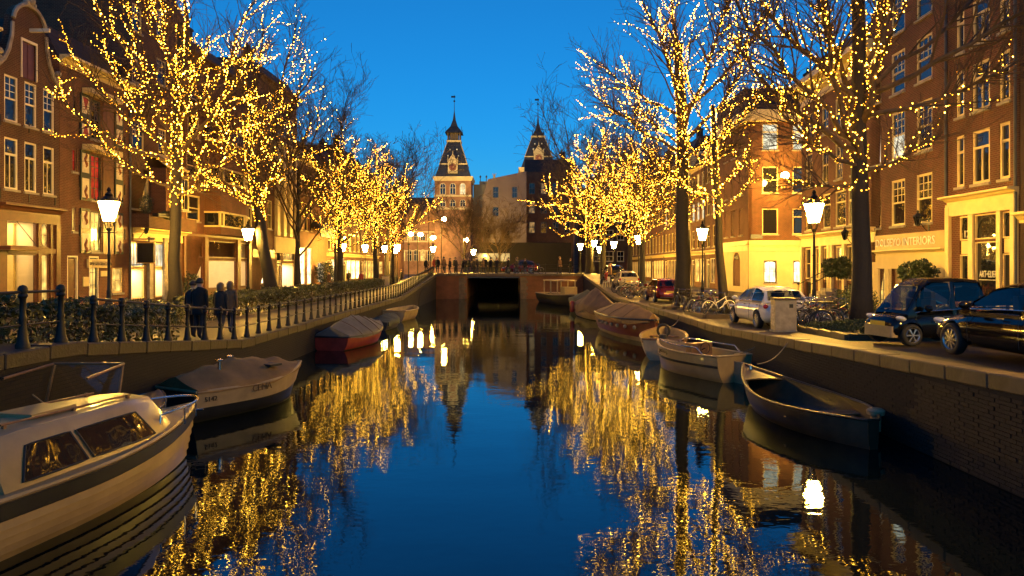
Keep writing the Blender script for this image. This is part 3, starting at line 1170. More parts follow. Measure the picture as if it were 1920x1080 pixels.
# corner house with the curved bay and the long shopfront
h = House('L', 46.95, 59.4, 'brick corner house with projecting bay, white ribbon windows and lit brown shop windows', 18.4, 'brick_red')
W = h.w
for (l, t_, r, b) in ((350, 288, 374, 334), (350, 366, 375, 414), (352, 216, 374, 258), (352, 168, 372, 200)):
    x, z, w, hh = h.px(l, t_, r, b)
    h.win(x, z, w, hh, 'sash', ('glass', 'glass'), 'cream', (1, 1), fw=.12)
xb = h.u(383)
xe = h.u(461)
xc = h.u(434)
pr = 1.15
lo, hi = 5.75 - ZB, 15.4 - ZB


def bayslab(z0, z1, m, name, off=0.0):
    pl = [(xb - off, .0), (xb + .15, -pr - off), (xc, -pr - off), (xe - .1, -.35 - off), (xe + off, 0)]
    mb = MB()
    mb.loft([[(a, b, z0) for a, b in pl], [(a, b, z1) for a, b in pl]], True, True)
    return mb.build(name, M[m], h.root), pl


bands = [(5.75, 6.3, 'brick_orange'), (7.45, 9.55, 'brick_orange'), (10.7, 12.6, 'brick_orange'), (13.7, 15.6, 'brick_orange')]
for a, b, m in bands:
    bayslab(a - ZB, b - ZB, m, 'bay_wall')
for z0, z1 in ((6.3, 7.45), (9.55, 10.7), (12.6, 13.7)):
    _, pl = bayslab(z0 - ZB + .12, z1 - ZB - .12, 'glass', 'ribbon_pane', -.06)
    bayslab(z0 - ZB, z0 - ZB + .12, 'cream', 'ribbon_sill', .05)
    bayslab(z1 - ZB - .12, z1 - ZB, 'cream', 'ribbon_head', .05)
    mb = MB()
    for (a, b), (c, d), ts in ((pl[1], pl[2], (0, .12, .95)), (pl[2], pl[3], (.12, .5, .95))):
        for tq in ts:
            px_, py_ = a + (c - a) * tq, b + (d - b) * tq
            mb.box(px_ - .07, px_ + .07, py_ - .07, py_ + .07, z0 - ZB + .12, z1 - ZB - .12)
    mb.build('ribbon_mullions', M['cream'], h.root)
h.win(xe - .75, 6.35 - ZB, .75, 1.95, 'plain', 'glass', 'cream', (1, 1), cut=False, yoff=-.52)
h.win(xe - .75, 9.6 - ZB, .75, 1.95, 'plain', 'glass', 'cream', (1, 1), cut=False, yoff=-.52)
# shopfront
cols = [(337, 379), (390, 441), (450, 462), (467, 470)]
top0, top1, bot0, bot1 = 4.05, 5.35, 1.75, 3.9
xs = [h.u(346), h.u(381)], [h.u(388), h.u(443)], [h.u(448), h.u(464)]
for i, (a, b) in enumerate(xs):
    pane_sheet(h, a, top0 - ZB, b - a, top1 - top0, ('clear', 'clear', 'clear')[i])
    pane_sheet(h, a, bot0 - ZB, b - a, bot1 - bot0, 'clear')
h.room(xs[0][0] - .1, xs[2][1] + .1, bot0 - ZB - .1, 5.5 - ZB, 4.2, 620, (1, .68, .30))
rm = [c for c in h.root.children if c.name.startswith('shop_interior')][0]
MB().box(xs[0][0], xs[2][1], .5, .56, 4.15 - ZB, 5.45 - ZB).build('hanging_screen', M['wood_brown'], rm)
inside = []
for lb, q, zz, w_, h_, c_ in (('dark landscape picture on the corner shop back wall', .6, 2.6, 1.0, .8, (.10, .07, .04)), ('small red picture on the corner shop back wall', 2.5, 2.7, .6, .75, (.35, .07, .03)), ('tall blue grey picture on the corner shop back wall', 4.0, 2.4, .8, 1.2, (.10, .14, .18)), ('gold framed picture on the corner shop back wall', 5.6, 2.6, 1.1, .8, (.28, .18, .06))):
    inside.append((h, 'picture', lb, xs[0][0] + q, zz - ZB, w_, h_, c_))
mb = MB()
for a in (xs[0][0] - .3, xs[0][1] + .02, xs[1][1] + .02, xs[2][1] + .02):
    mb.box(a, a + (xs[1][0] - xs[0][1] - .04 if a > 0.1 else .28), -.14, -.001, -.3, 5.55 - ZB)
mb.box(xs[0][0] - .3, xs[2][1] + .3, -.2, -.001, 5.56 - ZB, 5.72 - ZB)
mb.build('shopfront_posts', M['wood_brown'], h.root)
MB().box(xs[0][0], xs[2][1], -.06, -.001, -.3, bot0 - ZB - .03).build('stall_riser', M['wood_brown'], h.root)
x, z, w, hh = h.px(406, 434, 432, 439)
sp = MB().box(x, x + w, -.04, -.002, 5.95 - ZB, 6.2 - ZB).build('street_plate', mat('plate_blue', (.02, .03, .06), .4), h.root)
lettering('SPIEGELGRACHT', .16, M['letter'], sp, (x + w / 2, -.045, 6.02 - ZB), (pi / 2, 0, 0))
h.cornice(17.8 - ZB, .6, .55, 'brick_brown')
h.finish(1.3, .3)
corner = h

# house with white pilasters
h = House('L', 59.45, 69.2, 'brick house with tall cream pilasters and yellow plastered ground floor', 20.3, 'brick_orange')
W = h.w
for (l, t_, r, b) in ((474, 372, 484, 434), (502, 376, 510, 430), (474, 300, 484, 350), (502, 306, 510, 352), (474, 230, 484, 276), (502, 236, 510, 280), (476, 166, 485, 206), (503, 172, 511, 212)):
    x, z, w, hh = h.px(l, t_, r, b)
    h.win(x, z, w, hh, 'sash', 'glass', 'cream', (2, 1))
x515, x557 = h.u(515), W - .1
pw = (x557 - x515) / 6.5
for k in range(4):
    q = x515 + (x557 - x515 - pw) * k / 3
    MB().box(q, q + pw * .8, -.28, -.001, 6.3 - ZB, 14.6 - ZB).build('pilaster', M['cream'], h.root)
for k in range(3):
    q = x515 + (x557 - x515 - pw) * (k + .5) / 3 - .1
    for z0 in (6.6, 10.6):
        h.win(q, z0 - ZB, pw * 1.15, 3.1, 'upper', ('glass', 'glass'), 'cream', (1, 1))
h.cornice(14.6 - ZB, .5, .5, 'cream', x515 - .2, W)
for k in range(3):
    q = x515 + (x557 - x515 - pw) * (k + .5) / 3 - .1
    h.win(q, 15.9 - ZB, pw * 1.1, 2.0, 'sash', 'glass', 'cream', (1, 1))
MB().box(x515 - .1, W - .001, -.12, -.001, 4.7 - ZB, 6.2 - ZB).build('plaster_band', M['render'], h.root)
MB().box(W - .7, W - .001, -.12, -.001, -.3, 4.69 - ZB).build('plaster_pier', M['render'], h.root)
x, z, w, hh = h.px(531, 448, 551, 489)
h.hole(x, z, w, hh)
pane_sheet(h, x, z, w, hh, 'lit_dim', frame='paint_black', bars=(6, 3), cut=False)
x, z, w, hh = h.px(519, 448, 527, 490)
pane_sheet(h, x, z, w, hh, 'glass', frame='wood_brown')
x, z, w, hh = h.px(529, 494, 551, 540)
pane_sheet(h, x, z, w, hh, 'clear', frame='cream')
h.room(x - .05, x + w + .05, z - .05, z + hh, 2.6, 330, (1, .76, .42))
x, z, w, hh = h.px(519, 494, 527, 541)
h.door(x, .05, w, 2.6, 'wood_brown', .3)
x, z, w, hh = h.px(475, 492, 498, 533)
pane_sheet(h, x, z, w, hh, 'lit_bright', frame='wood_brown', bars=(3, 1))
x, z, w, hh = h.px(500, 494, 512, 533)
pane_sheet(h, x, z, w, hh, 'lit_pale', frame='wood_brown', bars=(1, 1))
MB().box(h.u(472), h.u(513), -.1, -.001, 4.2 - ZB, 4.9 - ZB).build('fascia', M['wood_brown'], h.root)
h.cornice(19.7 - ZB, .6, .5, 'brick_brown')
h.finish(1.4, .25)

# gallery house
h = House('L', 69.25, 79.3, 'brown brick house with arched gallery awning and tall bright glazed doors', 14.7, 'brick_red')
W = h.w
for (l, r) in ((560, 567), (571, 577), (581, 586)):
    x, z, w, hh = h.px(l, 392, r, 438)
    h.win(x, 7.2 - ZB, w, 2.9, 'sash', 'glass', 'cream', (1, 1))
    h.win(x, 11.0 - ZB, w, 2.2, 'sash', 'glass', 'cream', (1, 1))
for (l, r) in ((559, 572), (576, 584)):
    x, z, w, hh = h.px(l, 464, r, 528)
    pane_sheet(h, x, 1.5 - ZB, w, 3.9, 'lit_bright', frame='white', fw=.12, bars=(1, 2))
x, z, w, hh = h.px(584, 430, 611, 446)
q = x + w / 2
gs = thing('gallery_awning', 'black arched gallery awning with white letters on the brown brick house', 'awning', tuple(h.root.matrix_basis @ Vector((q, 0, z))), h.root.rotation_euler.z)
mb = MB()
rings = []
for i in range(9):
    a = pi * i / 8
    rings.append([(-w * .55 * cos(a) * 1.0, -1.1 * (1 - k / 6) ** .5 - .02, .95 + 1.25 * sin(a) * (k / 6) ** .5 * (1 if k else .001)) for k in range(7)])
mb.loft(rings, False, False)
mb.build('awning_dome', M['paint_black'], gs, smooth=True)
vb = MB().box(-w * .55, w * .55, -1.13, -1.05, 0, .95).build('awning_valance', M['paint_black'], gs)
lettering('GALLERY', .52, M['letter'], vb, (0, -1.14, .5), (pi / 2, 0, 0))
lettering('DELAIVE', .52, M['letter'], vb, (0, -1.14, .06), (pi / 2, 0, 0))
x, z, w, hh = h.px(596, 492, 609, 530)
pane_sheet(h, x, z, w, hh, 'lit_pale', frame='wood_brown')
h.cornice(14.1 - ZB, .5, .5)
h.finish(2.2)


def generic(side, y0, y1, label, hgt, wall, cols, floors, shop='lit_warm', frame='cream', roof=1.8, seed=0, lit=.15, cor='cream', gable=False):
    h = House(side, y0, y1, label, hgt, wall)
    rnd = random.Random(seed)
    fh = (hgt - 5.3) / floors
    cw = h.w / cols
    for f in range(floors):
        for c in range(cols):
            w = min(1.25, cw * .52)
            gl = 'glass' if rnd.random() > lit else rnd.choice(['lit_dim', 'lit_warm', 'lit_pale'])
            h.win(cw * (c + .5) - w / 2, 5.4 - ZB + f * fh, w, min(2.3, fh * .66), 'sash6' if seed % 2 else 'sash', gl, frame, (2, 1 if seed % 2 == 0 else 2))
    x = .35
    dw = 1.15
    h.door(x, .04, dw, 2.9, rnd.choice(['paint_green', 'wood_brown', 'paint_black']), .5)
    x += dw + .3
    if h.w - x > 1.2:
        nw = max(1, int((h.w - x) / 1.9))
        ww = (h.w - x - .3) / nw
        for i in range(nw):
            pane_sheet(h, x + i * ww, .55, ww - .25, 2.5, shop, frame=frame, bars=(2, 1))
    MB().tube([(h.w - .12, -.08, -.3), (h.w - .12, -.08, hgt - ZB - .6)], .05, 7).build('drainpipe', M['lead'], h.root)
    h.cornice(3.45, .4, .3, cor)
    h.cornice(hgt - ZB - .55, .5, .45, cor)
    h.finish(roof, .3 + .4 * rnd.random())
    return h


generic('L', 79.35, 86, 'narrow brick house with glaring bright shop beyond the gallery', 15.5, 'brick_orange', 3, 3, 'lit_bright', seed=3)
generic('L', 86.05, 95, 'dark brick house with shop window near the far end of the left row', 17, 'brick_brown', 4, 3, 'lit_bright', seed=4)
generic('L', 95.05, 106, 'last brick house of the left row before the crossing', 15.5, 'brick_red', 4, 3, 'lit_warm', seed=5)

# ---------------------------------------------------------------- right row of houses
# art shop at the right edge
h = House('R', 25.25, 29.6, 'brick house with cream art shop portal at the right edge', 17.3, 'brick_red')
W = h.w
xs3 = [(h.u(1793), h.u(1808)), (h.u(1823), h.u(1856)), (h.u(1874), h.u(1894))]
for z0, hh in ((6.75, 2.15), (9.7, 1.95), (12.4, 1.8)):
    for i, (a, b) in enumerate(xs3):
        h.win(a, z0 - ZB, b - a, hh, 'upper', ('glass_sky', 'glass_sky'), 'cream', (1, 1) if i != 1 else (1, 1), fw=.11)
        if i == 1:
            MB().box((a + b) / 2 - .035, (a + b) / 2 + .035, .05, .13, z0 - ZB + .11, z0 - ZB + hh * .66).build('mullion', M['cream'], h.root)
mb = MB()
mb.box(.02, .28, -.14, -.001, -.4, 5.95 - ZB).box(W - .3, W - .02, -.14, -.001, -.4, 5.95 - ZB).box(.02, W - .02, -.12, -.0012, 5.55 - ZB, 6.05 - ZB)
mb.build('portal', M['cream'], h.root)
h.cornice(6.06 - ZB, .32, .45, 'cream', 0, W)
px3 = [(h.u(1799), h.u(1818)), (h.u(1827), h.u(1871)), (h.u(1879), h.u(1896))]
for i, (a, b) in enumerate(px3):
    pane_sheet(h, a, 4.5 - ZB, b - a, 1.0, 'glass', frame='cream', fw=.05)
    if i == 1:
        pane_sheet(h, a, 1.75 - ZB, b - a, 2.65, 'glass', frame='cream', fw=.05)
    else:
        pane_sheet(h, a, 1.6 - ZB, b - a, 2.3, 'glass', frame='cream', fw=.05)
        MB().box(a + .06, b - .06, .04, .12, 3.93 - ZB, 4.47 - ZB).build('transom_panel', M['cream'], h.root)
        h.hole(a, 3.92 - ZB, b - a, .56)
mb = MB()
for i in range(2):
    a, b = px3[i][1], px3[i + 1][0]
    mb.box(a + .005, b - .005, -.08, -.001, -.3, 5.54 - ZB)
mb.build('portal_posts', M['cream'], h.root)
mb = MB()
for i, (a, b) in enumerate(px3):
    k = 10
    w = b - a
    arc = [(a + w / 2 - w * .46 * cos(pi * j / k), 4.58 - ZB + .82 * sin(pi * j / k) ** .7) for j in range(k + 1)]
    mb.tube([(p, .085, q) for p, q in arc], .016, 6)
mb.build('fanlight_arches', M['paint_black'], h.root)
a, b = px3[1]
lettering('ART\u2022ELIER', .37, M['letter'], h.root, ((a + b) / 2, .085, 2.98 - ZB), (pi / 2, 0, 0), .006).scale = (.62, 1, 1)
MB().box(a + .15, b - .15, .08, .088, 2.86 - ZB, 2.885 - ZB).build('lettering_rule', M['letter'], h.root)
a, b = px3[0]
lettering('12', .42, M['letter'], h.root, ((a + b) / 2, .085, 4.62 - ZB), (pi / 2, 0, 0), .006)
mb = MB()
mb.tube([(W - .06, -.1, -.3), (W - .06, -.1, 6.0), (W - .06, -.1, 15.5)], .055, 8)
mb.build('drainpipe', M['lead'], h.root)
mb = MB()
mb.tube([(.03, -.1, 5.2), (.03, -.1, 15.5)], .06, 8)
mb.build('drainpipe', M['lead'], h.root)
h.cornice(16.7 - ZB, .5, .45)
h.finish(1.5)

h = House('R', 17.5, 25.2, 'dark brick house at the near end of the right row', 16.0, 'brick_dark')
for zz in (6.6, 9.6, 12.4):
    h.rows([.9, 3.1, 5.3], zz - ZB, 1.25, 2.0, style='sash', bars=(2, 1), glass='glass_sky')
h.cornice(5.0 - ZB, .4, .35)
h.cornice(15.4 - ZB, .5, .45)
h.finish(1.5)

# interiors shop
h = House('R', 29.65, 35.75, 'dark red brick house with interiors shop sign and arched cream shopfront', 19.5, 'brick_red')
W = h.w
for (l, r) in ((1633, 1652), (1671, 1697), (1718, 1748)):
    a, b = h.u(l), h.u(r)
    for i, (z0, z1, gl) in enumerate(((5.42, 7.68, 'glass'), (8.72, 11.05, 'glass_sky'), (11.95, 14.0, 'glass_sky'), (14.9, 16.8, 'glass_sky'))):
        g = gl
        if i == 1 and l in (1633, 1671):
            g = 'lit_pale' if l == 1633 else ('lit_pale', 'glass_sky')
        h.win(a, z0 - ZB, b - a, z1 - z0, 'sash6', g, 'cream', (3, 3), fw=.10)
x, z, w, hh = h.px(1638, 438, 1756, 462)
MB().box(.05, W - .02, -.08, -.001, 4.25 - ZB, 5.0 - ZB).build('sign_fascia', mat('fascia_ochre', (.42, .26, .10), .5, noise=(1.5, .2)), h.root)
lettering('DOLSEYO INTERIORS', .55, M['letter'], h.root, (W * .45, -.085, 4.42 - ZB), (pi / 2, 0, 0), .02)
h.cornice(3.98 - ZB, .26, .3, 'cream', 0, W)
MB().box(.02, W - .02, -.05, -.001, 3.3 - ZB, 3.97 - ZB).build('render_band', M['render'], h.root)
doors = [(h.u(1634), h.u(1659)), (h.u(1711), h.u(1751))]
for a, b in doors:
    w = b - a
    h.hole(a, .06, w, 2.05 + .0)
    MB().box(a, a + .07, .02, .15, .06, 2.1).box(b - .07, b, .02, .15, .06, 2.1).box(a + w / 2 - .05, a + w / 2 + .05, .02, .15, .06, 2.1).build('door_posts', M['paint_black'], h.root)
    for k in range(2):
        a2, b2 = a + .08 + k * (w / 2 - .01), a + w / 2 - .06 + k * (w / 2 - .01)
        ww = b2 - a2
        kk = 8
        mb = MB()
        arc = [(a2 + ww / 2 + ww / 2 * cos(pi * i / kk), 1.45 + .55 * sin(pi * i / kk)) for i in range(kk + 1)]
        sp = [(a2, 2.1), (b2, 2.1)] + arc
        mb.add([(p, .1, q) for p, q in sp], [tuple(range(len(sp)))])
        mb.build('arch_spandrel', M['paint_black'], h.root)
        d = MB().add([(a2, .12, .08), (b2, .12, .08), (b2, .12, 2.08), (a2, .12, 2.08)], [(0, 1, 2, 3)]).build('pane', M['lit_warm'], h.root)
        mb = MB()
        mb.box(a2 + ww / 2 - .015, a2 + ww / 2 + .015, .1, .118, .08, 2.0)
        for q in (.5, 1.0, 1.5):
            mb.box(a2, b2, .1, .118, q - .015, q + .015)
        mb.build('glazing_bars', M['paint_black'], d)
x, w = h.u(1672), h.u(1690) - h.u(1672)
h.hole(x, .06, w, 2.3, 0)
MB().box(x, x + w, .1, .155, .06, 2.36).build('door', M['wood_brown'], h.root)
for q in (0.03, h.u(1662), h.u(1693) + .05, W - .45):
    MB().box(q, q + .38, -.1, -.001, -.4, 3.29 - ZB).build('shop_pier', M['render'], h.root)
MB().box(.02, W - .02, -.03, -.0015, 2.45, 2.95).box(.02, doors[0][0] - .01, -.03, -.0015, -.4, 2.44).box(doors[0][1] + .01, x - .01, -.03, -.0015, -.4, 2.44).box(x + w + .01, doors[1][0] - .01, -.03, -.0015, -.4, 2.44).box(doors[1][1] + .01, W - .02, -.03, -.0015, -.4, 2.44).build('plaster', M['render'], h.root)
h.cornice(18.9 - ZB, .5, .45)
h.finish(1.5)


def wall_lantern(par, x, z, label):
    mw = par.matrix_basis @ Vector((x, 0, z))
    t = thing('wall_lantern', label, 'lantern', tuple(mw), par.rotation_euler.z)
    mb = MB()
    mb.box(-.05, .05, -.03, 0, -.5, .25)
    mb.tube([(0, -.02, .1), (0, -.3, .14), (0, -.5, .05), (0, -.5, -.05)], .022, 6)
    mb.tube([(0, -.02, -.4), (0, -.22, -.2), (0, -.42, .1)], .018, 6)
    mb.build('bracket', M['iron'], t)
    mb = MB()
    mb.lathe([(.02, .62), (.06, .55), (.04, .5), (.2, .36), (.21, .33)], 6, (0, -.5, 0))
    mb.lathe([(.03, -.12), (.1, -.08), (.1, -.05)], 6, (0, -.5, 0))
    for k in range(6):
        a = 2 * pi * k / 6
        mb.tube([(.095 * cos(a), -.5 + .095 * sin(a), -.06), (.19 * cos(a), -.5 + .19 * sin(a), .34)], .012, 4)
    mb.build('lantern_frame', M['iron'], t)
    MB().lathe([(.09, -.05), (.18, .33)], 6, (0, -.5, 0)).build('lantern_glass', M['glass'], t)
    return t


wall_lantern(h.root, h.u(1742), 5.35 - ZB, 'black wall lantern on bracket beside the interiors shop sign')
iroot = h.root

# house with heavy cream cornice
h = House('R', 35.8, 45.65, 'brick house with deep cream roof cornice and cream pilastered ground floor behind lit tree', 15.4, 'brick_orange')
W = h.w
for (l, r) in ((1511, 1523), (1541, 1553), (1566, 1580), (1596, 1612)):
    a, b = h.u(l), h.u(r)
    for z0, hh in ((11.55, 1.75), (8.55, 2.2)):
        h.win(a, z0 - ZB, b - a, hh, 'sash', 'glass_sky' if z0 > 10 else 'glass', 'cream', (2, 1))
for (l, r) in ((1511, 1524), (1543, 1557), (1566, 1586), (1590, 1606)):
    a, b = h.u(l), h.u(r)
    h.win(a, 5.75 - ZB, b - a, 2.1, 'upper', ('glass', 'glass'), 'cream', (1, 1))
h.cornice(5.1 - ZB, .4, .4, 'cream', 0, W)
MB().box(0.02, W - .02, -.06, -.001, 4.7 - ZB, 5.09 - ZB).build('fascia', M['cream'], h.root)
for i, (l, r) in enumerate(((1510, 1525), (1529, 1540), (1544, 1554), (1567, 1584), (1588, 1602))):
    a, b = h.u(l), h.u(r)
    pane_sheet(h, a, 2.6 - ZB, b - a, 2.0, 'glass' if i != 3 else 'lit_dim', frame='cream', bars=(2, 2))
    if i in (0, 2):
        pane_sheet(h, a, .15, b - a, 1.15, 'glass', frame='wood_brown')
mb = MB()
for l in (1505, 1526.5, 1541, 1556, 1562, 1585, 1604):
    q = h.u(l)
    mb.box(q - .16, q + .16, -.14, -.001, -.4, 4.69 - ZB)
mb.build('pilasters', M['cream'], h.root)
h.cornice(14.0 - ZB, 1.35, .9, 'cream', -.1, W + .1)
h.finish(1.7, .78)
cornicehouse = h
st = thing('entrance_steps', 'stone entrance steps with iron handrails before the cream ground floor', 'steps', tuple(h.root.matrix_basis @ Vector((h.u(1560), 0, 0))), h.root.rotation_euler.z)
for k in range(5):
    MB().box(-.8, .8, -.35 * (5 - k), -.02 if k == 4 else -.35 * (4 - k) , 0, .18 * (k + 1)).build('step', M['stone'], st)
for sx in (-.8, .8):
    mb = MB()
    mb.tube([(sx, -1.7, .1), (sx, -1.7, 1.1), (sx, -.2, 1.9), (sx, -.02, 1.9)], .028, 6)
    for k in range(1, 5):
        mb.tube([(sx, -1.7 + .33 * k, .2 * k), (sx, -1.7 + .33 * k, 1.1 + .176 * k)], .016, 5)
    mb.ball((sx, -1.7, 1.16), .06, 8, 5)
    mb.build('handrail', M['iron'], st)
wall_lantern(h.root, h.u(1601), 5.0 - ZB, 'black wall lantern on bracket behind the nearest lit trunk')

# corner house across the side street, its long side turned to the camera
h = House('C', 0, 0, 'corner house with plastered ground floor, bright arched windows and brick upper floors', 16.4, 'brick_orange', depth=9.5, loc=(19.75, 57.0, ZB), rz=0.0, w=12.0)
h.D, h.x0 = 57.0, 19.75
for (l, r) in ((1429, 1459), (1486, 1508)):
    a, b = h.u(l), h.u(r)
    h.win(a, 13.15 - ZB, b - a, 2.2, 'upper', 'lit_pale', 'cream', (1, 1))
    h.win(a, 9.55 - ZB, b - a, 2.2, 'sash', 'glass', 'cream', (1, 1))
    h.win(a, 6.1 - ZB, b - a, 2.15, 'upper' if l > 1480 else 'plain', 'glass', 'cream', (1, 1))
for (l, r) in ((1432, 1456), (1487, 1503)):
    a, b = h.u(l), h.u(r)
    h.win(a, 2.05 - ZB, b - a, 1.85, 'plain', 'lit_bright', 'paint_black', (2, 2), arch=.2)
h.rows([7.2, 9.4], 9.55 - ZB, 1.2, 2.2, style='sash', glass='glass')
WL = 7.2
MB().box(.0, 12, -.07, -.001, 4.7 - ZB, 5.6 - ZB).box(0, 12, -.16, -.001, 5.2 - ZB, 5.36 - ZB).build('plaster_cornice', M['cream'], h.root)
MB().facade([(0, -.4), (12, -.4), (12, 4.69 - ZB), (0, 4.69 - ZB)], [[(h.u(l) - .001, 2.05 - ZB), (h.u(r) + .001, 2.05 - ZB), (h.u(r) + .001, 3.9 - ZB), (h.u(l) - .001, 3.9 - ZB)] for l, r in ((1432, 1456), (1487, 1503))], .04, .05).build('plaster', M['render'], h.root, (0, -.045, 0))
h.finish(2.2, .5)
# canal side of the same house
s2 = House('C', 0, 0, None, 16.4, 'brick_orange', depth=.3, loc=(19.72, 64.2, ZB), rz=-pi / 2, w=7.2)
s2.root.name = 'side_front'
for k in ('label', 'category'):
    if k in s2.root:
        del s2.root[k]
for q in (.9, 2.9, 4.9):
    for z0 in (6.1, 9.55, 13.0):
        s2.win(q, z0 - ZB, 1.05, 2.3, 'sash', 'glass', 'cream', (1, 1))
s2.hole(3.4, .5, 1.9, 3.0, .9)
MB().add([(p, .1, q) for p, q in s2.holes[-1]], [tuple(range(len(s2.holes[-1])))]).build('pane', M['lit_bright'], s2.root)
MB().facade([(0, -.4), (7.2, -.4), (7.2, 4.69 - ZB), (0, 4.69 - ZB)], [s2.holes[-1]], .04, .05).build('plaster', M['render'], s2.root, (0, -.045, 0))
MB().box(0, 7.2, -.07, -.001, 4.7 - ZB, 5.6 - ZB).box(0, 7.2, -.16, -.001, 5.2 - ZB, 5.36 - ZB).build('plaster_cornice', M['cream'], s2.root)
lettering('HAIR', .6, M['letter_dark'], s2.root, (4.35, -.06, 4.0 - ZB), (pi / 2, 0, 0), .02)
s2.finish(None)
bpy.context.view_layer.update()
for o in list(s2.root.children):            # hang the canal side under the corner house
    mw = s2.root.matrix_basis @ o.matrix_basis
    o.parent = h.root
    o.matrix_basis = h.root.matrix_basis.inverted() @ mw
bpy.data.objects.remove(s2.root)
MB().box(-.45, 12.3, -.45, 9.5, 15.5 - ZB, 16.45 - ZB).build('roof_cornice', M['cream'], h.root)
r4 = h
MB().box(h.u(1407), h.u(1430), -.05, -.002, 5.75 - ZB, 6.1 - ZB).build('street_plate', mat('plate_blue2', (.03, .04, .08), .4), h.root)

generic('R', 64.3, 71, 'narrow brick house beyond the plastered corner house', 15.2, 'brick_red', 3, 3, 'lit_dim', seed=6, lit=.1)
generic('R', 71.05, 77.5, 'orange brick house with cream ground floor in the right row', 14.4, 'brick_orange', 3, 3, 'lit_warm', seed=7, lit=.1)
generic('R', 77.55, 84.5, 'cream plastered narrow house in the right row', 16.5, 'render', 3, 3, 'lit_dim', seed=8, lit=.1)
generic('R', 84.55, 93, 'brown brick house with white framed windows in the right row', 16.0, 'brick_brown', 4, 3, 'lit_dim', seed=9, lit=.1)
generic('R', 93.05, 103, 'red brick house at the far part of the right row', 17.0, 'brick_red', 4, 3, 'lit_warm', seed=10, lit=.1)
generic('R', 103.05, 114, 'far brick house with yellow lit front in the right row', 16.0, 'brick_orange', 4, 3, 'lit_warm', seed=11, lit=.1)
generic('R', 114.05, 126, 'farthest brick house of the right row', 17.0, 'brick_brown', 4, 3, 'lit_dim', seed=12, lit=.1)

# pictures and furnishings inside the corner shop
hc = corner
for (hh_, nm, lb, q, zz, w_, h_, c_) in inside:
    p = hh_.root.matrix_basis @ Vector((q, 4.33, zz))
    t = thing(nm, lb, 'picture', tuple(p), hh_.root.rotation_euler.z, 'pictures in the corner shop')
    MB().box(0, w_, 0, .05, 0, h_).build('picture_frame', M['gold'], t)
    MB().box(.06, w_ - .06, -.012, -.001, .06, h_ - .06).build('canvas', mat('canvas_print', c_, .6, noise=(6, .8)), t)
p = hc.root.matrix_basis @ Vector((hc.u(400), 1.6, .45))
t = thing('flower_vase', 'vase with a tall bunch of flowers in the corner shop window', 'vase', tuple(p), hc.root.rotation_euler.z)
MB().lathe([(.12, .75), (.2, .95), (.22, 1.1), (.1, 1.3), (.13, 1.38)], 12).build('vase', M['lead'], t, smooth=True)
mb = MB()
rv = random.Random(4)
for k in range(26):
    a, r_ = rv.uniform(0, 6.28), rv.uniform(.1, .45)
    e = (cos(a) * r_, sin(a) * r_, 1.5 + rv.uniform(.1, .7))
    mb.tube([(0, 0, 1.35), (e[0] * .4, e[1] * .4, e[2] - .2), e], .008, 4)
    mb.ball(e, .06, 6, 4)
mb.build('flowers', M['leaf_moss'] if 'leaf_moss' in M else M['gold'], t)
MB().box(-.5, .5, -.3, .3, .68, .745).box(-.45, .45, -.25, .25, 0, .68).build('plinth', M['white'], t)
t = thing('display_counter', 'long low display counter inside the corner shop', 'counter', tuple(hc.root.matrix_basis @ Vector((hc.u(352), 1.9, .45))), hc.root.rotation_euler.z)
MB().box(0, 2.6, 0, .7, 0, .9).build('counter_body', M['wood_brown'], t)
MB().box(-.05, 2.65, -.05, .75, .901, .95).build('counter_top', M['white'], t)
for k in range(5):
    MB().lathe([(.07, 0), (.11, .1), (.05, .22), (.06, .3)], 10, (.3 + k * .5, .3, .951)).build('ornament', M['gold'] if k % 2 else M['lead'], t, smooth=True)
# ---------------------------------------------------------------- museum and houses at the end of the view
MY = 190.0


def mx(px, d=MY):
    return (px - 960) / F * d


def mz(py, d=MY):
    return zat(py, d)


mus = thing('museum', 'large brick museum with two steep slate towers, lit yellow arcades and clock', 'museum', (0, MY, 1.2))


def mpart(mb, name, m, par=None, smooth=False):
    return mb.build(name, m, par or mus, (0, 0, 0), smooth=smooth)


def frustum(mb, cx, cy, levels):
    """levels: (half width, z)"""
    mb.loft([[(cx - w, cy - w, z), (cx + w, cy - w, z), (cx + w, cy + w, z), (cx - w, cy + w, z)] for w, z in levels], True, True)


M['tower_brick'] = brick_mat('tower_brick', (0.34, 0.16, 0.07), (0.28, 0.13, 0.06), (0.3, 0.24, 0.16), bw=.4, rh=.12)
M['tower_stone'] = mat('tower_stone', (0.55, 0.45, 0.24), .7, noise=(.6, .2))
M['slate_plain'] = mat('slate_plain', (0.030, 0.031, 0.034), .45, noise=(1.2, .35))
glow_win = lit_mat('tower_window', (1, .78, .4), .9, .4)


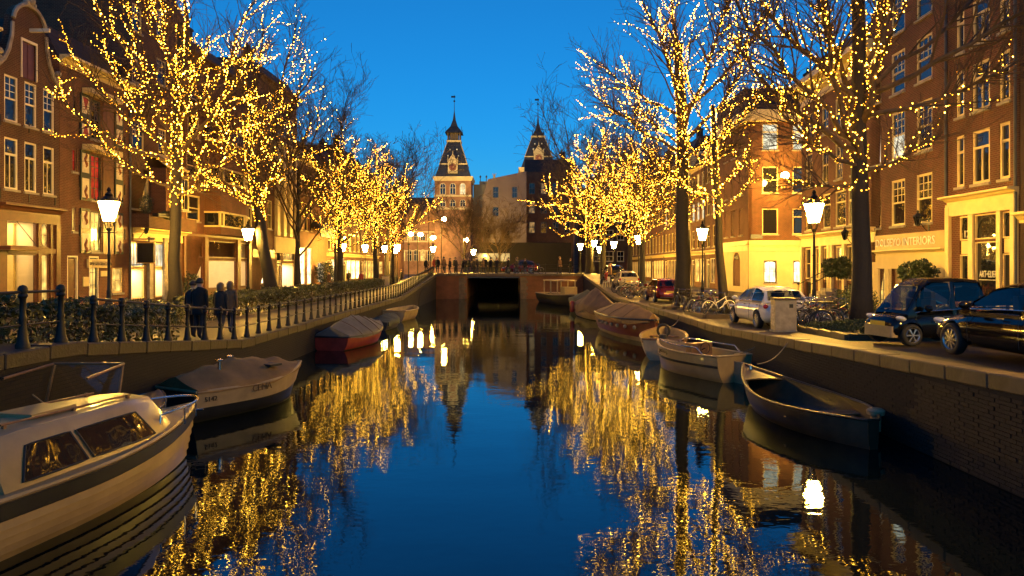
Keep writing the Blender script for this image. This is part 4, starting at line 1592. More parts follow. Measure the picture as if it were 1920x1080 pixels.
def tower(cx, w, zc, sc, lantern, clock, dark):
    cyy = w
    z0 = zc - 1.2
    wall = 'tower_brick'
    mb = MB()
    frustum(mb, cx, cyy, [(w, -1), (w, z0)])
    mpart(mb, 'tower_wall', M[wall])
    mb = MB()
    frustum(mb, cx, cyy, [(w + .15, z0 - 1.2), (w + .55, z0 - .3), (w + .6, z0)])
    frustum(mb, cx, cyy, [(w + .1, z0 - 5.6), (w + .16, z0 - 5.5), (w + .16, z0 - 5.2), (w + .1, z0 - 5.1)])
    frustum(mb, cx, cyy, [(w + .1, z0 - 9.2), (w + .2, z0 - 9.1), (w + .2, z0 - 8.7), (w + .1, z0 - 8.6)])
    mpart(mb, 'tower_cornice', M['tower_stone'])
    for k in range(-1, 2):
        for zz, hh in ((z0 - 5.0, 3.2), (z0 - 8.4, 2.0)):
            x = cx + k * w * .55
            arc = [(x - .85, zz), (x + .85, zz)] + [(x + .85 * cos(pi * i / 8), zz + hh - .85 + .85 * sin(pi * i / 8)) for i in range(9)]
            s_ = MB().prism(arc, -.12, .02)
            fr = mpart(s_, 'tower_window', M['tower_stone'])
            inner = [(x + (p - x) * .78, zz + (q - zz) * .93 + .08) for p, q in arc]
            MB().prism(inner, -.14, -.11).build('pane', glow_win if (k == 1 and hh > 3) else M['glass'], fr)
            MB().box(x - .06, x + .06, -.17, -.13, zz + .1, zz + hh - .1).box(x - .65, x + .65, -.168, -.132, zz + hh * .55, zz + hh * .55 + .12).build('glazing_bars', M['tower_stone'], fr)
    # bell roof in two stages
    mb = MB()
    hw = w * .98
    frustum(mb, cx, cyy, [(hw, z0 + .01), (hw * .78, z0 + 3.5 * sc)])
    frustum(mb, cx, cyy, [(hw * .76, z0 + 3.9 * sc), (hw * .36, z0 + 10.2 * sc)])
    roof = mpart(mb, 'tower_roof', M['slate_plain'])
    mb = MB()
    frustum(mb, cx, cyy, [(hw * .80, z0 + 3.5 * sc), (hw * .80, z0 + 3.85 * sc)])
    frustum(mb, cx, cyy, [(hw * .40, z0 + 10.2 * sc), (hw * .42, z0 + 10.7 * sc)])
    for sx in (-1, 1):
        for sy in (-1, 1):
            mb.tube([(cx + sx * hw * .77, cyy + sy * hw * .77, z0 + 3.9 * sc), (cx + sx * hw * .37, cyy + sy * hw * .37, z0 + 10.2 * sc)], .09, 5)
    mpart(mb, 'roof_bands', M['tower_stone'])
    # dormers with small lit lights
    for kx, kz in ((-.3, 5.8), (.3, 5.8), (-.2, 7.6), (.2, 7.6)):
        t_ = (kz - 3.9) / 6.3
        yy = cyy - hw * (.76 - .40 * t_)
        mb = MB()
        mb.box(cx + kx * hw - .22, cx + kx * hw + .22, yy - .45, yy + .3, z0 + kz * sc, z0 + kz * sc + .6)
        d = mpart(mb, 'dormer', M['slate_plain'])
        MB().box(cx + kx * hw - .14, cx + kx * hw + .14, yy - .47, yy - .455, z0 + kz * sc + .1, z0 + kz * sc + .42).build('pane', glow_win, d)
    zt = z0 + 10.7 * sc
    if lantern:
        mb = MB()
        hl = hw * .34
        for sx in (-1, -.33, .33, 1):
            for sy in (-1, 1):
                mb.box(cx + sx * hl - .16, cx + sx * hl + .16, cyy + sy * hl - .16, cyy + sy * hl + .16, zt, zt + 2.1)
        frustum(mb, cx, cyy, [(hl * .72, zt), (hl * .72, zt + 2.1)])
        mpart(mb, 'lantern_stage', mat('lantern_wood', (.10, .075, .05), .6))
        zt += 2.1
    mb = MB()
    hc = hw * (.50 if lantern else .36)
    frustum(mb, cx, cyy, [(hc, zt), (hc * .92, zt + .35), (hc * .42, zt + 2.0), (hc * .16, zt + 4.0), (.09, zt + 6.5), (.05, zt + 9.5)])
    mpart(mb, 'spire', M['slate_plain'])
    mb = MB()
    mb.ball((cx, cyy, zt + 9.4), .28, 8, 6).tube([(cx, cyy, zt + 9.4), (cx, cyy, zt + 11.2)], .05, 5)
    mb.box(cx - .9, cx + .3, cyy - .03, cyy + .03, zt + 10.4, zt + 10.9)
    for sx in (-1, 1):
        for sy in (-1, 1):
            mb.tube([(cx + sx * hc * .9, cyy + sy * hc * .9, zt + .2), (cx + sx * hc * .9, cyy + sy * hc * .9, zt + 1.7)], .06, 5)
    mpart(mb, 'weather_vane', M['iron'])
    if clock:
        yy = cyy - hw * .86
        mb = MB()
        mb.box(cx - 1.35, cx + 1.35, yy - 1.0, yy + 1.2, z0 + .9, z0 + 4.1)
        mb.prism([(cx - 1.5, z0 + 4.1), (cx + 1.5, z0 + 4.1), (cx, z0 + 6.4)], yy - 1.05, yy + .6)
        for sx in (-1.35, 1.35, 0):
            mb.tube([(cx + sx, yy - .9, z0 + 4.0), (cx + sx, yy - .9, z0 + (5.4 if sx else 7.2))], [.2, .07], 6)
        ck = mpart(mb, 'clock_dormer', M['tower_stone'])
        pr = [(cx + 1.05 * cos(2 * pi * i / 20), z0 + 2.6 + 1.05 * sin(2 * pi * i / 20)) for i in range(20)]
        MB().prism(pr, yy - 1.08, yy - 1.01).build('clock_face', mat('clock_red', (.20, .05, .03), .5), ck)
        mb = MB()
        for i in range(12):
            a = 2 * pi * i / 12
            mb.obox((cx + .85 * cos(a), yy - 1.1, z0 + 2.6 + .85 * sin(a)), (.14, .04, .14))
        mb.obox((cx + .3, yy - 1.13, z0 + 2.55), (.75, .04, .1)).obox((cx + .18, yy - 1.12, z0 + 2.75), (.1, .04, .5), Matrix.Rotation(.5, 3, 'Y'))
        mb.build('clock_hands', M['gold'], ck)


tower(mx(849), 5.05, mz(331), 1.0, True, True, False)
tower(mx(1010), 5.0, mz(314), .88, False, True, True)
# main block with arcades
mb = MB()
mb.box(mx(700), mx(1120), 9.0, 28, -1, mz(402) - 1.2)
mpart(mb, 'museum_wall', M['tower_brick'])
mb = MB()
zr = mz(402) - 1.2
mb.add([(mx(700), 8.8, zr), (mx(1120), 8.8, zr), (mx(1120), 28, zr), (mx(700), 28, zr), (mx(700), 15, zr + 6.2), (mx(1120), 15, zr + 6.2)], [(0, 1, 5, 4), (2, 3, 4, 5), (0, 4, 3), (1, 2, 5), (0, 1, 2, 3)])
mb.box(mx(884), mx(925), 9.5, 20, zr, mz(338) - 1.2)
mpart(mb, 'museum_roof', M['slate_plain'])
mb = MB()
for z in (mz(433) - 1.2, mz(452) - 1.2, mz(470) - 1.2):
    mb.box(mx(700), mx(815), 8.8, 9.0, z, z + .35)
mpart(mb, 'string_courses', M['tower_stone'])
for k in range(9):
    x = mx(706 + k * 13.2)
    if mx(813) < x < mx(886):
        continue
    for zz, hh in ((mz(489) - 1.2, 3.4), (mz(449) - 1.2, 2.2)):
        arc = [(x - .75, zz), (x + .75, zz)] + [(x + .75 * cos(pi * i / 8), zz + hh - .75 + .75 * sin(pi * i / 8)) for i in range(9)]
        fr = mpart(MB().prism(arc, 8.84, 9.01), 'arched_window', M['tower_stone'])
        inner = [(x + (p - x) * .78, zz + (q - zz) * .93 + .08) for p, q in arc]
        MB().prism(inner, 8.80, 8.85).build('pane', M['glass'] if (k + int(hh)) % 3 else M['lit_warm'], fr)
        MB().box(x - .06, x + .06, 8.76, 8.8, zz, zz + hh - .1).box(x - .6, x + .6, 8.765, 8.795, zz + hh * .55, zz + hh * .55 + .1).build('glazing_bars', M['tower_stone'], fr)
for gx in (712, 770, 798):
    mpart(MB().prism([(mx(gx) - 2.6, zr - .2), (mx(gx) + 2.6, zr - .2), (mx(gx), zr + 4.2)], 8.0, 12), 'roof_gable', M['tower_brick'])
# roof ornaments
mb = MB()
for px_ in (897, 909):
    mb.tube([(mx(px_), 12, mz(338) - 1.2), (mx(px_), 12, mz(318) - 1.2)], .12, 6).ball((mx(px_), 12, mz(321) - 1.2), .3, 8, 5)
mb.box(mx(895), mx(911), 11.8, 12.2, mz(338) - 1.2, mz(330) - 1.2)
mpart(mb, 'roof_crest', M['lead'])
mb = MB()
ax, az = mx(925), mz(333) - 1.2
mb.lathe([(.5, 0), (.5, .5), (.3, .6), (.36, 1.2), (.3, 1.9), (.14, 2.15), (.16, 2.3), (.1, 2.5)], 8, (ax, 10, az))
mb.tube([(ax - .2, 10, az + 1.7), (ax - .5, 10, az + 2.5)], .09, 5).tube([(ax + .2, 10, az + 1.7), (ax + .55, 10, az + 2.6)], .09, 5)
mpart(mb, 'roof_statue', M['stone'], smooth=True)
mpart(MB().box(mx(908), mx(942), 9.2, 14, zr, mz(333) - 1.21), 'statue_base', M['slate_plain'])
# lit side street facade under the left tower
# pale gable house standing before the museum
D2 = 122.0
gp = thing('gable_house', 'tall plain grey house end with sloping roofline in front of the museum', 'house', (mx(905, D2), D2, 1.2))
w = mx(987, D2) - mx(905, D2)
out = [(0, 0), (w, 0), (w, mz(321, D2) - 1.2), (w * .12, mz(336, D2) - 1.2), (0, mz(370, D2) - 1.2)]
hw2 = House('C', 0, 0, None, 10, 'render_grey', 9, loc=(0, 0, 0), rz=0, w=w, name='tmp')
bpy.data.objects.remove(hw2.root)
hw2.root = gp
hw2.outer = out
for l, r, t_, b in ((924, 935, 350, 371), (960, 970, 350, 371), (924, 935, 388, 406), (940, 956, 425, 447), (905 + 2, 920, 425, 447)):
    x = mx(l, D2) - mx(905, D2)
    hw2.win(x, mz(b, D2) - 1.2, mx(r, D2) - mx(l, D2), (b - t_) / F * D2, 'sash', 'glass', 'lead', (2, 1), sill=False)
hw2.finish()
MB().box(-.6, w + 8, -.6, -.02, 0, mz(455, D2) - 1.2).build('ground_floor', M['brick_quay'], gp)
lt = lit_mat('wall_strip_glow', (1, .66, .22), .55, .35, .5)
MB().box(-1.2, w * .62, -.75, -.62, mz(490, D2) - 1.2, mz(475, D2) - 1.2).build('shop_window', lt, gp)  # glowing sheet standing in for the yellow lit wall strip, no window
gh = thing('dark_house', 'dark brick house with red brown roof beside the right museum tower', 'house', (mx(984, 128), 128, 1.2))
w = mx(1075, 128) - mx(984, 128)
hw2.root = gh
hw2.outer = None
hw2.holes = []
hw2.w = w
hw2.h = mz(322, 128) - 1.2
hw2.wall = 'brick_brown'
for k in range(4):
    for zz in (8.5, 12.2, 15.8):
        hw2.win(.8 + k * 2.2, zz, 1.1, 2.1, 'sash', 'glass' if (k + int(zz)) % 4 else 'lit_dim', 'lead', (2, 1), sill=False)
hw2.finish(2.5, .8)
# house across the far right end of the street
eh = thing('end_house', 'dark house with white windows and red light strip ending the right street', 'house', (mx(1085, 134), 134, 1.2))
w = mx(1235, 134) - mx(1085, 134)
hw2.root = eh
hw2.holes = []
hw2.w = w
hw2.h = 15
hw2.wall = 'brick_dark'
for l, r in ((1112, 1128), (1134, 1150), (1157, 1170), (1179, 1193), (1203, 1217)):
    x = mx(l, 134) - mx(1085, 134)
    ww = mx(r, 134) - mx(l, 134)
    for zz in (mz(493, 134) - 1.2 + .3, 7.4, 10.8):
        hw2.win(x, zz, ww, 2.0, 'sash', 'glass', 'white', (2, 1))
hw2.finish(2.5, .3)
M['neon_red'] = mat('neon_red', (.1, .01, .01), .4, noise=None, emit=((1, .12, .05), 3.0))
MB().box(mx(1178, 134) - mx(1085, 134), mx(1201, 134) - mx(1085, 134), -.5, -.1, mz(502, 134) - 1.2, mz(497, 134) - 1.2).build('red_light_strip', M['neon_red'], eh)
# backdrop houses left of the museum, along the crossing street
generic('C', 0, 0, None, 0, '', 0, 0) if False else None
lw = thing('crossing_house', 'brick house beyond the bridge behind the lit trees on the left', 'house', (mx(640, 118), 118, 1.2))
hw2.root = lw
hw2.holes = []
hw2.w = mx(742, 118) - mx(640, 118)
hw2.h = 12.5
hw2.wall = 'brick_orange'
for k in range(5):
    for zz in (1.0, 4.6, 8.2):
        hw2.win(.6 + k * 1.8, zz, 1.1, 2.1, 'sash', ('lit_warm' if zz < 2 else 'glass'), 'cream', (2, 1))
hw2.finish(2.5, .3)
# ---------------------------------------------------------------- trees and their fairy lights
def bulb_mat():
    m, t, p = nodes('bulb')
    t.nodes.remove(p)
    out = t.nodes['Material Output']
    at = N(t, 'ShaderNodeAttribute', attribute_name='tone')
    em = N(t, 'ShaderNodeEmission')
    cr = t.nodes.new('ShaderNodeValToRGB')
    cr.color_ramp.elements[0].color = (1.0, .36, .012, 1)
    cr.color_ramp.elements[1].color = (1.0, .47, .04, 1)
    t.links.new(at.outputs['Fac'], cr.inputs[0])
    mm = N(t, 'ShaderNodeMath', operation='MULTIPLY_ADD')
    mm.inputs[1].default_value = 42.0
    mm.inputs[2].default_value = 3.6
    t.links.new(at.outputs['Fac'], mm.inputs[0])
    t.links.new(cr.outputs[0], em.inputs[0])
    t.links.new(mm.outputs[0], em.inputs[1])
    t.links.new(em.outputs[0], out.inputs[0])
    m.cycles.emission_sampling = 'FRONT'
    return m


M['bulb'] = bulb_mat()
_ov = np.array([(1, 0, 0), (-1, 0, 0), (0, 1, 0), (0, -1, 0), (0, 0, 1), (0, 0, -1)], float)
_of = np.array([(0, 2, 4), (2, 1, 4), (1, 3, 4), (3, 0, 4), (2, 0, 5), (1, 2, 5), (3, 1, 5), (0, 3, 5)])


def tubes_np(paths, n=3):
    """list of (pts, radii) to one vertex/quad array"""
    V, Q = [], []
    base = 0
    ca = [(cos(2 * pi * j / n), sin(2 * pi * j / n)) for j in range(n)]
    for pts, rr in paths:
        P = np.array(pts, float)
        k = len(P)
        T = np.gradient(P, axis=0)
        T /= np.linalg.norm(T, axis=1)[:, None] + 1e-9
        a = np.array((0, 0, 1.0)) if abs(T[0, 2]) < .9 else np.array((1.0, 0, 0))
        E = np.cross(T, a)
        E /= np.linalg.norm(E, axis=1)[:, None] + 1e-9
        B = np.cross(T, E)
        R = np.array(rr, float)[:, None]
        ring = np.stack([P + (E * c + B * s_) * R for c, s_ in ca], 1).reshape(-1, 3)
        V.append(ring)
        for i in range(k - 1):
            for j in range(n):
                j2 = (j + 1) % n
                Q.append((base + i * n + j, base + i * n + j2, base + (i + 1) * n + j2, base + (i + 1) * n + j))
        base += k * n
    return np.concatenate(V), np.array(Q)


class Tree:
    def __init__(s, name, label, base, seed, r0, group):
        s.r = random.Random(seed)
        s.base = Vector(base)
        s.root = thing(name, label, 'tree', base, 0, group)
        s.r0 = r0
        s.pl2, s.pl3 = .85, .34
        s.trunkpath = None
        s.main = []       # (pts, radii) each an own part
        s.fine = []
        s.lit = []        # (pts, radii, density)

    def path(s, p0, d0, length, n, wob, up, r0, r1):
        p = Vector(p0)
        d = Vector(d0).normalized()
        pts, rr = [p.copy()], [r0]
        for i in range(n):
            d = d + Vector((s.r.uniform(-wob, wob), s.r.uniform(-wob, wob), s.r.uniform(-wob, wob) + up))
            d.normalize()
            p = p + d * (length / n)
            pts.append(p.copy())
            t = (i + 1) / n
            rr.append(r0 + (r1 - r0) * t ** .8)
        return pts, rr

    def trunk(s, pts, radii):
        s.trunkpath = ([Vector(p) for p in pts], radii)

    def limb(s, p0, p1, r, sag=.12, lit=12, kids=5, n=8, wob=.05, upk=.25):
        """main limb from p0 to p1 (tree space) with a bowed course"""
        p0, p1 = Vector(p0), Vector(p1)
        L = (p1 - p0).length
        up = Vector((0, 0, 1))
        pts, rr = [], []
        off = Vector((s.r.uniform(-1, 1), s.r.uniform(-1, 1), 0)) * L * .06
        for i in range(n + 1):
            t = i / n
            q = p0.lerp(p1, t) + up * (-sag * L * sin(pi * t)) + off * sin(pi * t)
            if 0 < i < n:
                q += Vector((s.r.uniform(-wob, wob), s.r.uniform(-wob, wob), s.r.uniform(-wob, wob))) * L * .35
            pts.append(q)
            rr.append(r * (1 - .72 * t))
        s.main.append((pts, rr))
        if lit:
            s.lit.append((pts, rr, lit))
        for k in range(kids):
            t = .25 + .75 * (k + s.r.random()) / kids
            s.child(pts, rr, t, L * s.r.uniform(.28, .5) * (1.25 - .5 * t), 2, lit * .8, upk)
        return pts, rr

    def child(s, pts, rr, t, L, lev, lit, upk):
        i = min(int(t * (len(pts) - 1)), len(pts) - 2)
        f = t * (len(pts) - 1) - i
        p = pts[i].lerp(pts[i + 1], f)
        d = (pts[i + 1] - pts[i]).normalized()
        r = max(.006, (rr[i] * (1 - f) + rr[i + 1] * f) * .6)
        ax = Vector((s.r.gauss(0, 1), s.r.gauss(0, 1), s.r.gauss(0, 1)))
        ax = (ax - d * ax.dot(d)).normalized()
        nd = (d * s.r.uniform(.5, 1.0) + ax * s.r.uniform(.6, 1.0) + Vector((0, 0, upk))).normalized()
        n = 5 if lev < 3 else 3
        q, qr = s.path(p, nd, L, n, .16, .03, r, max(.004, r * .3))
        s.fine.append((q, qr))
        if lit and lev <= 3 and s.r.random() < (s.pl2 if lev == 2 else s.pl3):
            s.lit.append((q, qr, lit if lev == 2 else lit * .6))
        if lev < 4:
            for k in range(s.r.randint(3, 5) if lev == 2 else s.r.randint(3, 5)):
                s.child(q, qr, .2 + .8 * s.r.random(), L * s.r.uniform(.35, .6), lev + 1, lit, upk)

    def twigs(s, count, spread):
        """extra unlit fine sprays on the limb ends"""
        for _ in range(count):
            pts, rr = s.r.choice(s.main)
            s.child(pts, rr, s.r.uniform(.45, 1), s.r.uniform(.5, 1.0) * spread, 3, 0, .35)

    def done(s, zlights, lights_label=None, group=None, trunk_density=30, br=.035, sides=12, twig_r=1.0, keep=1.0):
        pts, rr = s.trunkpath
        tmin = .008 if s.base.y < 35 else .008 * s.base.y / 42
        mb = MB()
        # rough bark trunk
        rings = []
        n = sides
        for i, (p, r) in enumerate(zip(pts, rr)):
            rings.append([(p.x + r * (1 + s.r.uniform(-.09, .09)) * cos(2 * pi * j / n), p.y + r * (1 + s.r.uniform(-.09, .09)) * sin(2 * pi * j / n), p.z) for j in range(n)])
        mb.loft(rings)
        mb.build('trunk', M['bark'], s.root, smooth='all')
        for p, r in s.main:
            MB().tube(p, r, 7).build('limb', M['limb_bark_lit'], s.root, smooth='all')
        if s.fine:
            V, Q = tubes_np([(p, [max(tmin, x * twig_r) for x in r]) for p, r in s.fine], 3)
            tag(bulk('crown', V, Q, M['twig'], s.root), kind='stuff')
        if lights_label:
            P, S, T = [], [], []

            def put(p, r, sc):
                P.append(p)
                S.append(br * sc)
                T.append(min(1.0, s.r.random() ** 2.2 + .35 * (sc > 1.25)))
            wires = []
            tl = [(p, r) for p, r in zip(pts, rr)]
            tot = 0
            acc = 0.0
            for (pa, ra), (pb, rb) in zip(tl[:-1], tl[1:]):
                L = (pb - pa).length
                k = int(L * trunk_density)
                for i in range(k):
                    q = pa.lerp(pb, (i + s.r.random()) / k)
                    if q.z + s.base.z < zlights:
                        continue
                    a = s.r.uniform(0, 2 * pi)
                    r = ra + .03
                    put((q.x + r * cos(a), q.y + r * sin(a), q.z), r, s.r.uniform(.7, 1.25))
            for p, r, dens in s.lit:
                wire = []
                ph = s.r.uniform(0, 6)
                for i in range(len(p) - 1):
                    L = (p[i + 1] - p[i]).length
                    k = int(L * dens * .95 * keep * (.35 + 1.3 * abs(sin(1.9 * i + ph))) + s.r.random())
                    d = (p[i + 1] - p[i]).normalized()
                    e = d.orthogonal().normalized()
                    b = d.cross(e)
                    for j in range(k):
                        t = (j + s.r.random()) / k
                        q = p[i].lerp(p[i + 1], t)
                        a = s.r.uniform(0, 2 * pi)
                        rad = r[i] + s.r.uniform(.01, .05)
                        q = q + (e * cos(a) + b * sin(a)) * rad
                        put(tuple(q), rad, s.r.uniform(.5, 1.0) + (.6 if s.r.random() < .1 else 0))
                    for j in range(3):
                        ph += 1.6
                        q = p[i].lerp(p[i + 1], j / 3)
                        wire.append(tuple(q + (e * cos(ph) + b * sin(ph)) * (r[i] + .008)))
                wires.append((wire, [.006] * len(wire)))
            P, S, T = np.array(P), np.array(S), np.array(T)
            nv = len(P)
            V = (P[:, None, :] + _ov[None] * S[:, None, None]).reshape(-1, 3)
            Fc = (_of[None] + (np.arange(nv) * 6)[:, None, None]).reshape(-1, 3)
            fl = thing('fairy_lights', lights_label, 'fairy lights', s.base, 0, group)
            tag(bulk('bulbs', V, Fc, M['bulb'], fl, True, np.repeat(T, 6)), kind='stuff')
            V, Q = tubes_np(wires, 3)
            tag(bulk('wires', V, Q, M['paint_black'], fl), kind='stuff')
        return s.root


GT = 'canal side trees wound with fairy lights'
GL = 'fairy lights wound round the canal side trees'


def wob_trunk(r, h, r0, r1, lean=(0, 0), n=9, seed=0):
    rnd = random.Random(seed)
    pts, rr = [], []
    ox = oy = 0
    for i in range(n + 1):
        t = i / n
        pts.append((lean[0] * t + ox, lean[1] * t + oy, h * t - .1))
        ox += rnd.uniform(-.06, .06) * h / 12
        oy += rnd.uniform(-.06, .06) * h / 12
        rr.append((r0 + (r1 - r0) * t) * (1.35 if i == 0 else (1.08 if i == 1 else 1)))
    return pts, rr


# big tree on the left, limbs reaching over the shutter house
T1 = Tree('lit_tree', 'large tree with widest reach of lights, before the tall house and the shutter warehouse', (-14.9, 30, 1.2), 5, .28, GT)
tp, tr = wob_trunk(None, 13.0, .28, .13, (.15, 0), 10, 2)
T1.trunk(tp, tr)
for z0, end, r, kids, lit in (
        (7.2, (-5.0, .8, 11.7), .10, 5, 13), (8.4, (-3.6, -1.5, 14.6), .12, 6, 12), (6.6, (-4.6, -1.0, 9.9), .09, 5, 12), (5.6, (-3.7, .8, 7.7), .08, 5, 11),
        (9.0, (-1.8, 2.0, 16.5), .12, 6, 13), (9.5, (1.2, -1.8, 17.2), .12, 6, 13), (8.0, (3.3, 1.2, 14.6), .11, 6, 12), (7.0, (3.9, -1.2, 11.2), .10, 6, 12),
        (6.0, (3.2, 1.6, 8.3), .08, 5, 12), (8.8, (.4, 2.6, 13.2), .1, 6, 12), (6.8, (-1.0, -2.8, 10.2), .1, 6, 12), (7.5, (1.6, -2.4, 10.6), .09, 6, 12), (5.4, (2.1, -.9, 5.9), .07, 4, 12), (10.5, (-3.4, .6, 17.4), .1, 6, 12), (7.9, (-2.6, 2.2, 12.3), .09, 5, 11)):
    t = z0 / 13.0
    p = Vector((.15 * t, 0, z0))
    T1.limb(p, Vector(end), r, .07, lit, kids, 8, .06)
T1.twigs(260, 1.8)
T1.done(6.0, 'dense fairy lights on the large left tree before the shutter warehouse', GL, 44, .025)

# leaning tree
T2 = Tree('lit_tree', 'tree with leaning trunk before the pilastered house on the left', (-15.9, 45.5, 1.2), 8, .42, GT)
tp, tr = wob_trunk(None, 12.5, .46, .16, (-2.0, .3), 10, 4)
T2.trunk(tp, tr)
for z0, end, r, kids, lit in (
        (6.6, (-6.4, .4, 10.8), .12, 6, 14), (7.5, (-5.2, -1.4, 14.5), .13, 6, 13), (8.5, (-3.0, 2.0, 17.5), .13, 7, 10), (9.0, (-.2, -1.2, 17.8), .13, 7, 6), (8.0, (2.6, .8, 16.0), .13, 8, 4),
        (7.0, (2.9, -1.2, 11.6), .12, 8, 7), (6.2, (-4.2, -2.0, 8.6), .1, 6, 14), (7.8, (-1.0, 2.4, 13.0), .11, 7, 13), (6.0, (.6, -1.8, 8.6), .1, 6, 13), (8.6, (-3.8, -2.2, 12.8), .1, 6, 13), (6.6, (-2.4, 2.4, 9.4), .1, 6, 13), (9.4, (1.4, .6, 18.8), .1, 8, 3)):
    t = z0 / 12.5
    T2.limb(Vector((-2.0 * t, .3 * t, z0)), Vector(end), r, .08, lit, kids, 8, .06)
T2.twigs(420, 2.3)
T2.done(6.4, 'fairy lights on the leaning left tree before the pilastered house', GL, 46, .029)


def lit_tree(label, ll, base, seed, h, spread, r0, zl, nl, lit, up=.7, lean=(0, 0), kids=6, br=.05, low=.34, twig=260, zsp=1.0):
    T = Tree('lit_tree', label, base, seed, r0, GT)
    tp, tr = wob_trunk(None, h * .72, r0, r0 * .32, lean, 9, seed)
    T.trunk(tp, tr)
    for k in range(nl):
        t = low + (1 - low) * (k + .5) / nl
        z0 = h * .72 * t * .97
        a = 2.4 * k + T.r.uniform(-.4, .4)
        sp = spread * (1.05 - .55 * ((k + .5) / nl)) * T.r.uniform(.8, 1.15)
        p = Vector((lean[0] * t, lean[1] * t, z0))
        e = Vector((lean[0] * t + cos(a) * sp, lean[1] * t + sin(a) * sp * .9, z0 + (h - z0) * T.r.uniform(.35, .8) * up * zsp + .5))
        T.limb(p, e, max(.05, r0 * .34 * (1.2 - .5 * t)), .08, lit, kids, 7, .07)
    T.limb(Vector((lean[0], lean[1], h * .7)), Vector((lean[0], lean[1], h * .98)), r0 * .3, 0, lit, 5, 5, .04)
    T.twigs(twig, 1.7)
    T.done(zl, ll, GL, 30, br * .50, keep=.80)
    return T


lit_tree('tall lit tree standing left of the signpost near the gallery house', 'fairy lights on the left bank tree nearest the gallery house', (-15.6, 62, 1.2), 21, 16, 5.2, .3, 5.2, 12, 11, br=.05, low=.36)
lit_tree('lit tree between two street lamps at the far left bank', 'fairy lights on the far left tree between two street lamps', (-13.8, 69, 1.2), 22, 15, 4.6, .28, 5.2, 12, 11, br=.055, low=.36)
lit_tree('farthest lit tree of the left bank close to the bridge', 'fairy lights on the left tree closest to the bridge', (-13.4, 76, 1.5), 23, 13.5, 4.2, .28, 5.0, 11, 11, br=.058, low=.38)
lit_tree('slim lit tree behind the gallery sign on the left', 'fairy lights on the slim left tree behind the gallery sign', (-18.6, 72, 1.2), 24, 12.5, 4.4, .22, 5.2, 10, 11, br=.055, low=.4)

# right bank: thick trunk nearest to the camera
R1 = Tree('lit_tree', 'thick dark trunk in the grass bed beside the microcar, lights high up', (11.0, 21.5, 1.33), 31, .29, GT)
tp, tr = wob_trunk(None, 12.0, .30, .17, (.05, 0), 10, 6)
R1.trunk(tp, tr)
for z0, end, r, kids, lit in (
        (5.6, (-3.9, .6, 9.6), .11, 6, 11), (5.2, (-2.0, -.9, 11.8), .12, 6, 13), (6.2, (-.9, 1.4, 12.4), .12, 6, 13), (6.6, (.5, -1.4, 12.4), .12, 6, 13), (5.2, (-3.2, -1.4, 6.8), .08, 6, 10),
        (6.8, (4.4, -1.0, 8.4), .09, 6, 6), (7.4, (5.2, -2.6, 10.4), .10, 8, 0), (5.0, (3.2, 1.0, 6.5), .07, 6, 5), (4.6, (-2.2, .9, 5.0), .06, 5, 10), (7.0, (-3.6, 1.4, 12.2), .11, 6, 9), (7.9, (2.3, 1.6, 12.6), .1, 6, 8), (5.9, (-5.0, -.8, 11.2), .1, 7, 5), (7.6, (5.4, .4, 12.4), .09, 8, 0)):
    t = z0 / 12.0
    R1.limb(Vector((.05 * t, 0, z0)), Vector(end), r, .06, lit, kids, 8, .05)
R1.twigs(330, 1.9)
R1.done(5.75, 'sparse large fairy lights high on the thick trunk beside the microcar', GL, 28, .021)

# slim trunk behind the white car
T = Tree('lit_tree', 'slim dark trunk standing just left of the white car', (9.65, 31, 1.2), 33, .2, GT)
tp, tr = wob_trunk(None, 9.6, .21, .09, (-.5, 0), 9, 9)
T.trunk(tp, tr)
for z0, end, r, kids, lit in ((5.0, (-1.9, .8, 6.2), .06, 5, 14), (5.6, (.9, -.8, 7.4), .05, 5, 12), (6.4, (-2.6, -.6, 8.6), .06, 5, 13), (7.2, (.8, .9, 10.4), .05, 5, 10), (4.7, (1.8, .6, 7.0), .05, 4, 8), (7.8, (-1.6, .4, 11.0), .05, 5, 10), (5.3, (-1.4, -1.2, 5.7), .05, 4, 13)):
    t = z0 / 9.6
    T.limb(Vector((-.5 * t, 0, z0)), Vector(end), r, .06, lit, kids, 7, .06)
T.twigs(50, 1.2)
T.done(5.6, 'fairy lights hanging low on the slim tree left of the white car', GL, 46, .022)

# tall tree with dark lower trunk
T = Tree('lit_tree', 'tall tree with broad dark lower trunk behind the red car', (9.3, 37.2, 1.2), 35, .42, GT)
tp, tr = wob_trunk(None, 14.5, .42, .2, (.1, 0), 11, 12)
T.trunk(tp, tr)
for z0, end, r, kids, lit in (
        (8.4, (-4.8, .6, 12.0), .1, 7, 12), (9.2, (-2.6, -1.0, 16.8), .13, 7, 11), (10.2, (-.6, 1.2, 18.4), .14, 7, 12), (9.6, (2.6, -1.2, 17.6), .13, 7, 12), (9.0, (3.9, 1.0, 14.6), .12, 7, 12), (8.2, (3.8, -.8, 11.2), .09, 7, 10), (10.4, (-4.4, .8, 13.6), .09, 7, 12), (7.4, (2.2, -1.6, 8.6), .08, 5, 12),
        (7.2, (-2.8, 1.0, 8.4), .08, 5, 12), (10.8, (5.2, .8, 17.2), .11, 8, 8), (8.8, (-3.2, -1.4, 10.8), .08, 6, 12), (7.0, (-1.6, -1.2, 7.2), .06, 5, 12)):
    t = z0 / 14.5
    T.limb(Vector((.1 * t, 0, z0)), Vector(end), r, .06, lit, kids, 8, .05)
T.twigs(480, 2.2)
T.done(8.0, 'fairy lights on the tall right tree behind the red car', GL, 44, .026)

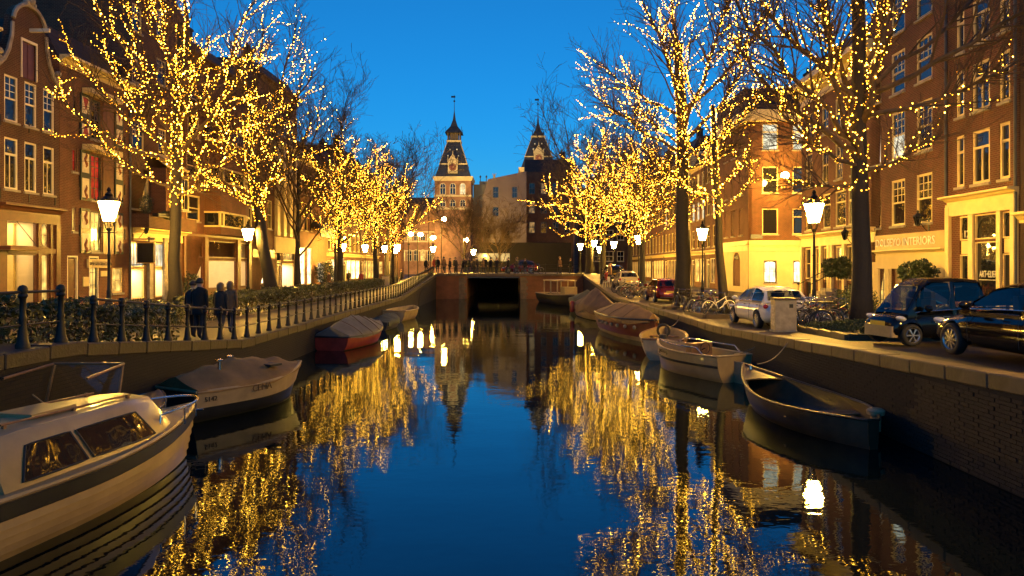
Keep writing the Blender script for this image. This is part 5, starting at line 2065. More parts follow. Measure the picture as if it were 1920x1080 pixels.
lit_tree('lit tree rising behind the row of parked bicycles on the far right quay', 'fairy lights on the right tree behind the far bicycles', (9.6, 50, 1.2), 41, 13.2, 4.2, .24, 5.2, 12, 12, br=.048, low=.42)
lit_tree('lit tree behind the black car at the far right quay', 'fairy lights on the right tree behind the black far car', (10.0, 58, 1.2), 42, 13.5, 4.8, .26, 5.2, 13, 12, br=.052, low=.42)
lit_tree('broad lit tree whose crown hangs toward the bridge on the right', 'fairy lights on the broad right tree that hangs toward the bridge', (8.9, 66, 1.2), 43, 16, 6.2, .34, 5.4, 15, 12, br=.055, low=.42)
lit_tree('lit tree with yellow trunk nearest the bridge on the right', 'fairy lights on the right tree nearest the bridge', (8.6, 77, 1.6), 44, 15, 5.6, .36, 5.6, 14, 12, br=.06, low=.42)


def bare(label, base, seed, h, spread, r0, low=.25, nl=12):
    T = Tree('bare_tree', label, base, seed, r0, 'unlit bare trees near the bridge')
    tp, tr = wob_trunk(None, h * .6, r0, r0 * .4, (0, 0), 8, seed)
    T.trunk(tp, tr)
    for k in range(nl):
        t = low + (1 - low) * (k + .5) / nl
        z0 = h * .6 * t * .97
        a = 2.4 * k + T.r.uniform(-.4, .4)
        sp = spread * T.r.uniform(.7, 1.1)
        T.limb(Vector((0, 0, z0)), Vector((cos(a) * sp, sin(a) * sp, z0 + (h - z0) * T.r.uniform(.5, .95))), r0 * .35, .05, 0, 7, 7, .05)
    T.twigs(220, h * .12)
    T.done(99)


bare('small brown bare tree standing before the museum clock tower', (-6.6, 96, 1.2), 51, 11.5, 4.0, .22)
bare('dark bare tree before the grey house end', (-2.0, 104, 1.2), 52, 10.5, 3.8, .2)
bare('tall bare tree rising behind the lit trees on the left', (-16.5, 90, 1.2), 53, 20, 6.0, .3)
bare('large bare tree with wide crown behind the right museum tower', (10.5, 92, 1.2), 54, 24, 8.5, .4)
bare('bare crown above the gallery house on the left', (-18.8, 60, 1.2), 55, 18.5, 5.0, .26)
# ---------------------------------------------------------------- street lamps
def lamp_glass_mat():
    m, t, p = nodes('lamp_glass')
    p.inputs['Base Color'].default_value = (.8, .75, .6, 1)
    p.inputs['Roughness'].default_value = .3
    p.inputs['Emission Color'].default_value = (1.0, .53, .07, 1)
    p.inputs['Emission Strength'].default_value = LAMP
    return m


LAMP = 520.0
M['lamp_glass'] = lamp_glass_mat()


def make_lamp(label, loc):
    t = thing('street_lamp', label, 'street lamp', loc, 0, 'crown lantern street lamps along the canal')
    mb = MB()
    mb.lathe([(.17, 0), (.17, .12), (.13, .2), (.12, .75), (.15, .8), (.10, .9), (.075, 1.2), (.085, 1.24), (.06, 1.32), (.05, 2.6), (.07, 2.64), (.045, 2.7), (.04, 3.55), (.09, 3.6), (.05, 3.68)], 10)
    mb.build('pole', M['iron'], t, smooth=True)
    mb = MB()
    for k in range(4):
        a = pi / 4 + k * pi / 2
        mb.tube([(.03 * cos(a), .03 * sin(a), 3.55), (.13 * cos(a), .13 * sin(a), 3.72), (.17 * cos(a), .17 * sin(a), 3.95)], .016, 5)
    mb.tube([(-.3, 0, 3.5), (.3, 0, 3.5)], .018, 5)
    mb.build('bracket', M['iron'], t)
    # lantern: tapered glass, iron ribs, crowned roof
    gl = MB()
    gl.lathe([(.19, 3.93), (.37, 4.66)], 8)
    g = gl.build('lantern_glass', M['lamp_glass'], t)
    mb = MB()
    for k in range(8):
        a = 2 * pi * k / 8
        mb.tube([(.195 * cos(a), .195 * sin(a), 3.92), (.377 * cos(a), .377 * sin(a), 4.66)], .017, 4)
    mb.lathe([(.10, 3.89), (.215, 3.90), (.215, 3.925), (.10, 3.93)], 8)
    mb.build('lantern_frame', M['iron'], t)
    mb = MB()
    mb.lathe([(.43, 4.67), (.445, 4.69), (.33, 4.74), (.16, 4.86), (.12, 4.9), (.15, 4.95), (.07, 5.02), (.05, 5.06), (.085, 5.12), (.05, 5.18), (.0, 5.24)], 10)
    for k in range(8):
        a = 2 * pi * (k + .5) / 8
        mb.tube([(.43 * cos(a), .43 * sin(a), 4.68), (.46 * cos(a), .46 * sin(a), 4.78), (.43 * cos(a), .43 * sin(a), 4.84)], [.025, .02, .006], 5)
    mb.build('lantern_roof', M['iron'], t, smooth=True)
    return t


lamps = [
    ('street lamp before the shutter warehouse on the left', (-15.35, 26.0)),
    ('street lamp before the corner shop windows on the left', (-17.4, 45.0)),
    ('street lamp right of the gallery house doors on the left', (-18.7, 75.5)),
    ('street lamp beside the signpost on the left bank', (-17.0, 79.0)),
    ('street lamp nearest to the hedge end on the left bank', (-15.4, 82.5)),
    ('street lamp between the far trunks of the left bank', (-15.0, 88.0)),
    ('street lamp closest to the bridge on the left bank', (-13.2, 78.5)),
    ('street lamp behind the bicycles before the cream pilastered house', (11.9, 26.9)),
    ('street lamp between the broad dark trunk and the slim trunk', (12.5, 44.8)),
    ('street lamp right of the white hatchback far along the right quay', (11.6, 62.5)),
    ('street lamp behind the black car far along the right quay', (12.0, 80.5)),
    ('street lamp beside the yellow lit trunk near the bridge', (10.6, 88.0)),
    ('street lamp on the right bank left of the yellow trunks', (9.1, 91.0)),
    ('street lamp among the far right trunks', (11.8, 92.0)),
    ('street lamp in the side street before the plastered corner house', (22.6, 51.0)),
    ('street lamp on the right quay nearest to the camera side', (11.4, 8.6)),
    ('street lamp on the bridge approach before the museum', (-10.7, 92.5)),
    ('street lamp beside the bare tree before the museum', (-5.6, 99.0)),
]
L0 = None
for lb, (x, y) in lamps:
    if L0 is None:
        L0 = make_lamp(lb, (x, y, zg(x, y) if y < 96 else 1.2))
        c = L0
    else:
        c = copy_tree(L0)
        c['label'] = lb
        c.location = (x, y, zg(x, y) if y < 95 else 1.2)
        c.rotation_euler.z = x * 1.7

# bright lamps on wires and masts around the far crossing
for lb, x, y, z in (('bright mast lamp before the museum clock tower', -11.4, 110, 10.9), ('mast lamp over the crossing left of the clock tower', -18.2, 120, 9.0),
                    ('second mast lamp over the crossing left of the clock tower', -15.6, 113, 8.6), ('mast lamp beside the museum arcade', -13.6, 114, 8.1), ('mast lamp left of the bare tree', -8.2, 115, 7.8)):
    t = thing('mast_lamp', lb, 'street lamp', (x, y, 1.2), 0, 'mast lamps at the crossing before the museum')
    mb = MB()
    mb.tube([(0, 0, 0), (0, 0, z - 1.2), (.3, -.3, z - .9), (.5, -.5, z - .95)], [.09, .06, .05, .05], 7)
    mb.build('mast', M['iron'], t)
    MB().ball((.5, -.5, z - 1.1), .42, 10, 6, .8).build('lamp_globe', M['lamp_glass'], t, smooth=True)
# floodlights that wash the clock tower
for lb, x, y, z, tx, tz, en in (('floodlight on a mast washing the clock tower', -19.5, 160, 17, -16.5, 25, 34000), ('floodlight on a mast washing the museum front', -26, 172, 9, -26, 6, 26000), ('floodlight on a mast washing the right museum tower', 4.5, 150, 24, 7.4, 36, 42000)):
    t = thing('floodlight', lb, 'floodlight', (x, y, 1.2), 0, 'floodlights before the museum')
    MB().tube([(0, 0, 0), (0, 0, z - 1.3)], .08, 6).build('mast', M['iron'], t)
    MB().box(-.3, .3, -.15, .15, z - 1.3, z - .95).build('lamp_housing', M['iron'], t)
    ld = bpy.data.lights.new('floodlight', 'SPOT')
    ld.energy = en
    ld.color = (1, .6, .16)
    ld.spot_size = radians(75)
    ld.spot_blend = .6
    ld.shadow_soft_size = .2
    lo = bpy.data.objects.new('floodlight_lamp', ld)
    COL.objects.link(lo)
    lo.location = (x, y + .3, z)
    lo.rotation_euler = (Vector((tx, MY + 1, tz)) - Vector((x, y, z))).to_track_quat('-Z', 'Y').to_euler()
# lamp fixed high on the corner house
d = 56.3
t = thing('wall_lamp', 'dazzling lamp on an arm high on the corner house wall', 'street lamp', ((1458 - 960) / F * d, 57.0, zat(335, d)))
MB().tube([(0, 0, .3), (0, -.8, .5), (0, -2.2, .3)], .03, 6).build('lamp_arm', M['iron'], t)
MB().ball((0, -2.25, .05), .32, 10, 6, .9).build('lamp_globe', M['lamp_glass'], t, smooth=True)

# ---------------------------------------------------------------- iron railing on the left quay
fx = -8.26
rail = thing('iron_railing', 'black iron canal railing with turned posts and two rails on the left quay', 'railing', (fx, 10, zg(fx, 10)))
z0 = zg(fx, 10)
pm = MB().lathe([(.105, 0), (.105, .06), (.085, .10), (.075, .16), (.07, .22), (.055, .34), (.05, .42), (.062, .46), (.045, .52), (.045, .78), (.075, .82), (.06, .86), (.075, .90), (.068, .95), (.045, .985), (.0, 1.0)], 10).mesh('post', M['iron'], True)
posts = []
y = 8.6
while y < 71.5:
    posts.append(y)
    y += .975
for y in posts:
    k = 1.08 if y < 12.9 else .94
    link('post', pm, rail, (0, y - 10, zg(fx, y) - z0 + .015), (0, 0, y)).scale = (k, k, k)
for hh, r in ((.86, .026), (.36, .016)):
    for (a, b, ex) in ((0, 12.62, 1.11), (12.62, 99, 1.0)):
        pts = [(0, y - 10, zg(fx, y) - z0 + .015 + hh * ex) for y in posts if a <= y <= b + .5]
        if len(pts) > 1:
            MB().tube(pts, r, 7).build('rail', M['iron'], rail, smooth=True)

# ---------------------------------------------------------------- hedges and plants
M['leaf'] = mat('leaf', (.085, .090, .026), .38, noise=(1.3, .5))
M['leaf_dark'] = mat('leaf_dark', (.020, .035, .014), .4, noise=(2.0, .5))
M['leaf_moss'] = mat('leaf_moss', (.070, .085, .022), .7, noise=(2.0, .5))


def leaves(n, sampler, size, seed):
    """n small folded leaf blades; sampler gives positions"""
    g = np.random.default_rng(seed)
    P = sampler(g, n)
    A = g.normal(size=(n, 3))
    A /= np.linalg.norm(A, axis=1)[:, None]
    B = np.cross(A, g.normal(size=(n, 3)))
    B /= np.linalg.norm(B, axis=1)[:, None]
    s = size * g.uniform(.6, 1.3, size=(n, 1))
    V = np.stack([P - A * s, P + B * s * .45, P + A * s, P - B * s * .45], 1).reshape(-1, 3)
    return V, np.arange(n * 4).reshape(n, 4)


def hedge(name, label, x0, x1, y0, y1, h, n, size, seed, m='leaf', grp=None):
    o = thing(name, label, 'hedge', ((x0 + x1) / 2, y0, zg(x0, y0)), 0, grp)
    zb = zg(x0, y0)

    def smp(g, n):
        u = g.uniform(-1, 1, n)
        w = g.uniform(0, 1, n)
        y = g.uniform(y0, y1, n)
        # mostly shell of a lumpy box
        face = g.uniform(0, 1, n)
        x = np.where(face < .4, np.sign(u) * (1 - np.abs(g.normal(0, .10, n))), u)
        zz = np.where(face >= .4, 1 - np.abs(g.normal(0, .10, n)), w)
        lump = 1 + .10 * np.sin(y * 2.1 + x) + .08 * np.sin(y * 5.3 + 2 * x + seed) + .06 * np.sin(y * 11 + x * 4)
        z = np.array([zg(x0, q) for q in y])
        return np.stack([(x * (x1 - x0) / 2) * (.9 + .1 * lump), y - y0, z - zb + np.clip(zz, .05, 1.2) * h * lump], 1)
    V, Q = leaves(n, smp, size, seed)
    tag(bulk('foliage', V, Q, M[m], o), kind='stuff')
    r = random.Random(seed)
    mb = MB()
    y = y0 + .2
    while y < y1:
        for k in range(3):
            x = r.uniform(-.7, .7) * (x1 - x0) / 2
            zz = zg(x0, y) - zb
            mb.tube([(x, y - y0, zz - .05), (x + r.uniform(-.15, .15), y - y0 + r.uniform(-.15, .15), zz + h * .4), (x + r.uniform(-.3, .3), y - y0 + r.uniform(-.3, .3), zz + h * .85)], [.018, .012, .005], 4)
        y += .35
    tag(mb.build('stems', M['twig'], o), kind='stuff')
    return o


hedge('hedge', 'leafy low hedge right behind the near railing posts', -10.9, -9.35, 8.8, 19.2, .82, 9000, .068, 1)
hedge('hedge', 'long clipped hedge between footpath and street on the left', -13.6, -12.25, 27, 70, .92, 26000, .07, 2)
hedge('hedge', 'small hedge piece beside the large left tree trunk', -14.2, -12.4, 20.5, 26.0, .85, 6000, .05, 3)


def shrub(name, label, cat, loc, h, r, n, size, seed, m='leaf_dark', stem=0.0, pot=None, group=None, squash=1.0):
    o = thing(name, label, cat, loc, 0, group)

    def smp(g, n):
        d = g.normal(size=(n, 3))
        d /= np.linalg.norm(d, axis=1)[:, None]
        rr = r * g.uniform(.45, 1.0, (n, 1)) ** .5 * (1 + .25 * np.sin(d[:, :1] * 5 + seed) * np.cos(d[:, 1:2] * 4))
        P = d * rr
        P[:, 2] = P[:, 2] * squash + h
        return P
    V, Q = leaves(n, smp, size, seed)
    tag(bulk('foliage', V, Q, M[m], o), kind='stuff')
    mb = MB()
    rn = random.Random(seed)
    z0 = .35 if pot else 0
    if stem:
        mb.tube([(0, 0, z0), (.03, .02, h - r * .6)], [stem, stem * .7], 6)
    for k in range(9):
        a = rn.uniform(0, 6.3)
        q = r * rn.uniform(.5, .9)
        mb.tube([(0, 0, (h - r * .7) if stem else z0), (cos(a) * q * .5, sin(a) * q * .5, h - r * .2), (cos(a) * q, sin(a) * q, h + r * rn.uniform(-.3, .6) * squash)], [.018, .012, .005], 4)
    mb.build('stem', M['twig'], o)
    if pot:
        MB().lathe([(.19, 0), (.24, .36), (.26, .36), (.26, .42), (.22, .42), (.21, .38), (.0, .38)], 12).build('pot', M[pot], o, smooth=True)
    return o


for lb, x, y, h, r, n in (('round laurel tree on a bare stem in front of the interiors shop door', 17.6, 29.6, 1.95, .72, 2600), ('bushy laurel standard left of the nearest trunk beside the steps', 16.9, 35.4, 2.15, .75, 2600)):
    shrub('laurel_tree', lb, 'potted tree', (x, y, 1.2), h, r, n, .075, int(x * 10), 'leaf_dark', .035, 'stone', 'clipped laurel trees before the shops', .75)
shrub('bush', 'dark bush behind the parked bicycles at the steps', 'bush', (15.2, 30.2, 1.2), .62, .85, 3000, .06, 71, 'leaf_dark')
shrub('bush', 'reddish potted bush between microcar and art shop door', 'bush', (16.9, 27.6, 1.2), .75, .5, 1500, .05, 72, 'leaf_moss', 0, 'stone')
shrub('bush', 'dark potted conifer before the lit window of the tall house', 'bush', (-20.9, 44.4, 1.2), 1.0, .55, 1500, .06, 73, 'leaf_dark', 0, 'stone', None, 1.5)
shrub('bush', 'second smaller potted conifer before the lit window of the tall house', 'bush', (-21.1, 45.5, 1.2), .8, .42, 1000, .06, 74, 'leaf_dark', 0, 'stone', None, 1.3)
shrub('bush', 'tall spiky dark plant beside the bright gallery doors', 'bush', (-20.4, 75.0, 1.2), 1.5, 1.1, 2500, .10, 75, 'leaf_dark', 0, 'stone', None, 1.2)
shrub('bush', 'plants trailing over the balcony planter of the tall house', 'bush', tuple(tall.root.matrix_basis @ Vector((1.9, -1.32, 6.45 - ZB))), .15, .5, 900, .05, 76, 'leaf_dark', 0, None, None, .6)
shrub('bush', 'narrow cypress in the balcony corner of the tall house', 'bush', tuple(tall.root.matrix_basis @ Vector((.55, -.6, 6.55 - ZB))), .6, .38, 900, .05, 77, 'leaf_dark', 0, None, None, 1.7)

# grass bed with stone kerb round the nearest right tree
gb = thing('tree_bed', 'raised kerbed bed with mossy grass round the nearest thick trunk', 'tree bed', (10.2, 20.0, zg(10, 20)))
ring = [(-1.3, -1.9), (1.8, -2.3), (2.1, 2.1), (-.9, 2.2)]
bar = None
for i in range(4):
    a, b = Vector(ring[i]), Vector(ring[(i + 1) % 4])
    L = (b - a).length
    k = max(1, int(L / .95))
    for j in range(k):
        c = a.lerp(b, (j + .5) / k)
        zz = zg(10.2 + c.x, 20 + c.y) - zg(10, 20)
        MB().obox((0, 0, .05), (L / k - .012, .16, .24)).build('kerb_stone', M['coping'], gb, (c.x, c.y, zz), (0, 0, atan2((b - a).y, (b - a).x)))
mb = MB()
mb.add([(p[0], p[1], .1 + zg(10.2 + p[0], 20 + p[1]) - zg(10, 20)) for p in ring] + [(.4, .2, .34)], [(0, 1, 4), (1, 2, 4), (2, 3, 4), (3, 0, 4)])
mb.build('soil', mat('soil', (.03, .024, .016), .95, noise=(5, .4)), gb)


def gs(g, n):
    u, v = g.uniform(-1, 1, n), g.uniform(-1, 1, n)
    x, y = .4 + u * 1.25, .1 + v * 1.75
    z = .12 + .26 * np.clip(1 - np.maximum(np.abs(u), np.abs(v)), 0, 1) + np.abs(g.normal(0, .05, n))
    return np.stack([x, y, z], 1)


V, Q = leaves(9000, gs, .055, 5)
tag(bulk('grass', V, Q, M['leaf_moss'], gb), kind='stuff')
# two further low kerbed beds along the right quay
for (x, y, lx, ly, lb) in ((9.5, 30.6, 1.3, 1.6, 'low kerbed bed round the slim trunk by the white car'), (9.2, 36.8, 1.4, 1.8, 'low kerbed bed round the broad trunk by the red car')):
    t = thing('tree_bed', lb, 'tree bed', (x, y, 1.2))
    for (a, b, c, d) in ((-lx, -ly, lx, -ly), (lx, -ly, lx, ly), (lx, ly, -lx, ly), (-lx, ly, -lx, -ly)):
        L = sqrt((c - a) ** 2 + (d - b) ** 2)
        MB().obox((0, 0, .05), (L - .17, .16, .22)).build('kerb_stone', M['coping'], t, ((a + c) / 2, (b + d) / 2, 0), (0, 0, atan2(d - b, c - a)))
    MB().box(-lx + .1, lx - .1, -ly + .1, ly - .1, 0, .09).build('soil', M['bark'], t)

# hanging signs, boxes and street furniture
hs = thing('hanging_sign', 'dark square sign hanging from a bracket beside the tall house shop', 'sign', tuple(tall.root.matrix_basis @ Vector((-.05, 0, 0))), tall.root.rotation_euler.z)
MB().box(.12, .2, -1.35, -.35, 2.45, 3.6).build('sign_panel', M['paint_black'], hs)
MB().box(.11, .21, -1.42, -.28, 3.6, 3.66).box(.11, .21, -1.42, -.28, 2.39, 2.45).build('sign_rim', M['gold'], hs)
MB().tube([(.16, 0, 3.85), (.16, -1.4, 3.85)], .035, 6).tube([(.16, 0, 2.3), (.16, -.9, 2.35)], .03, 6).build('bracket', M['iron'], hs)
wall_lantern(tall.root, .75, 4.3, 'old lantern on a bracket above the shop sign of the tall house')

cb = thing('utility_cabinet', 'beige utility cabinet with worn stickers at the quay edge beside bicycles', 'cabinet', (8.75, 22.0, zg(8.7, 22)), radians(-6))
MB().box(-.33, .33, -.26, .26, .06, 1.02).build('cabinet_body', mat('cabinet_paint', (.42, .33, .19), .55, noise=(3, .25)), cb)
MB().box(-.36, .36, -.29, .29, 1.022, 1.09).build('cabinet_roof', M['coping'], cb)
MB().box(-.36, .36, -.29, .29, -.04, .058).build('plinth', M['stone'], cb)
MB().box(-.30, .30, -.272, -.262, .1, .98).build('cabinet_door', mat('cabinet_door', (.40, .31, .18), .5, noise=(4, .3)), cb)
MB().box(-.338, -.332, -.2, .2, .2, .85).build('sticker', mat('sticker', (.5, .42, .28), .6, noise=(14, .6)), cb)
MB().box(.1, .22, -.278, -.273, .78, .9).build('lock', M['paint_black'], cb)

sgp = thing('signpost', 'small white street sign on a thin pole at the left bank', 'sign', (-17.3, 69, 1.2))
MB().tube([(0, 0, 0), (0, 0, 3.1)], .035, 7).build('pole', M['lead'], sgp)
MB().box(-.32, .32, -.06, -.03, 2.35, 3.05).build('sign_panel', mat('sign_white', (.75, .75, .7), .5), sgp)
bn = thing('waste_bin', 'small yellowish utility box by the hedge end near the bridge', 'bin', (-12.2, 66, zg(-12.2, 66)))
MB().box(-.32, .32, -.25, .25, 0, 1.0).build('bin_body', M['render'], bn)
MB().box(-.35, .35, -.28, .28, 1.002, 1.06).build('bin_lid', M['stone'], bn)
# ---------------------------------------------------------------- boats
M['hull_white'] = mat('hull_white', (.34, .25, .12), .35, noise=(1.4, .22), coat=.3)
M['hull_cream'] = mat('hull_cream', (.30, .23, .13), .45, noise=(1.8, .3))
M['hull_dark'] = mat('hull_dark', (.018, .02, .022), .4, noise=(2, .4))
M['hull_red'] = mat('hull_red', (.22, .03, .02), .45, noise=(2, .4))
M['hull_maroon'] = mat('hull_maroon', (.11, .022, .018), .4, noise=(2, .3))
M['hull_steel'] = mat('hull_steel', (.045, .031, .018), .42, noise=(2.2, .5))
M['canvas_tan'] = mat('canvas_tan', (.20, .12, .042), .85, noise=(1.6, .35), bump=(30, .3))
M['canvas_grey'] = mat('canvas_grey', (.12, .115, .10), .8, noise=(1.5, .35), bump=(30, .3))
M['canvas_brown'] = mat('canvas_brown', (.12, .075, .04), .85, noise=(1.5, .35), bump=(30, .3))
M['canvas_green'] = mat('canvas_green', (.05, .06, .035), .8, noise=(1.5, .35), bump=(30, .3))
M['chrome'] = mat('chrome', (.62, .60, .56), .18, metal=1.0, noise=(6, .15))
M['teak'] = mat('teak', (.20, .11, .05), .5, noise=(5, .35))
M['rubber'] = mat('rubber', (.015, .015, .015), .6, noise=(6, .3))
M['rope'] = mat('rope', (.25, .2, .13), .9, noise=(20, .3))


M['algae'] = mat('algae', (.022, .024, .012), .55, noise=(5, .5))


class Boat:
    """x runs to the bow, z=0 is the waterline"""
    def __init__(s, name, label, stern, bow, B, fb=.7, bowup=.25, tw=.72, full=2.2, hull='hull_white', rake=.35, keel=-.3, mids=.42, group=None, list_=0.0):
        a, b = Vector(stern), Vector(bow)
        s.L = (b - a).length
        s.B, s.fb, s.bowup, s.tw, s.full, s.rake, s.keel, s.mids = B, fb, bowup, tw, full, rake, keel, mids
        s.t = thing(name, label, 'boat', (a.x, a.y, 0), atan2(b.y - a.y, b.x - a.x), group)
        s.t.rotation_euler.x = list_
        s.hullm = hull

    def hb(s, t):
        if t < s.mids:
            q = t / s.mids
            return s.B / 2 * (s.tw + (1 - s.tw) * (1 - (1 - q) ** 2))
        q = (t - s.mids) / (1 - s.mids)
        return s.B / 2 * max(0.0, 1 - q ** s.full) + .012

    def sh(s, t):
        return s.fb + s.bowup * max(0, (t - .35) / .65) ** 2 + .04 * (1 - t) ** 2

    def pt(s, t, q, off=0.0, side=1):
        """q 0 at the sheer, 1 at the keel"""
        z = s.sh(t) * (1 - q) + s.keel * q
        w = s.hb(t) * (1 - q ** 2.6) ** .62 * (1 - .10 * q)
        x = t * s.L - s.rake * max(0, (t - .6) / .4) ** 1.5 * q * .9
        return Vector((x, side * (w + off), z))

    def hull(s, n=22, k=9, thick=.05, floor=.05, solid=False):
        rings = []
        for i in range(n + 1):
            t = i / n
            qs = [j / k for j in range(k + 1)]
            o = [s.pt(t, q, 0, 1) for q in qs] + [s.pt(t, q, 0, -1) for q in reversed(qs)][1:]
            if solid:
                rings.append(o)
                continue
            inn = []
            for p in o:
                w = max(0.004, abs(p.y) - thick)
                inn.append(Vector((p.x * .985 + .02, math.copysign(w, p.y) if abs(p.y) > 1e-6 else 0, max(p.z, floor) if p.z < s.sh(t) - .01 else p.z + .006)))
            rings.append(o + list(reversed(inn)))
        mb = MB()
        mb.loft(rings, True, True)
        h = mb.build('hull', M[s.hullm], s.t, smooth=True)
        s.h = h
        if not solid:
            ring = rings[0][:2 * k + 1]
            MB().loft([[Vector((-.012, p.y, p.z)) for p in ring], [Vector((.03, p.y * .97, p.z)) for p in ring]]).build('transom', M[s.hullm], s.t)
        if solid:
            qw = (s.fb + .03) / (s.fb - s.keel)
            s.band(qw - .06, qw + .05, .012, .012, 'algae', 'waterline_band')
        return h

    def band(s, q0, q1, off0, off1, m, name, parent=None, t0=0.0, t1=1.0, sides=(1, -1), n=24):
        mb = MB()
        for sd in sides:
            ra = [[s.pt(t0 + (t1 - t0) * i / n, q0, off0, sd), s.pt(t0 + (t1 - t0) * i / n, q1, off1, sd), s.pt(t0 + (t1 - t0) * i / n, q1, -.004, sd), s.pt(t0 + (t1 - t0) * i / n, q0, -.004, sd)] for i in range(n + 1)]
            mb.loft(ra, True, True)
        return mb.build(name, M[m], parent or s.t, smooth=True)

    def rail(s, m='teak', r=.03, dz=.0, off=.01, name='gunwale', t0=0.0, t1=1.0):
        mb = MB()
        for sd in (1, -1):
            pts = []
            for i in range(25):
                p = s.pt(t0 + (t1 - t0) * i / 24, 0, off, sd)
                p.z += dz
                pts.append(p)
            mb.tube(pts, r, 6)
        if t0 == 0:
            a, b = s.pt(0, 0, off, 1), s.pt(0, 0, off, -1)
            a.z += dz
            b.z += dz
            mb.tube([a, b], r, 6)
        return mb.build(name, M[m], s.t, smooth=True)

    def deck(s, t0, t1, m, name='deck', dz=-.02, crown=.05, n=12):
        rings = []
        for i in range(n + 1):
            t = t0 + (t1 - t0) * i / n
            w = max(.003, s.hb(t) - .02)
            z = s.sh(t) + dz
            rings.append([Vector((t * s.L, w * c, z + crown * (1 - c * c))) for c in (-1, -.6, -.2, .2, .6, 1)])
        mb = MB()
        mb.loft(rings, False, False)
        low = [[Vector((p.x, p.y, p.z - .03)) for p in r] for r in rings]
        mb.loft(low, False, False)
        mb.add(rings[0] + low[0], [(i, i + 1, 7 + i, 6 + i) for i in range(5)])
        return mb.build(name, M[m], s.t, smooth=True)

    def thwart(s, t, w, m='teak', dz=-.22):
        b = s.hb(t) - .06
        return MB().box(t * s.L - w / 2, t * s.L + w / 2, -b, b, s.sh(t) + dz - .03, s.sh(t) + dz).build('bench', M[m], s.t)

    def cover(s, ridge, m, t0=.02, t1=.98, n=26, name='canvas_cover', seed=1, drop=.16, seams=0):
        """tarpaulin over the boat: ridge(t) height above the sheer, sagging between its ribs"""
        r = random.Random(seed)
        ph = [r.uniform(0, 6) for _ in range(6)]
        k = 12
        rings = []
        for i in range(n + 1):
            t = t0 + (t1 - t0) * i / n
            w = s.hb(t) + .035
            h = ridge(t)
            ring = []
            for j in range(k + 1):
                c = -1 + 2 * j / k
                z = s.sh(t) + .02 + h * (1 - abs(c)) ** .85
                z += .030 * sin(9 * t * s.L + ph[0] + 2 * c) * (1 - abs(c)) + .020 * sin(17 * t + 5 * c + ph[1])
                ring.append(Vector((t * s.L, w * c, z)))
            e0, e1 = ring[0].copy(), ring[-1].copy()
            dd = drop * (1 + .3 * sin(13 * t + ph[2]))
            e0.z -= dd
            e1.z -= dd
            e0.y -= .012
            e1.y += .012
            rings.append([e0] + ring + [e1])
        mb = MB()
        mb.loft(rings, False, False)
        for rr in (rings[0], rings[-1]):
            mb.add(rr, [tuple(range(len(rr)))])
        c = mb.build(name, M[m], s.t, smooth='all')
        if seams:
            for q in range(1, seams + 1):
                i = int(n * q / (seams + 1))
                MB().tube([p + Vector((0, 0, .008)) for p in rings[i]], .014, 5).build('seam', M['canvas_brown'], c)
        return c


GB = 'boats moored along the canal'

# cabin cruiser at the lower left
b = Boat('cabin_boat', 'white cabin cruiser with dark rubbing band and lapped hull planks, nearest boat on the left', (-7.0, 6.1), (-5.80, 12.5), 2.1, .74, .14, .8, 2.0, 'hull_dark', rake=.5, keel=-.35, group=GB)
b.hull(solid=True)
b.deck(0.0, .985, 'hull_white', dz=.015, crown=.04, n=20)
b.band(.01, .17, .03, .03, 'hull_dark', 'rubbing_band')
qs = [.19, .29, .39, .49, .59, .69]
for k in range(5):
    b.band(qs[k] + .008, qs[k + 1] - .004, .006, .04, 'hull_white', 'strake')  # gaps bare the dark hull, painting shade under the lapped strakes
b.rail('hull_white', .035, .02, -.02, 'toe_rail')
L = b.L
# cabin trunk
zd = b.fb + .03
prof = [(1.9, .62, .86), (2.4, .63, .86), (4.1, .56, .80), (4.75, .50, .70), (5.35, .40, .50)]
hts = [.56, .60, .60, .56, .0]
rings = []
for (x, wt, wb), hh in zip(prof, hts):
    zb2 = zd + .02
    rings.append([(x, -wb, zb2), (x, -wb + (wb - wt) * .9, zb2 + hh * .88 + .01), (x, -wt + .06, zb2 + hh + .02), (x, 0, zb2 + hh + .06), (x, wt - .06, zb2 + hh + .02), (x, wb - (wb - wt) * .9, zb2 + hh * .88 + .01), (x, wb, zb2)])
cabn = MB().loft(rings, True, True).build('cabin', M['hull_white'], b.t, smooth=True)
for sd in (1, -1):
    def cab(x, f, o=.012):
        # point on the cabin side at height fraction f
        for i in range(len(prof) - 1):
            if prof[i][0] <= x <= prof[i + 1][0]:
                u = (x - prof[i][0]) / (prof[i + 1][0] - prof[i][0])
                wt = prof[i][1] * (1 - u) + prof[i + 1][1] * u
                wb = prof[i][2] * (1 - u) + prof[i + 1][2] * u
                hh = hts[i] * (1 - u) + hts[i + 1] * u
                return Vector((x, sd * (wb - (wb - wt) * .9 * f + o), zd + .02 + f * hh * .88))
    for (xa, xb, xc, xd) in ((2.15, 3.15, 3.0, 2.32), (3.25, 4.55, 4.25, 3.1)):
        quad = [cab(xa, .12), cab(xb, .12), cab(xc, .86), cab(xd, .86)]
        m_ = 8
        lo = [cab(xa + (xb - xa) * i / m_, .12, .02) for i in range(m_ + 1)]
        hi = [cab(xd + (xc - xd) * i / m_, .86, .02) for i in range(m_ + 1)]
        quad = lo + hi[::-1]
        MB().add(lo + hi, [(i, i + 1, m_ + 2 + i, m_ + 1 + i) for i in range(m_)]).build('cabin_window', M['glass'], cabn)
        mb = MB()
        mb.tube(quad, .014, 5, closed=True)
        mb.build('window_frame', M['rubber'], cabn)
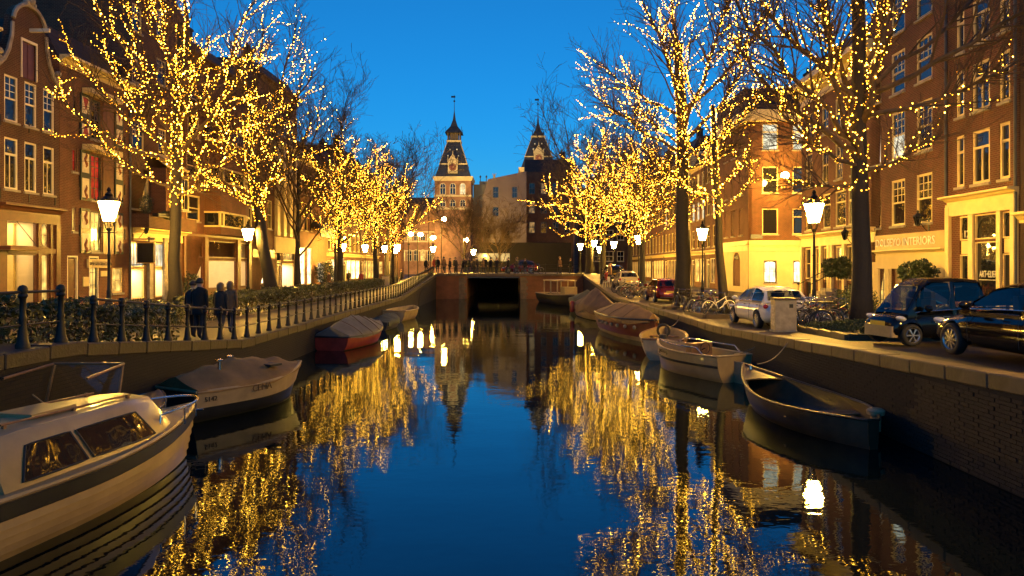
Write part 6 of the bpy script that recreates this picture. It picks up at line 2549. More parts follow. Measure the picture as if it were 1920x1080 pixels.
# aft bulkhead: dark openings with chrome frame
MB().box(1.86, 1.885, -.56, -.06, zd + .08, zd + .5).box(1.86, 1.885, .06, .56, zd + .08, zd + .5).build('cabin_door', M['glass'], cabn)
mb = MB()
mb.tube([(1.80, -.55, zd), (1.80, -.52, zd + .42), (1.80, -.1, zd + .44), (1.80, -.06, zd)], .018, 6)
mb.build('grab_rail', M['chrome'], cabn)
mb = MB()
for yy in (.36, -.36):
    mb.tube([(2.3, yy, zd + .70), (4.5, yy * .9, zd + .67)], .016, 6)
    for x in (2.35, 3.4, 4.4):
        mb.box(x - .02, x + .02, yy - .02, yy + .02, zd + .6, zd + .69)
mb.build('roof_handrail', M['teak'], cabn)
MB().box(2.8, 3.5, -.3, .25, zd + .665, zd + .72).build('roof_hatch', M['hull_white'], cabn)
mb = MB()
zr = zd + .30
pts = [(4.75, -.62, zd), (4.8, -.62, zr)] + [(5.0 + 1.35 * sin(a), -.60 * cos(a), zr) for a in [pi * i / 12 for i in range(1, 6)]] + [(6.36, 0, zr)]
pts = pts + [(p[0], -p[1], p[2]) for p in reversed(pts[:-1])]
mb.tube(pts, .02, 7)
for x, y in ((5.5, .52), (5.5, -.52), (6.1, .3), (6.1, -.3)):
    mb.tube([(x, y, zd), (x, y, zr)], .016, 6)
mb.build('bow_rail', M['chrome'], b.t, smooth=True)
MB().lathe([(.05, 0), (.04, .1), (.08, .12), (.08, .15), (0, .16)], 8, (6.0, 0, zd)).build('bollard', M['chrome'], b.t)
MB().box(4.92, 5.02, -.5, -.41, zd + .22, zd + .30).build('vent', M['rubber'], b.t)
mb = MB()
mb.tube([(L - .06, -.04, .80), (L + .08, -.1, .78), (L + .12, 0, .76), (L + .04, .08, .78)], .016, 6)
mb.build('bow_ring', M['chrome'], b.t)

MB().tube([(6.0, 0, zd + .12), (6.2, .2, zd + .02), (6.05, .42, zd - .05), (5.2, 1.6, .9), (4.9, 2.2, 1.5)], .012, 5).build('bow_line', M['rope'], b.t)

# low motor boat with windscreen squeezed between cruiser and quay
b = Boat('motor_boat', 'dark low motor boat with framed windscreen, squeezed between cruiser bow and quay', (-7.25, 10.9), (-7.2, 14.0), 1.35, .75, .1, .85, 2.2, 'hull_dark', group=GB)
b.hull(solid=True)
b.deck(0, .97, 'hull_dark', dz=.01)
mb = MB()
for yy in (-.62, .62):
    mb.tube([(.5, yy, .8), (.78, yy * .95, 1.74)], .026, 6)
mb.tube([(.78, -.6, 1.74), (.78, .6, 1.74)], .026, 6).tube([(.5, -.62, .95), (.5, .62, .95)], .022, 6).tube([(.78, -.6, 1.74), (-.3, -.66, 1.66)], .022, 6).tube([(.78, .6, 1.74), (-.3, .66, 1.66)], .022, 6)
ws = mb.build('windscreen_frame', M['teak'], b.t)
MB().add([(.51, -.6, .96), (.51, .6, .96), (.775, .58, 1.73), (.775, -.58, 1.73)], [(0, 1, 2, 3)]).build('windscreen', M['clear'], ws)
MB().box(.2, .5, -.66, .66, .76, .95).build('dashboard', M['teak'], b.t)
b.rail('chrome', .025)

# covered boat with number and letters
b = Boat('covered_boat', 'cream boat under tan canvas with painted number 5142, second on the left', (-7.4, 15.0), (-5.65, 18.2), 1.7, .66, .22, .86, 2.0, 'hull_dark', rake=.55, group=GB)
b.hull(solid=True)
b.band(.0, .36, .02, .03, 'hull_cream', 'topside_band')
b.rail('hull_cream', .035)
b.cover(lambda t: .46 * sin(pi * min(1, max(0, (t + .12) / 1.05))) ** .7 + .1 * max(0, .5 - abs(t - .5)), 'canvas_tan', 0.0, .985, seed=4, drop=.06)
for x, y in ((.95, -.25), (1.5, .1)):
    MB().lathe([(.05, .42), (.045, .60), (.10, .63), (.10, .65), (.0, .68)], 10, (x, y, b.fb - .05)).build('vent', M['chrome'], b.t, smooth=True)
pm_ = b.pt(.44, .10, .036, -1)
lettering('CEMA', .22, M['canvas_brown'], b.t, (pm_.x, pm_.y - .01, pm_.z - .06), (pi / 2, 0, radians(2)), .008)
pm_ = b.pt(.07, .2, .034, -1)
lettering('5142', .15, M['letter_dark'], b.t, (pm_.x + .05, pm_.y - .012, pm_.z - .03), (pi / 2, 0, radians(-7)), .008)
MB().box(2.1, 2.45, -.62, .62, b.fb + .31, b.fb + .36).build('cover_strap', M['rubber'], b.t)

# red hull with grey cover
b = Boat('covered_boat', 'small boat with red hull under pitched grey canvas on the left', (-7.35, 27.6), (-6.35, 32.6), 1.95, .52, .32, .8, 2.0, 'hull_red', rake=.6, group=GB)
b.hull(solid=True)
b.rail('hull_dark', .045)
b.cover(lambda t: .72 * sin(pi * min(1, max(0, t * .85 + .16))) ** 1.2, 'canvas_grey', .02, .97, seed=7, drop=.10, seams=4)
# far left boats
b = Boat('rowing_boat', 'pale open rowing boat under the railing near the bridge', (-7.35, 42.2), (-6.75, 46.6), 1.7, .62, .12, .88, 2.6, 'hull_cream', group=GB)
b.hull()
b.rail('hull_cream', .05)
b.thwart(.3, .3)
b.thwart(.65, .3)
b = Boat('covered_boat', 'low dark boat with grey tarpaulin behind the red hull', (-7.2, 36.2), (-7.0, 40.4), 1.5, .4, .2, .8, 2.0, 'hull_dark', group=GB)
b.hull(solid=True)
b.cover(lambda t: .3 * sin(pi * t), 'canvas_green', .02, .97, seed=9)

# right bank: open steel boat nearest to the camera
b = Boat('open_boat', 'empty open steel boat with small foredeck, nearest boat on the right', (6.72, 12.7), (6.02, 17.7), 1.9, .50, .36, .12, 1.9, 'hull_steel', rake=.5, group=GB)
b.hull(thick=.035, floor=.03)
b.rail('hull_steel', .028, .01)
b.deck(.80, .985, 'hull_steel', 'foredeck', -.03, .03)
b.thwart(.34, .35, 'teak', -.2)
MB().box(.5, 1.7, -.42, -.14, .10, .30).build('side_bench', M['teak'], b.t)
mb = MB()
mb.lathe([(.09, .2), (.10, .5), (.16, .52), (.17, .6), (.12, .64), (0, .65)], 12, (.55, -.45, 0))
mb.build('engine', M['hull_cream'], b.t, smooth=True)
mb = MB()
mb.lathe([(.05, 0), (.04, .08), (.07, .1), (0, .13)], 8, (b.L - .35, 0, b.sh(.94)))
mb.build('bollard', M['chrome'], b.t)

# white tender with console
b = Boat('tender_boat', 'cream sloop with dark rubbing strake and square console, second on the right', (6.55, 20.1), (5.05, 23.5), 1.6, .74, .16, .82, 2.4, 'hull_white', rake=.2, group=GB)
b.hull()
b.band(.26, .33, .03, .03, 'hull_dark', 'rubbing_strake')
b.rail('hull_white', .035)
b.thwart(.2, .4)
b.thwart(.75, .3)
MB().box(1.45, 1.75, -.4, .4, .1, 1.0).build('console', M['teak'], b.t)
mb = MB()
for sd in (1, -1):
    pts = [b.pt(t, 0, -.03, sd) + Vector((0, 0, .02 if t in (.15, .85) else .2)) for t in (.15, .22, .4, .6, .78, .85)]
    mb.tube(pts, .018, 6)
mb.build('hand_rail', M['chrome'], b.t)
mb = MB()
mb.tube([(1.3 + .0, .18 * cos(a), .86 + .18 * sin(a)) for a in [2 * pi * i / 14 for i in range(14)]], .016, 5, closed=True)
mb.tube([(1.3, 0, .86), (1.46, 0, .8)], .02, 5)
mb.build('steering_wheel', M['rubber'], b.t)
MB().box(-.42, -.02, -.03, .03, -.35, .62).build('rudder', M['hull_cream'], b.t)
p_ = b.pt(.72, .12, .01, 1)
lettering('JACOBA J.', .15, M['letter_dark'], b.t, (p_.x - .15, p_.y + .035, p_.z - .05), (pi / 2, 0, pi + radians(-14)), .008)

# small open boat behind it
b = Boat('rowing_boat', 'varnished open dinghy with wheel and outboard, third on the right', (5.45, 24.7), (6.5, 29.0), 1.75, .72, .14, .8, 2.6, 'hull_cream', rake=.2, group=GB)
b.hull()
b.band(.05, .13, .03, .03, 'teak', 'rubbing_strake')
b.rail('teak', .04)
b.thwart(.2, .35)
b.thwart(.5, .3)
b.thwart(.78, .3)
mb = MB()
mb.lathe([(.0, .95), (.14, .93), (.17, .8), (.13, .55), (.06, .5), (.05, -.2)], 10, (.12, 0, 0))
mb.build('outboard_motor', M['rubber'], b.t, smooth=True)
mb = MB()
mb.tube([(1.55, .22 * cos(a), .95 + .22 * sin(a)) for a in [2 * pi * i / 14 for i in range(14)]], .05, 6, closed=True)
mb.build('life_ring', M['rubber'], b.t, smooth=True)

# maroon barge with tan cover
b = Boat('covered_boat', 'big maroon boat with pale waterline and arched tan canvas on the right', (5.25, 37.0), (6.3, 30.0), 2.1, .95, .1, .75, 2.3, 'hull_maroon', rake=.3, group=GB)
b.hull(solid=True)
b.band(.62, .78, .02, .02, 'hull_cream', 'boot_stripe')
b.rail('hull_dark', .05)
b.cover(lambda t: .62 * sin(pi * min(1, max(0, t * .9 + .08))) ** .6, 'canvas_tan', .03, .96, seed=12, drop=.2, seams=3)
mb = MB()
for k in range(7):
    q = b.pt(.25 + k * .1, .28, .08, -1)
    mb.ball(q, .09, 8, 5)
mb.build('fenders', M['hull_cream'], b.t, smooth=True)

b = Boat('covered_boat', 'boat under a steep dark tent like tarpaulin with red buoy on the right', (5.0, 47.6), (6.1, 41.0), 2.0, .8, .1, .75, 2.2, 'hull_cream', group=GB)
b.hull(solid=True)
b.cover(lambda t: 1.25 * max(0, 1 - abs(t - .45) / .6) ** .9, 'canvas_brown', .03, .97, seed=14, drop=.35, seams=2)
q = b.pt(.12, .2, .18, -1)
MB().lathe([(.12, -.3), (.18, -.2), (.18, .35), (.1, .45), (0, .46)], 10, tuple(q)).build('buoy', M['hull_red'], b.t, smooth=True)
b = Boat('covered_boat', 'boat with green tarpaulin behind the tent like cover', (5.4, 56.0), (6.3, 49.5), 2.0, .8, .1, .75, 2.2, 'hull_dark', group=GB)
b.hull(solid=True)
b.cover(lambda t: .8 * max(0, 1 - abs(t - .5) / .6) ** .8, 'canvas_green', .03, .97, seed=15, drop=.3, seams=1)

b = Boat('work_boat', 'dark work boat with pale canopy posts moored beside the bridge', (3.2, 66.2), (5.8, 58.5), 2.4, .85, .15, .8, 2.4, 'hull_dark', group=GB)
b.hull()
b.rail('hull_cream', .06)
mb = MB()
for x in (2.0, 3.6, 5.2):
    for sd in (1, -1):
        mb.box(x - .05, x + .05, sd * .85 - .05, sd * .85 + .05, .7, 2.1)
mb.box(1.9, 5.4, -.95, .95, 2.1, 2.2)
mb.build('canopy', M['hull_cream'], b.t)
MB().box(5.3, 6.3, -.6, .6, .5, 1.6).build('wheelhouse', M['hull_white'], b.t)
MB().box(2.4, 3.2, -.5, .5, .3, 1.0).build('crate', M['hull_cream'], b.t)

for lb, a, c in (('slack mooring rope from the dinghy to the quay', (6.45, 28.7, .85), (7.7, 30.9, 1.24)), ('mooring rope from the tender across the coping', (6.6, 20.3, .8), (8.3, 21.8, 1.36)), ('mooring rope of the open steel boat', (6.25, 17.4, .92), (7.6, 18.6, 1.45))):
    a, c = Vector(a), Vector(c)
    pts = [a.lerp(c, i / 10) - Vector((0, 0, .18 * sin(pi * i / 10))) for i in range(11)]
    tag(MB().tube(pts, .014, 5).build('mooring_rope', M['rope']), lb, 'rope', 'mooring ropes')

# ---------------------------------------------------------------- cars
M['tyre'] = mat('tyre', (.012, .012, .012), .75, noise=(8, .3))
M['alloy'] = mat('alloy', (.55, .54, .52), .25, metal=.9, noise=(6, .15))
M['carglass'] = glass_mat('carglass', (.010, .011, .013), .02, .03)
M['carglass'].node_tree.nodes['Principled BSDF'].inputs['Specular IOR Level'].default_value = .45
def tinted():
    m, t, p = nodes('tinted_glass')
    t.nodes.remove(p)
    out = t.nodes['Material Output']
    tr = N(t, 'ShaderNodeBsdfTransparent')
    tr.inputs[0].default_value = (.42, .46, .44, 1)
    gl = N(t, 'ShaderNodeBsdfGlossy', Roughness=.01)
    fr = N(t, 'ShaderNodeFresnel', IOR=1.55)
    mx = N(t, 'ShaderNodeMixShader')
    t.links.new(fr.outputs[0], mx.inputs[0])
    t.links.new(tr.outputs[0], mx.inputs[1])
    t.links.new(gl.outputs[0], mx.inputs[2])
    t.links.new(mx.outputs[0], out.inputs[0])
    return m


M['tinted'] = tinted()
M['seat'] = mat('seat', (.05, .04, .035), .8, noise=(8, .3))
M['tail'] = mat('tail', (.30, .008, .008), .15, noise=None, coat=1, emit=((1, .03, .02), .05))
M['headlight'] = mat('headlight', (.6, .6, .62), .08, metal=.3, noise=None, coat=1)
M['plate'] = mat('plate', (.6, .42, .04), .5, noise=None)
M['black_trim'] = mat('black_trim', (.012, .012, .013), .5, noise=None)


def paint(name, col, metal=.2):
    m = mat(name, col, .10, metal=metal, noise=(30, .06), spec=.45)
    return m


def spline(xs, ys, x):
    return float(np.interp(x, xs, ys))


def boolcut(mesh_obj, cutters):
    for c in cutters:
        md = mesh_obj.modifiers.new('b', 'BOOLEAN')
        md.operation = 'DIFFERENCE'
        md.solver = 'EXACT'
        md.object = c
    dg = bpy.context.evaluated_depsgraph_get()
    me = bpy.data.meshes.new_from_object(mesh_obj.evaluated_get(dg))
    mesh_obj.modifiers.clear()
    mesh_obj.data = me
    me.polygons.foreach_set('use_smooth', [True] * len(me.polygons))
    me.set_sharp_from_angle(angle=radians(35))
    for c in cutters:
        bpy.data.objects.remove(c)


def wheel(parent, x, y, r, side, w=.19, spokes=10):
    """tyre with spoked rim standing at y, outer face to side"""
    ry = pi / 2 * (-side)
    t = MB().lathe([(r * .66, -w / 2), (r * .90, -w / 2), (r * .985, -w * .36), (r, -w * .2), (r, w * .2), (r * .985, w * .36), (r * .90, w / 2), (r * .66, w / 2), (r * .62, 0)], 28)
    o = t.build('wheel', M['tyre'], parent, (x, y, r), (ry, 0, 0), smooth='all')
    mb = MB()
    mb.lathe([(r * .70, w / 2 - .01), (r * .66, w / 2 + .006), (r * .60, w / 2 - .02), (r * .60, -.05)], 28, caps=False)
    mb.lathe([(.0, w / 2 + .0), (r * .14, w / 2), (r * .17, w / 2 - .03)], 12, caps=False)
    for k in range(spokes):
        a = 2 * pi * k / spokes
        c, s_ = cos(a), sin(a)
        h0, h1 = r * .045, r * .085
        mb.add([(c * r * .12 - s_ * h0, s_ * r * .12 + c * h0, w / 2 - .005), (c * r * .12 + s_ * h0, s_ * r * .12 - c * h0, w / 2 - .005), (c * r * .63 + s_ * h1, s_ * r * .63 - c * h1, w / 2 - .012), (c * r * .63 - s_ * h1, s_ * r * .63 + c * h1, w / 2 - .012),
                (c * r * .12 - s_ * h0, s_ * r * .12 + c * h0, w / 2 - .04), (c * r * .12 + s_ * h0, s_ * r * .12 - c * h0, w / 2 - .04), (c * r * .63 + s_ * h1, s_ * r * .63 - c * h1, w / 2 - .05), (c * r * .63 - s_ * h1, s_ * r * .63 + c * h1, w / 2 - .05)],
               [(0, 1, 2, 3), (0, 4, 5, 1), (1, 5, 6, 2), (2, 6, 7, 3), (3, 7, 4, 0)])
    mb.build('rim', M['alloy'], o)
    MB().lathe([(.0, -.03), (r * .6, -.03)], 20, caps=False).build('brake_disc', M['black_trim'], o)
    return o


def make_car(name, label, loc, rz, pm, L=4.1, W=1.76, H=1.47, wb=(.80, 3.35), r=.315, group='cars parked along the quays', prof=None, spokes=10, cat='car', roofm=None):
    """x runs from the front bumper (0) to the rear (L); built facing -x"""
    t = thing(name, label, cat, loc, rz, group)
    P = prof or dict(
        xs=[0, .05, .2, .6, 1.15, 2.2, 3.4, 3.85, 4.05, L], top=[.52, .62, .70, .80, .92, .96, .99, .98, .90, .70], bot=[.30, .24, .2, .19, .18, .18, .18, .22, .28, .36],
        hw=[.55, .68, .77, .84, .87, .88, .87, .82, .76, .64],
        g=[(.98, .90), (1.75, 1.36), (2.15, 1.45), (2.9, 1.46), (3.55, 1.36), (3.98, .94)])
    sc = W / 1.76
    xs = P['xs']
    rings = []
    n = 34
    for i in range(n + 1):
        x = xs[-1] * (i / n)
        zt, zb2, hw = spline(xs, P['top'], x), spline(xs, P['bot'], x), spline(xs, P['hw'], x) * sc
        ring = []
        for k in range(20):
            a = 2 * pi * (k + .5) / 20
            c, s_ = cos(a), sin(a)
            ex = .42
            yy = math.copysign(abs(c) ** ex, c) * hw
            zz = math.copysign(abs(s_) ** (.5 if s_ < 0 else .62), s_)
            # shoulder: widest a little above half height
            yy *= 1 - .06 * max(0, zz) - .05 * max(0, -zz)
            ring.append((x, yy, (zt + zb2) / 2 + zz * (zt - zb2) / 2))
        rings.append(ring)
    body = MB().loft(rings).build('body', pm, t, smooth=True)
    cut = []
    for wx in wb:
        for sd in (1, -1):
            cut.append(MB().lathe([(r * 1.17, -.2), (r * 1.17, .2)], 24).build('c', None if False else M['black_trim'], t, (wx, sd * (.86 * sc), r), (pi / 2, 0, 0)))
    bpy.context.view_layer.update()
    body.data.materials.append(M['black_trim'])
    boolcut(body, cut)
    # greenhouse
    g = P['g']
    zb0 = min(g[0][1], g[-1][1]) - .03
    gh = max(z for x, z in g) - zb0

    def gy(z, f=1.0):
        return sc * (.80 - .20 * max(0.0, (z - zb0) / gh) ** 1.15) * f

    k = 44
    gx = [p[0] for p in g]
    gz = [p[1] for p in g]
    cols = []
    for i in range(k + 1):
        x = gx[0] + (gx[-1] - gx[0]) * i / k
        z = spline(gx, gz, x)
        hw = spline(xs, P['hw'], x) * sc
        b0 = min(gy(zb0), hw - .03)
        zz = [zb0 - .06, zb0 + .02] + [zb0 + (z - zb0) * q for q in (.35, .7, .92)]
        left = [(x, -min(b0, gy(q)), min(q, z)) for q in zz]
        tt = gy(z) - .06
        top = [(x, -tt * .93, z), (x, -tt * .5, z + .018), (x, 0, z + .024), (x, tt * .5, z + .018), (x, tt * .93, z)]
        right = [(x, -p[1], p[2]) for p in reversed(left)]
        cols.append(left + top + right)
    xA, xM, xE = g[0][0] + (g[1][0] - g[0][0]) * .42, (g[1][0] + g[-2][0]) / 2, g[-2][0] + (g[-1][0] - g[-2][0]) * .35
    mb = MB()
    nn = len(cols[0])
    fs = []
    for i in range(k):
        xm = (cols[i][0][0] + cols[i + 1][0][0]) / 2
        side = xA + .04 < xm < xM - .04 or xM + .04 < xm < xE
        f0 = (xm - g[0][0]) / (g[1][0] - g[0][0])
        f1 = (xm - g[-1][0]) / (g[-2][0] - g[-1][0])
        scr = .10 < f0 < .95 or .16 < f1 < .9
        for j in range(nn):
            if side and j in (1, 2, 3, 10, 11, 12):
                continue
            if scr and j in (5, 6, 7, 8):
                continue
            j2 = (j + 1) % nn
            fs.append((i * nn + j, i * nn + j2, (i + 1) * nn + j2, (i + 1) * nn + j))
    mb.add([p for c in cols for p in c], fs)
    mb.build('cabin_shell', roofm or pm, t, smooth=True)
    xs_ = g[1][0] + (.45 if L > 3 else .35)
    zf = spline(xs, P['top'], xs_)
    for sy in (-.36 * sc, .36 * sc):
        MB().loft([[(xs_ + a, sy + b, z) for a, b in ((-.07, -.22 * sc), (.07, -.22 * sc), (.07, .22 * sc), (-.07, .22 * sc))] for a2, z in ((0, zf - .05), (.05, zf + .26))]).box(xs_ - .03, xs_ + .08, sy - .12, sy + .12, zf + .28, zf + .44).build('seat', M['seat'], t)
    MB().tube([(xs_ - .42 + .05 * sin(a), .36 * sc + .16 * cos(a), zf + .02 + .16 * sin(a)) for a in [2 * pi * i / 12 for i in range(12)]], .014, 5, closed=True).build('steering_wheel', M['black_trim'], t)

    def side_pt(x, z, sd):
        hw = spline(xs, P['hw'], x) * sc
        return (x, sd * (min(min(gy(zb0), hw - .03), gy(z)) + .012), z)
    belt = lambda x: spline(xs, P['top'], x) + .03
    roofz = lambda x: spline(gx, gz, x) - .085
    for sd in (1, -1):
        for a, b_ in ((xA + .06, xM - .05), (xM + .05, xE)):
            m_ = 6
            up = [side_pt(a + (b_ - a) * i / m_, max(belt(a + (b_ - a) * i / m_) + .02, roofz(a + (b_ - a) * i / m_)), sd) for i in range(m_ + 1)]
            lo = [side_pt(a + (b_ - a) * i / m_, belt(a + (b_ - a) * i / m_), sd) for i in range(m_ + 1)]
            mb = MB()
            mb.add(lo + up, [(i, i + 1, m_ + 2 + i, m_ + 1 + i) for i in range(m_)])
            mb.build('window', M['tinted'], t, smooth=True)
        pts = [side_pt(xA + (xE - xA) * i / 10, belt(xA + (xE - xA) * i / 10) - .015, sd) for i in range(11)]
        MB().tube(pts, .011, 5).build('window_trim', M['chrome'], t)

    def screen(pa, pb, f0, f1, name):
        # glass across the car between two profile points
        rows = []
        for u in (f0, (f0 + f1) / 2, f1):
            x, z = pa[0] + (pb[0] - pa[0]) * u, pa[1] + (pb[1] - pa[1]) * u
            dx, dz = pb[0] - pa[0], pb[1] - pa[1]
            l = sqrt(dx * dx + dz * dz)
            nx, nz = (-dz / l, dx / l) if name == 'windscreen' else (dz / l * (1 if dz < 0 else -1) * -1, abs(dx) / l)
            tt = (gy(z) - .06) * .92
            rows.append([(x + nx * .012 - (0), tt * c, z + abs(nz) * .014 + .022 * (1 - c * c)) for c in (-1, -.5, 0, .5, 1)])
        MB().loft(rows, False, False).build(name, M['tinted'], t, smooth=True)
    screen(g[0], g[1], .12, .94, 'windscreen')
    screen(g[-1], g[-2], .18, .9, 'rear_window')
    for sd in (1, -1):
        hx = .16
        hwx = spline(xs, P['hw'], hx + .1) * sc
        zt = spline(xs, P['top'], hx + .1)
        MB().ball((0, 0, 0), .12, 10, 6, .62).build('headlight', M['headlight'], t, (hx + .08, sd * (hwx - .12), zt - .09), (0, .25, sd * -.5), smooth='all').scale = (1.5, .9, 1)
        rx = xs[-1] - .12
        hwx = spline(xs, P['hw'], rx) * sc
        zt = spline(xs, P['top'], rx)
        MB().ball((0, 0, 0), .12, 10, 6, .7).build('tail_light', M['tail'], t, (rx - .06, sd * (hwx - .06), zt - .12), (0, 0, sd * .5), smooth='all').scale = (1.2, .8, 1)
        mxx = g[0][0] + .42
        mr = MB().ball((0, 0, 0), .105, 10, 6, .72).build('wing_mirror', roofm or pm, t, (mxx, sd * (spline(xs, P['hw'], mxx) * sc + .09), belt(mxx) + .06), smooth='all')
        mr.scale = (.7, 1.15, 1)
        for hx in ((xA + xM) / 2 + .25, xE - .25):
            MB().box(hx - .09, hx + .09, -.012, .012, -.014, .014).build('door_handle', M['chrome'], t, (hx * 0, sd * (spline(xs, P['hw'], hx) * sc * .985), spline(xs, P['top'], hx) - .14))
        for wx in wb:
            wheel(t, wx, sd * (.775 * sc), r, sd, spokes=spokes)
        # door gap lines
        for gxx in (xA + .02, xM, xE - .1):
            hwx = spline(xs, P['hw'], gxx) * sc
            zt2, zb3 = spline(xs, P['top'], gxx), spline(xs, P['bot'], gxx)
            pts = [(gxx, sd * hwx * f, zb3 + (zt2 - zb3) * q) for q, f in ((.18, .985), (.45, 1.004), (.7, 1.0), (.9, .94))]
            MB().tube(pts, .006, 4).build('door_gap', M['black_trim'], t)
    zt = spline(xs, P['top'], 0)
    MB().box(-.015, .03, -.30 * sc, .30 * sc, .30, .44).build('grille', M['black_trim'], t)
    MB().box(-.022, -.016, -.26, .26, .46, .57).build('number_plate', M['plate'], t)
    MB().box(xs[-1] - .02, xs[-1] + .012, -.26, .26, .62, .73).build('number_plate', M['plate'], t)
    MB().box(xs[-1] - .25, xs[-1] - .005, -.60 * sc, .60 * sc, .30, .42).build('rear_bumper', M['black_trim'], t)
    return t


blk = paint('paint_car_black', (.003, .004, .007), .0)
wht = paint('paint_car_white', (.78, .74, .64), .0)
redp = paint('paint_car_red', (.17, .018, .012), .2)
yel = paint('paint_car_cream', (.42, .36, .22), .0)
C1 = make_car('parked_car', 'glossy black hatchback with ten spoke silver wheels at the right edge', (9.55, 14.35, zg(9.5, 12.5) + .005), -pi / 2, blk)
C3 = make_car('parked_car', 'white hatchback behind the utility cabinet seen from the rear', (9.45, 27.4, 1.215), -pi / 2, wht)
C4 = make_car('parked_car', 'dark red hatchback beside the broad dark trunk', (9.55, 45.2, 1.2), -pi / 2, redp)
C5 = make_car('parked_car', 'small cream car behind the far bicycles on the right quay', (9.3, 58.0, zg(9.2, 56)), -pi / 2, yel)
C6 = make_car('parked_car', 'black car farthest along the right quay parking strip', (9.5, 66.2, zg(9.2, 64)), -pi / 2, blk)
C7 = make_car('parked_car', 'dark red car crossing the far bridge behind the people', (-1.2, 77.5, ZD), 0, redp)
micro = dict(xs=[0, .05, .15, .35, .7, 1.6, 2.2, 2.42], top=[.52, .64, .70, .74, .80, .84, .90, .84], bot=[.26, .2, .17, .16, .16, .16, .2, .28], hw=[.70, .78, .83, .86, .88, .88, .87, .86],
             g=[(.34, .74), (.78, 1.42), (1.0, 1.56), (1.9, 1.58), (2.36, 1.54), (2.42, .86)])
C2 = make_car('microcar', 'tiny black two seat microcar with tall windscreen parked nose to the canal', (8.85, 16.5, zg(9.5, 16) + .01), radians(8), blk, L=2.42, W=1.26, wb=(.42, 2.02), r=.26, prof=micro, spokes=6, cat='microcar', group=None)
lettering('DRIVES NOW', .13, M['letter'], C2, (1.35, -.683, .56), (pi / 2, 0, 0), .004)
MB().loft([[(x, y, z) for y, z in ((-w_, .2), (w_, .2), (w_, .46), (-w_, .46))] for x, w_ in ((.12, .52), (.0, .50), (-.03, .46))]).build('front_bumper', M['hull_cream'], C2)
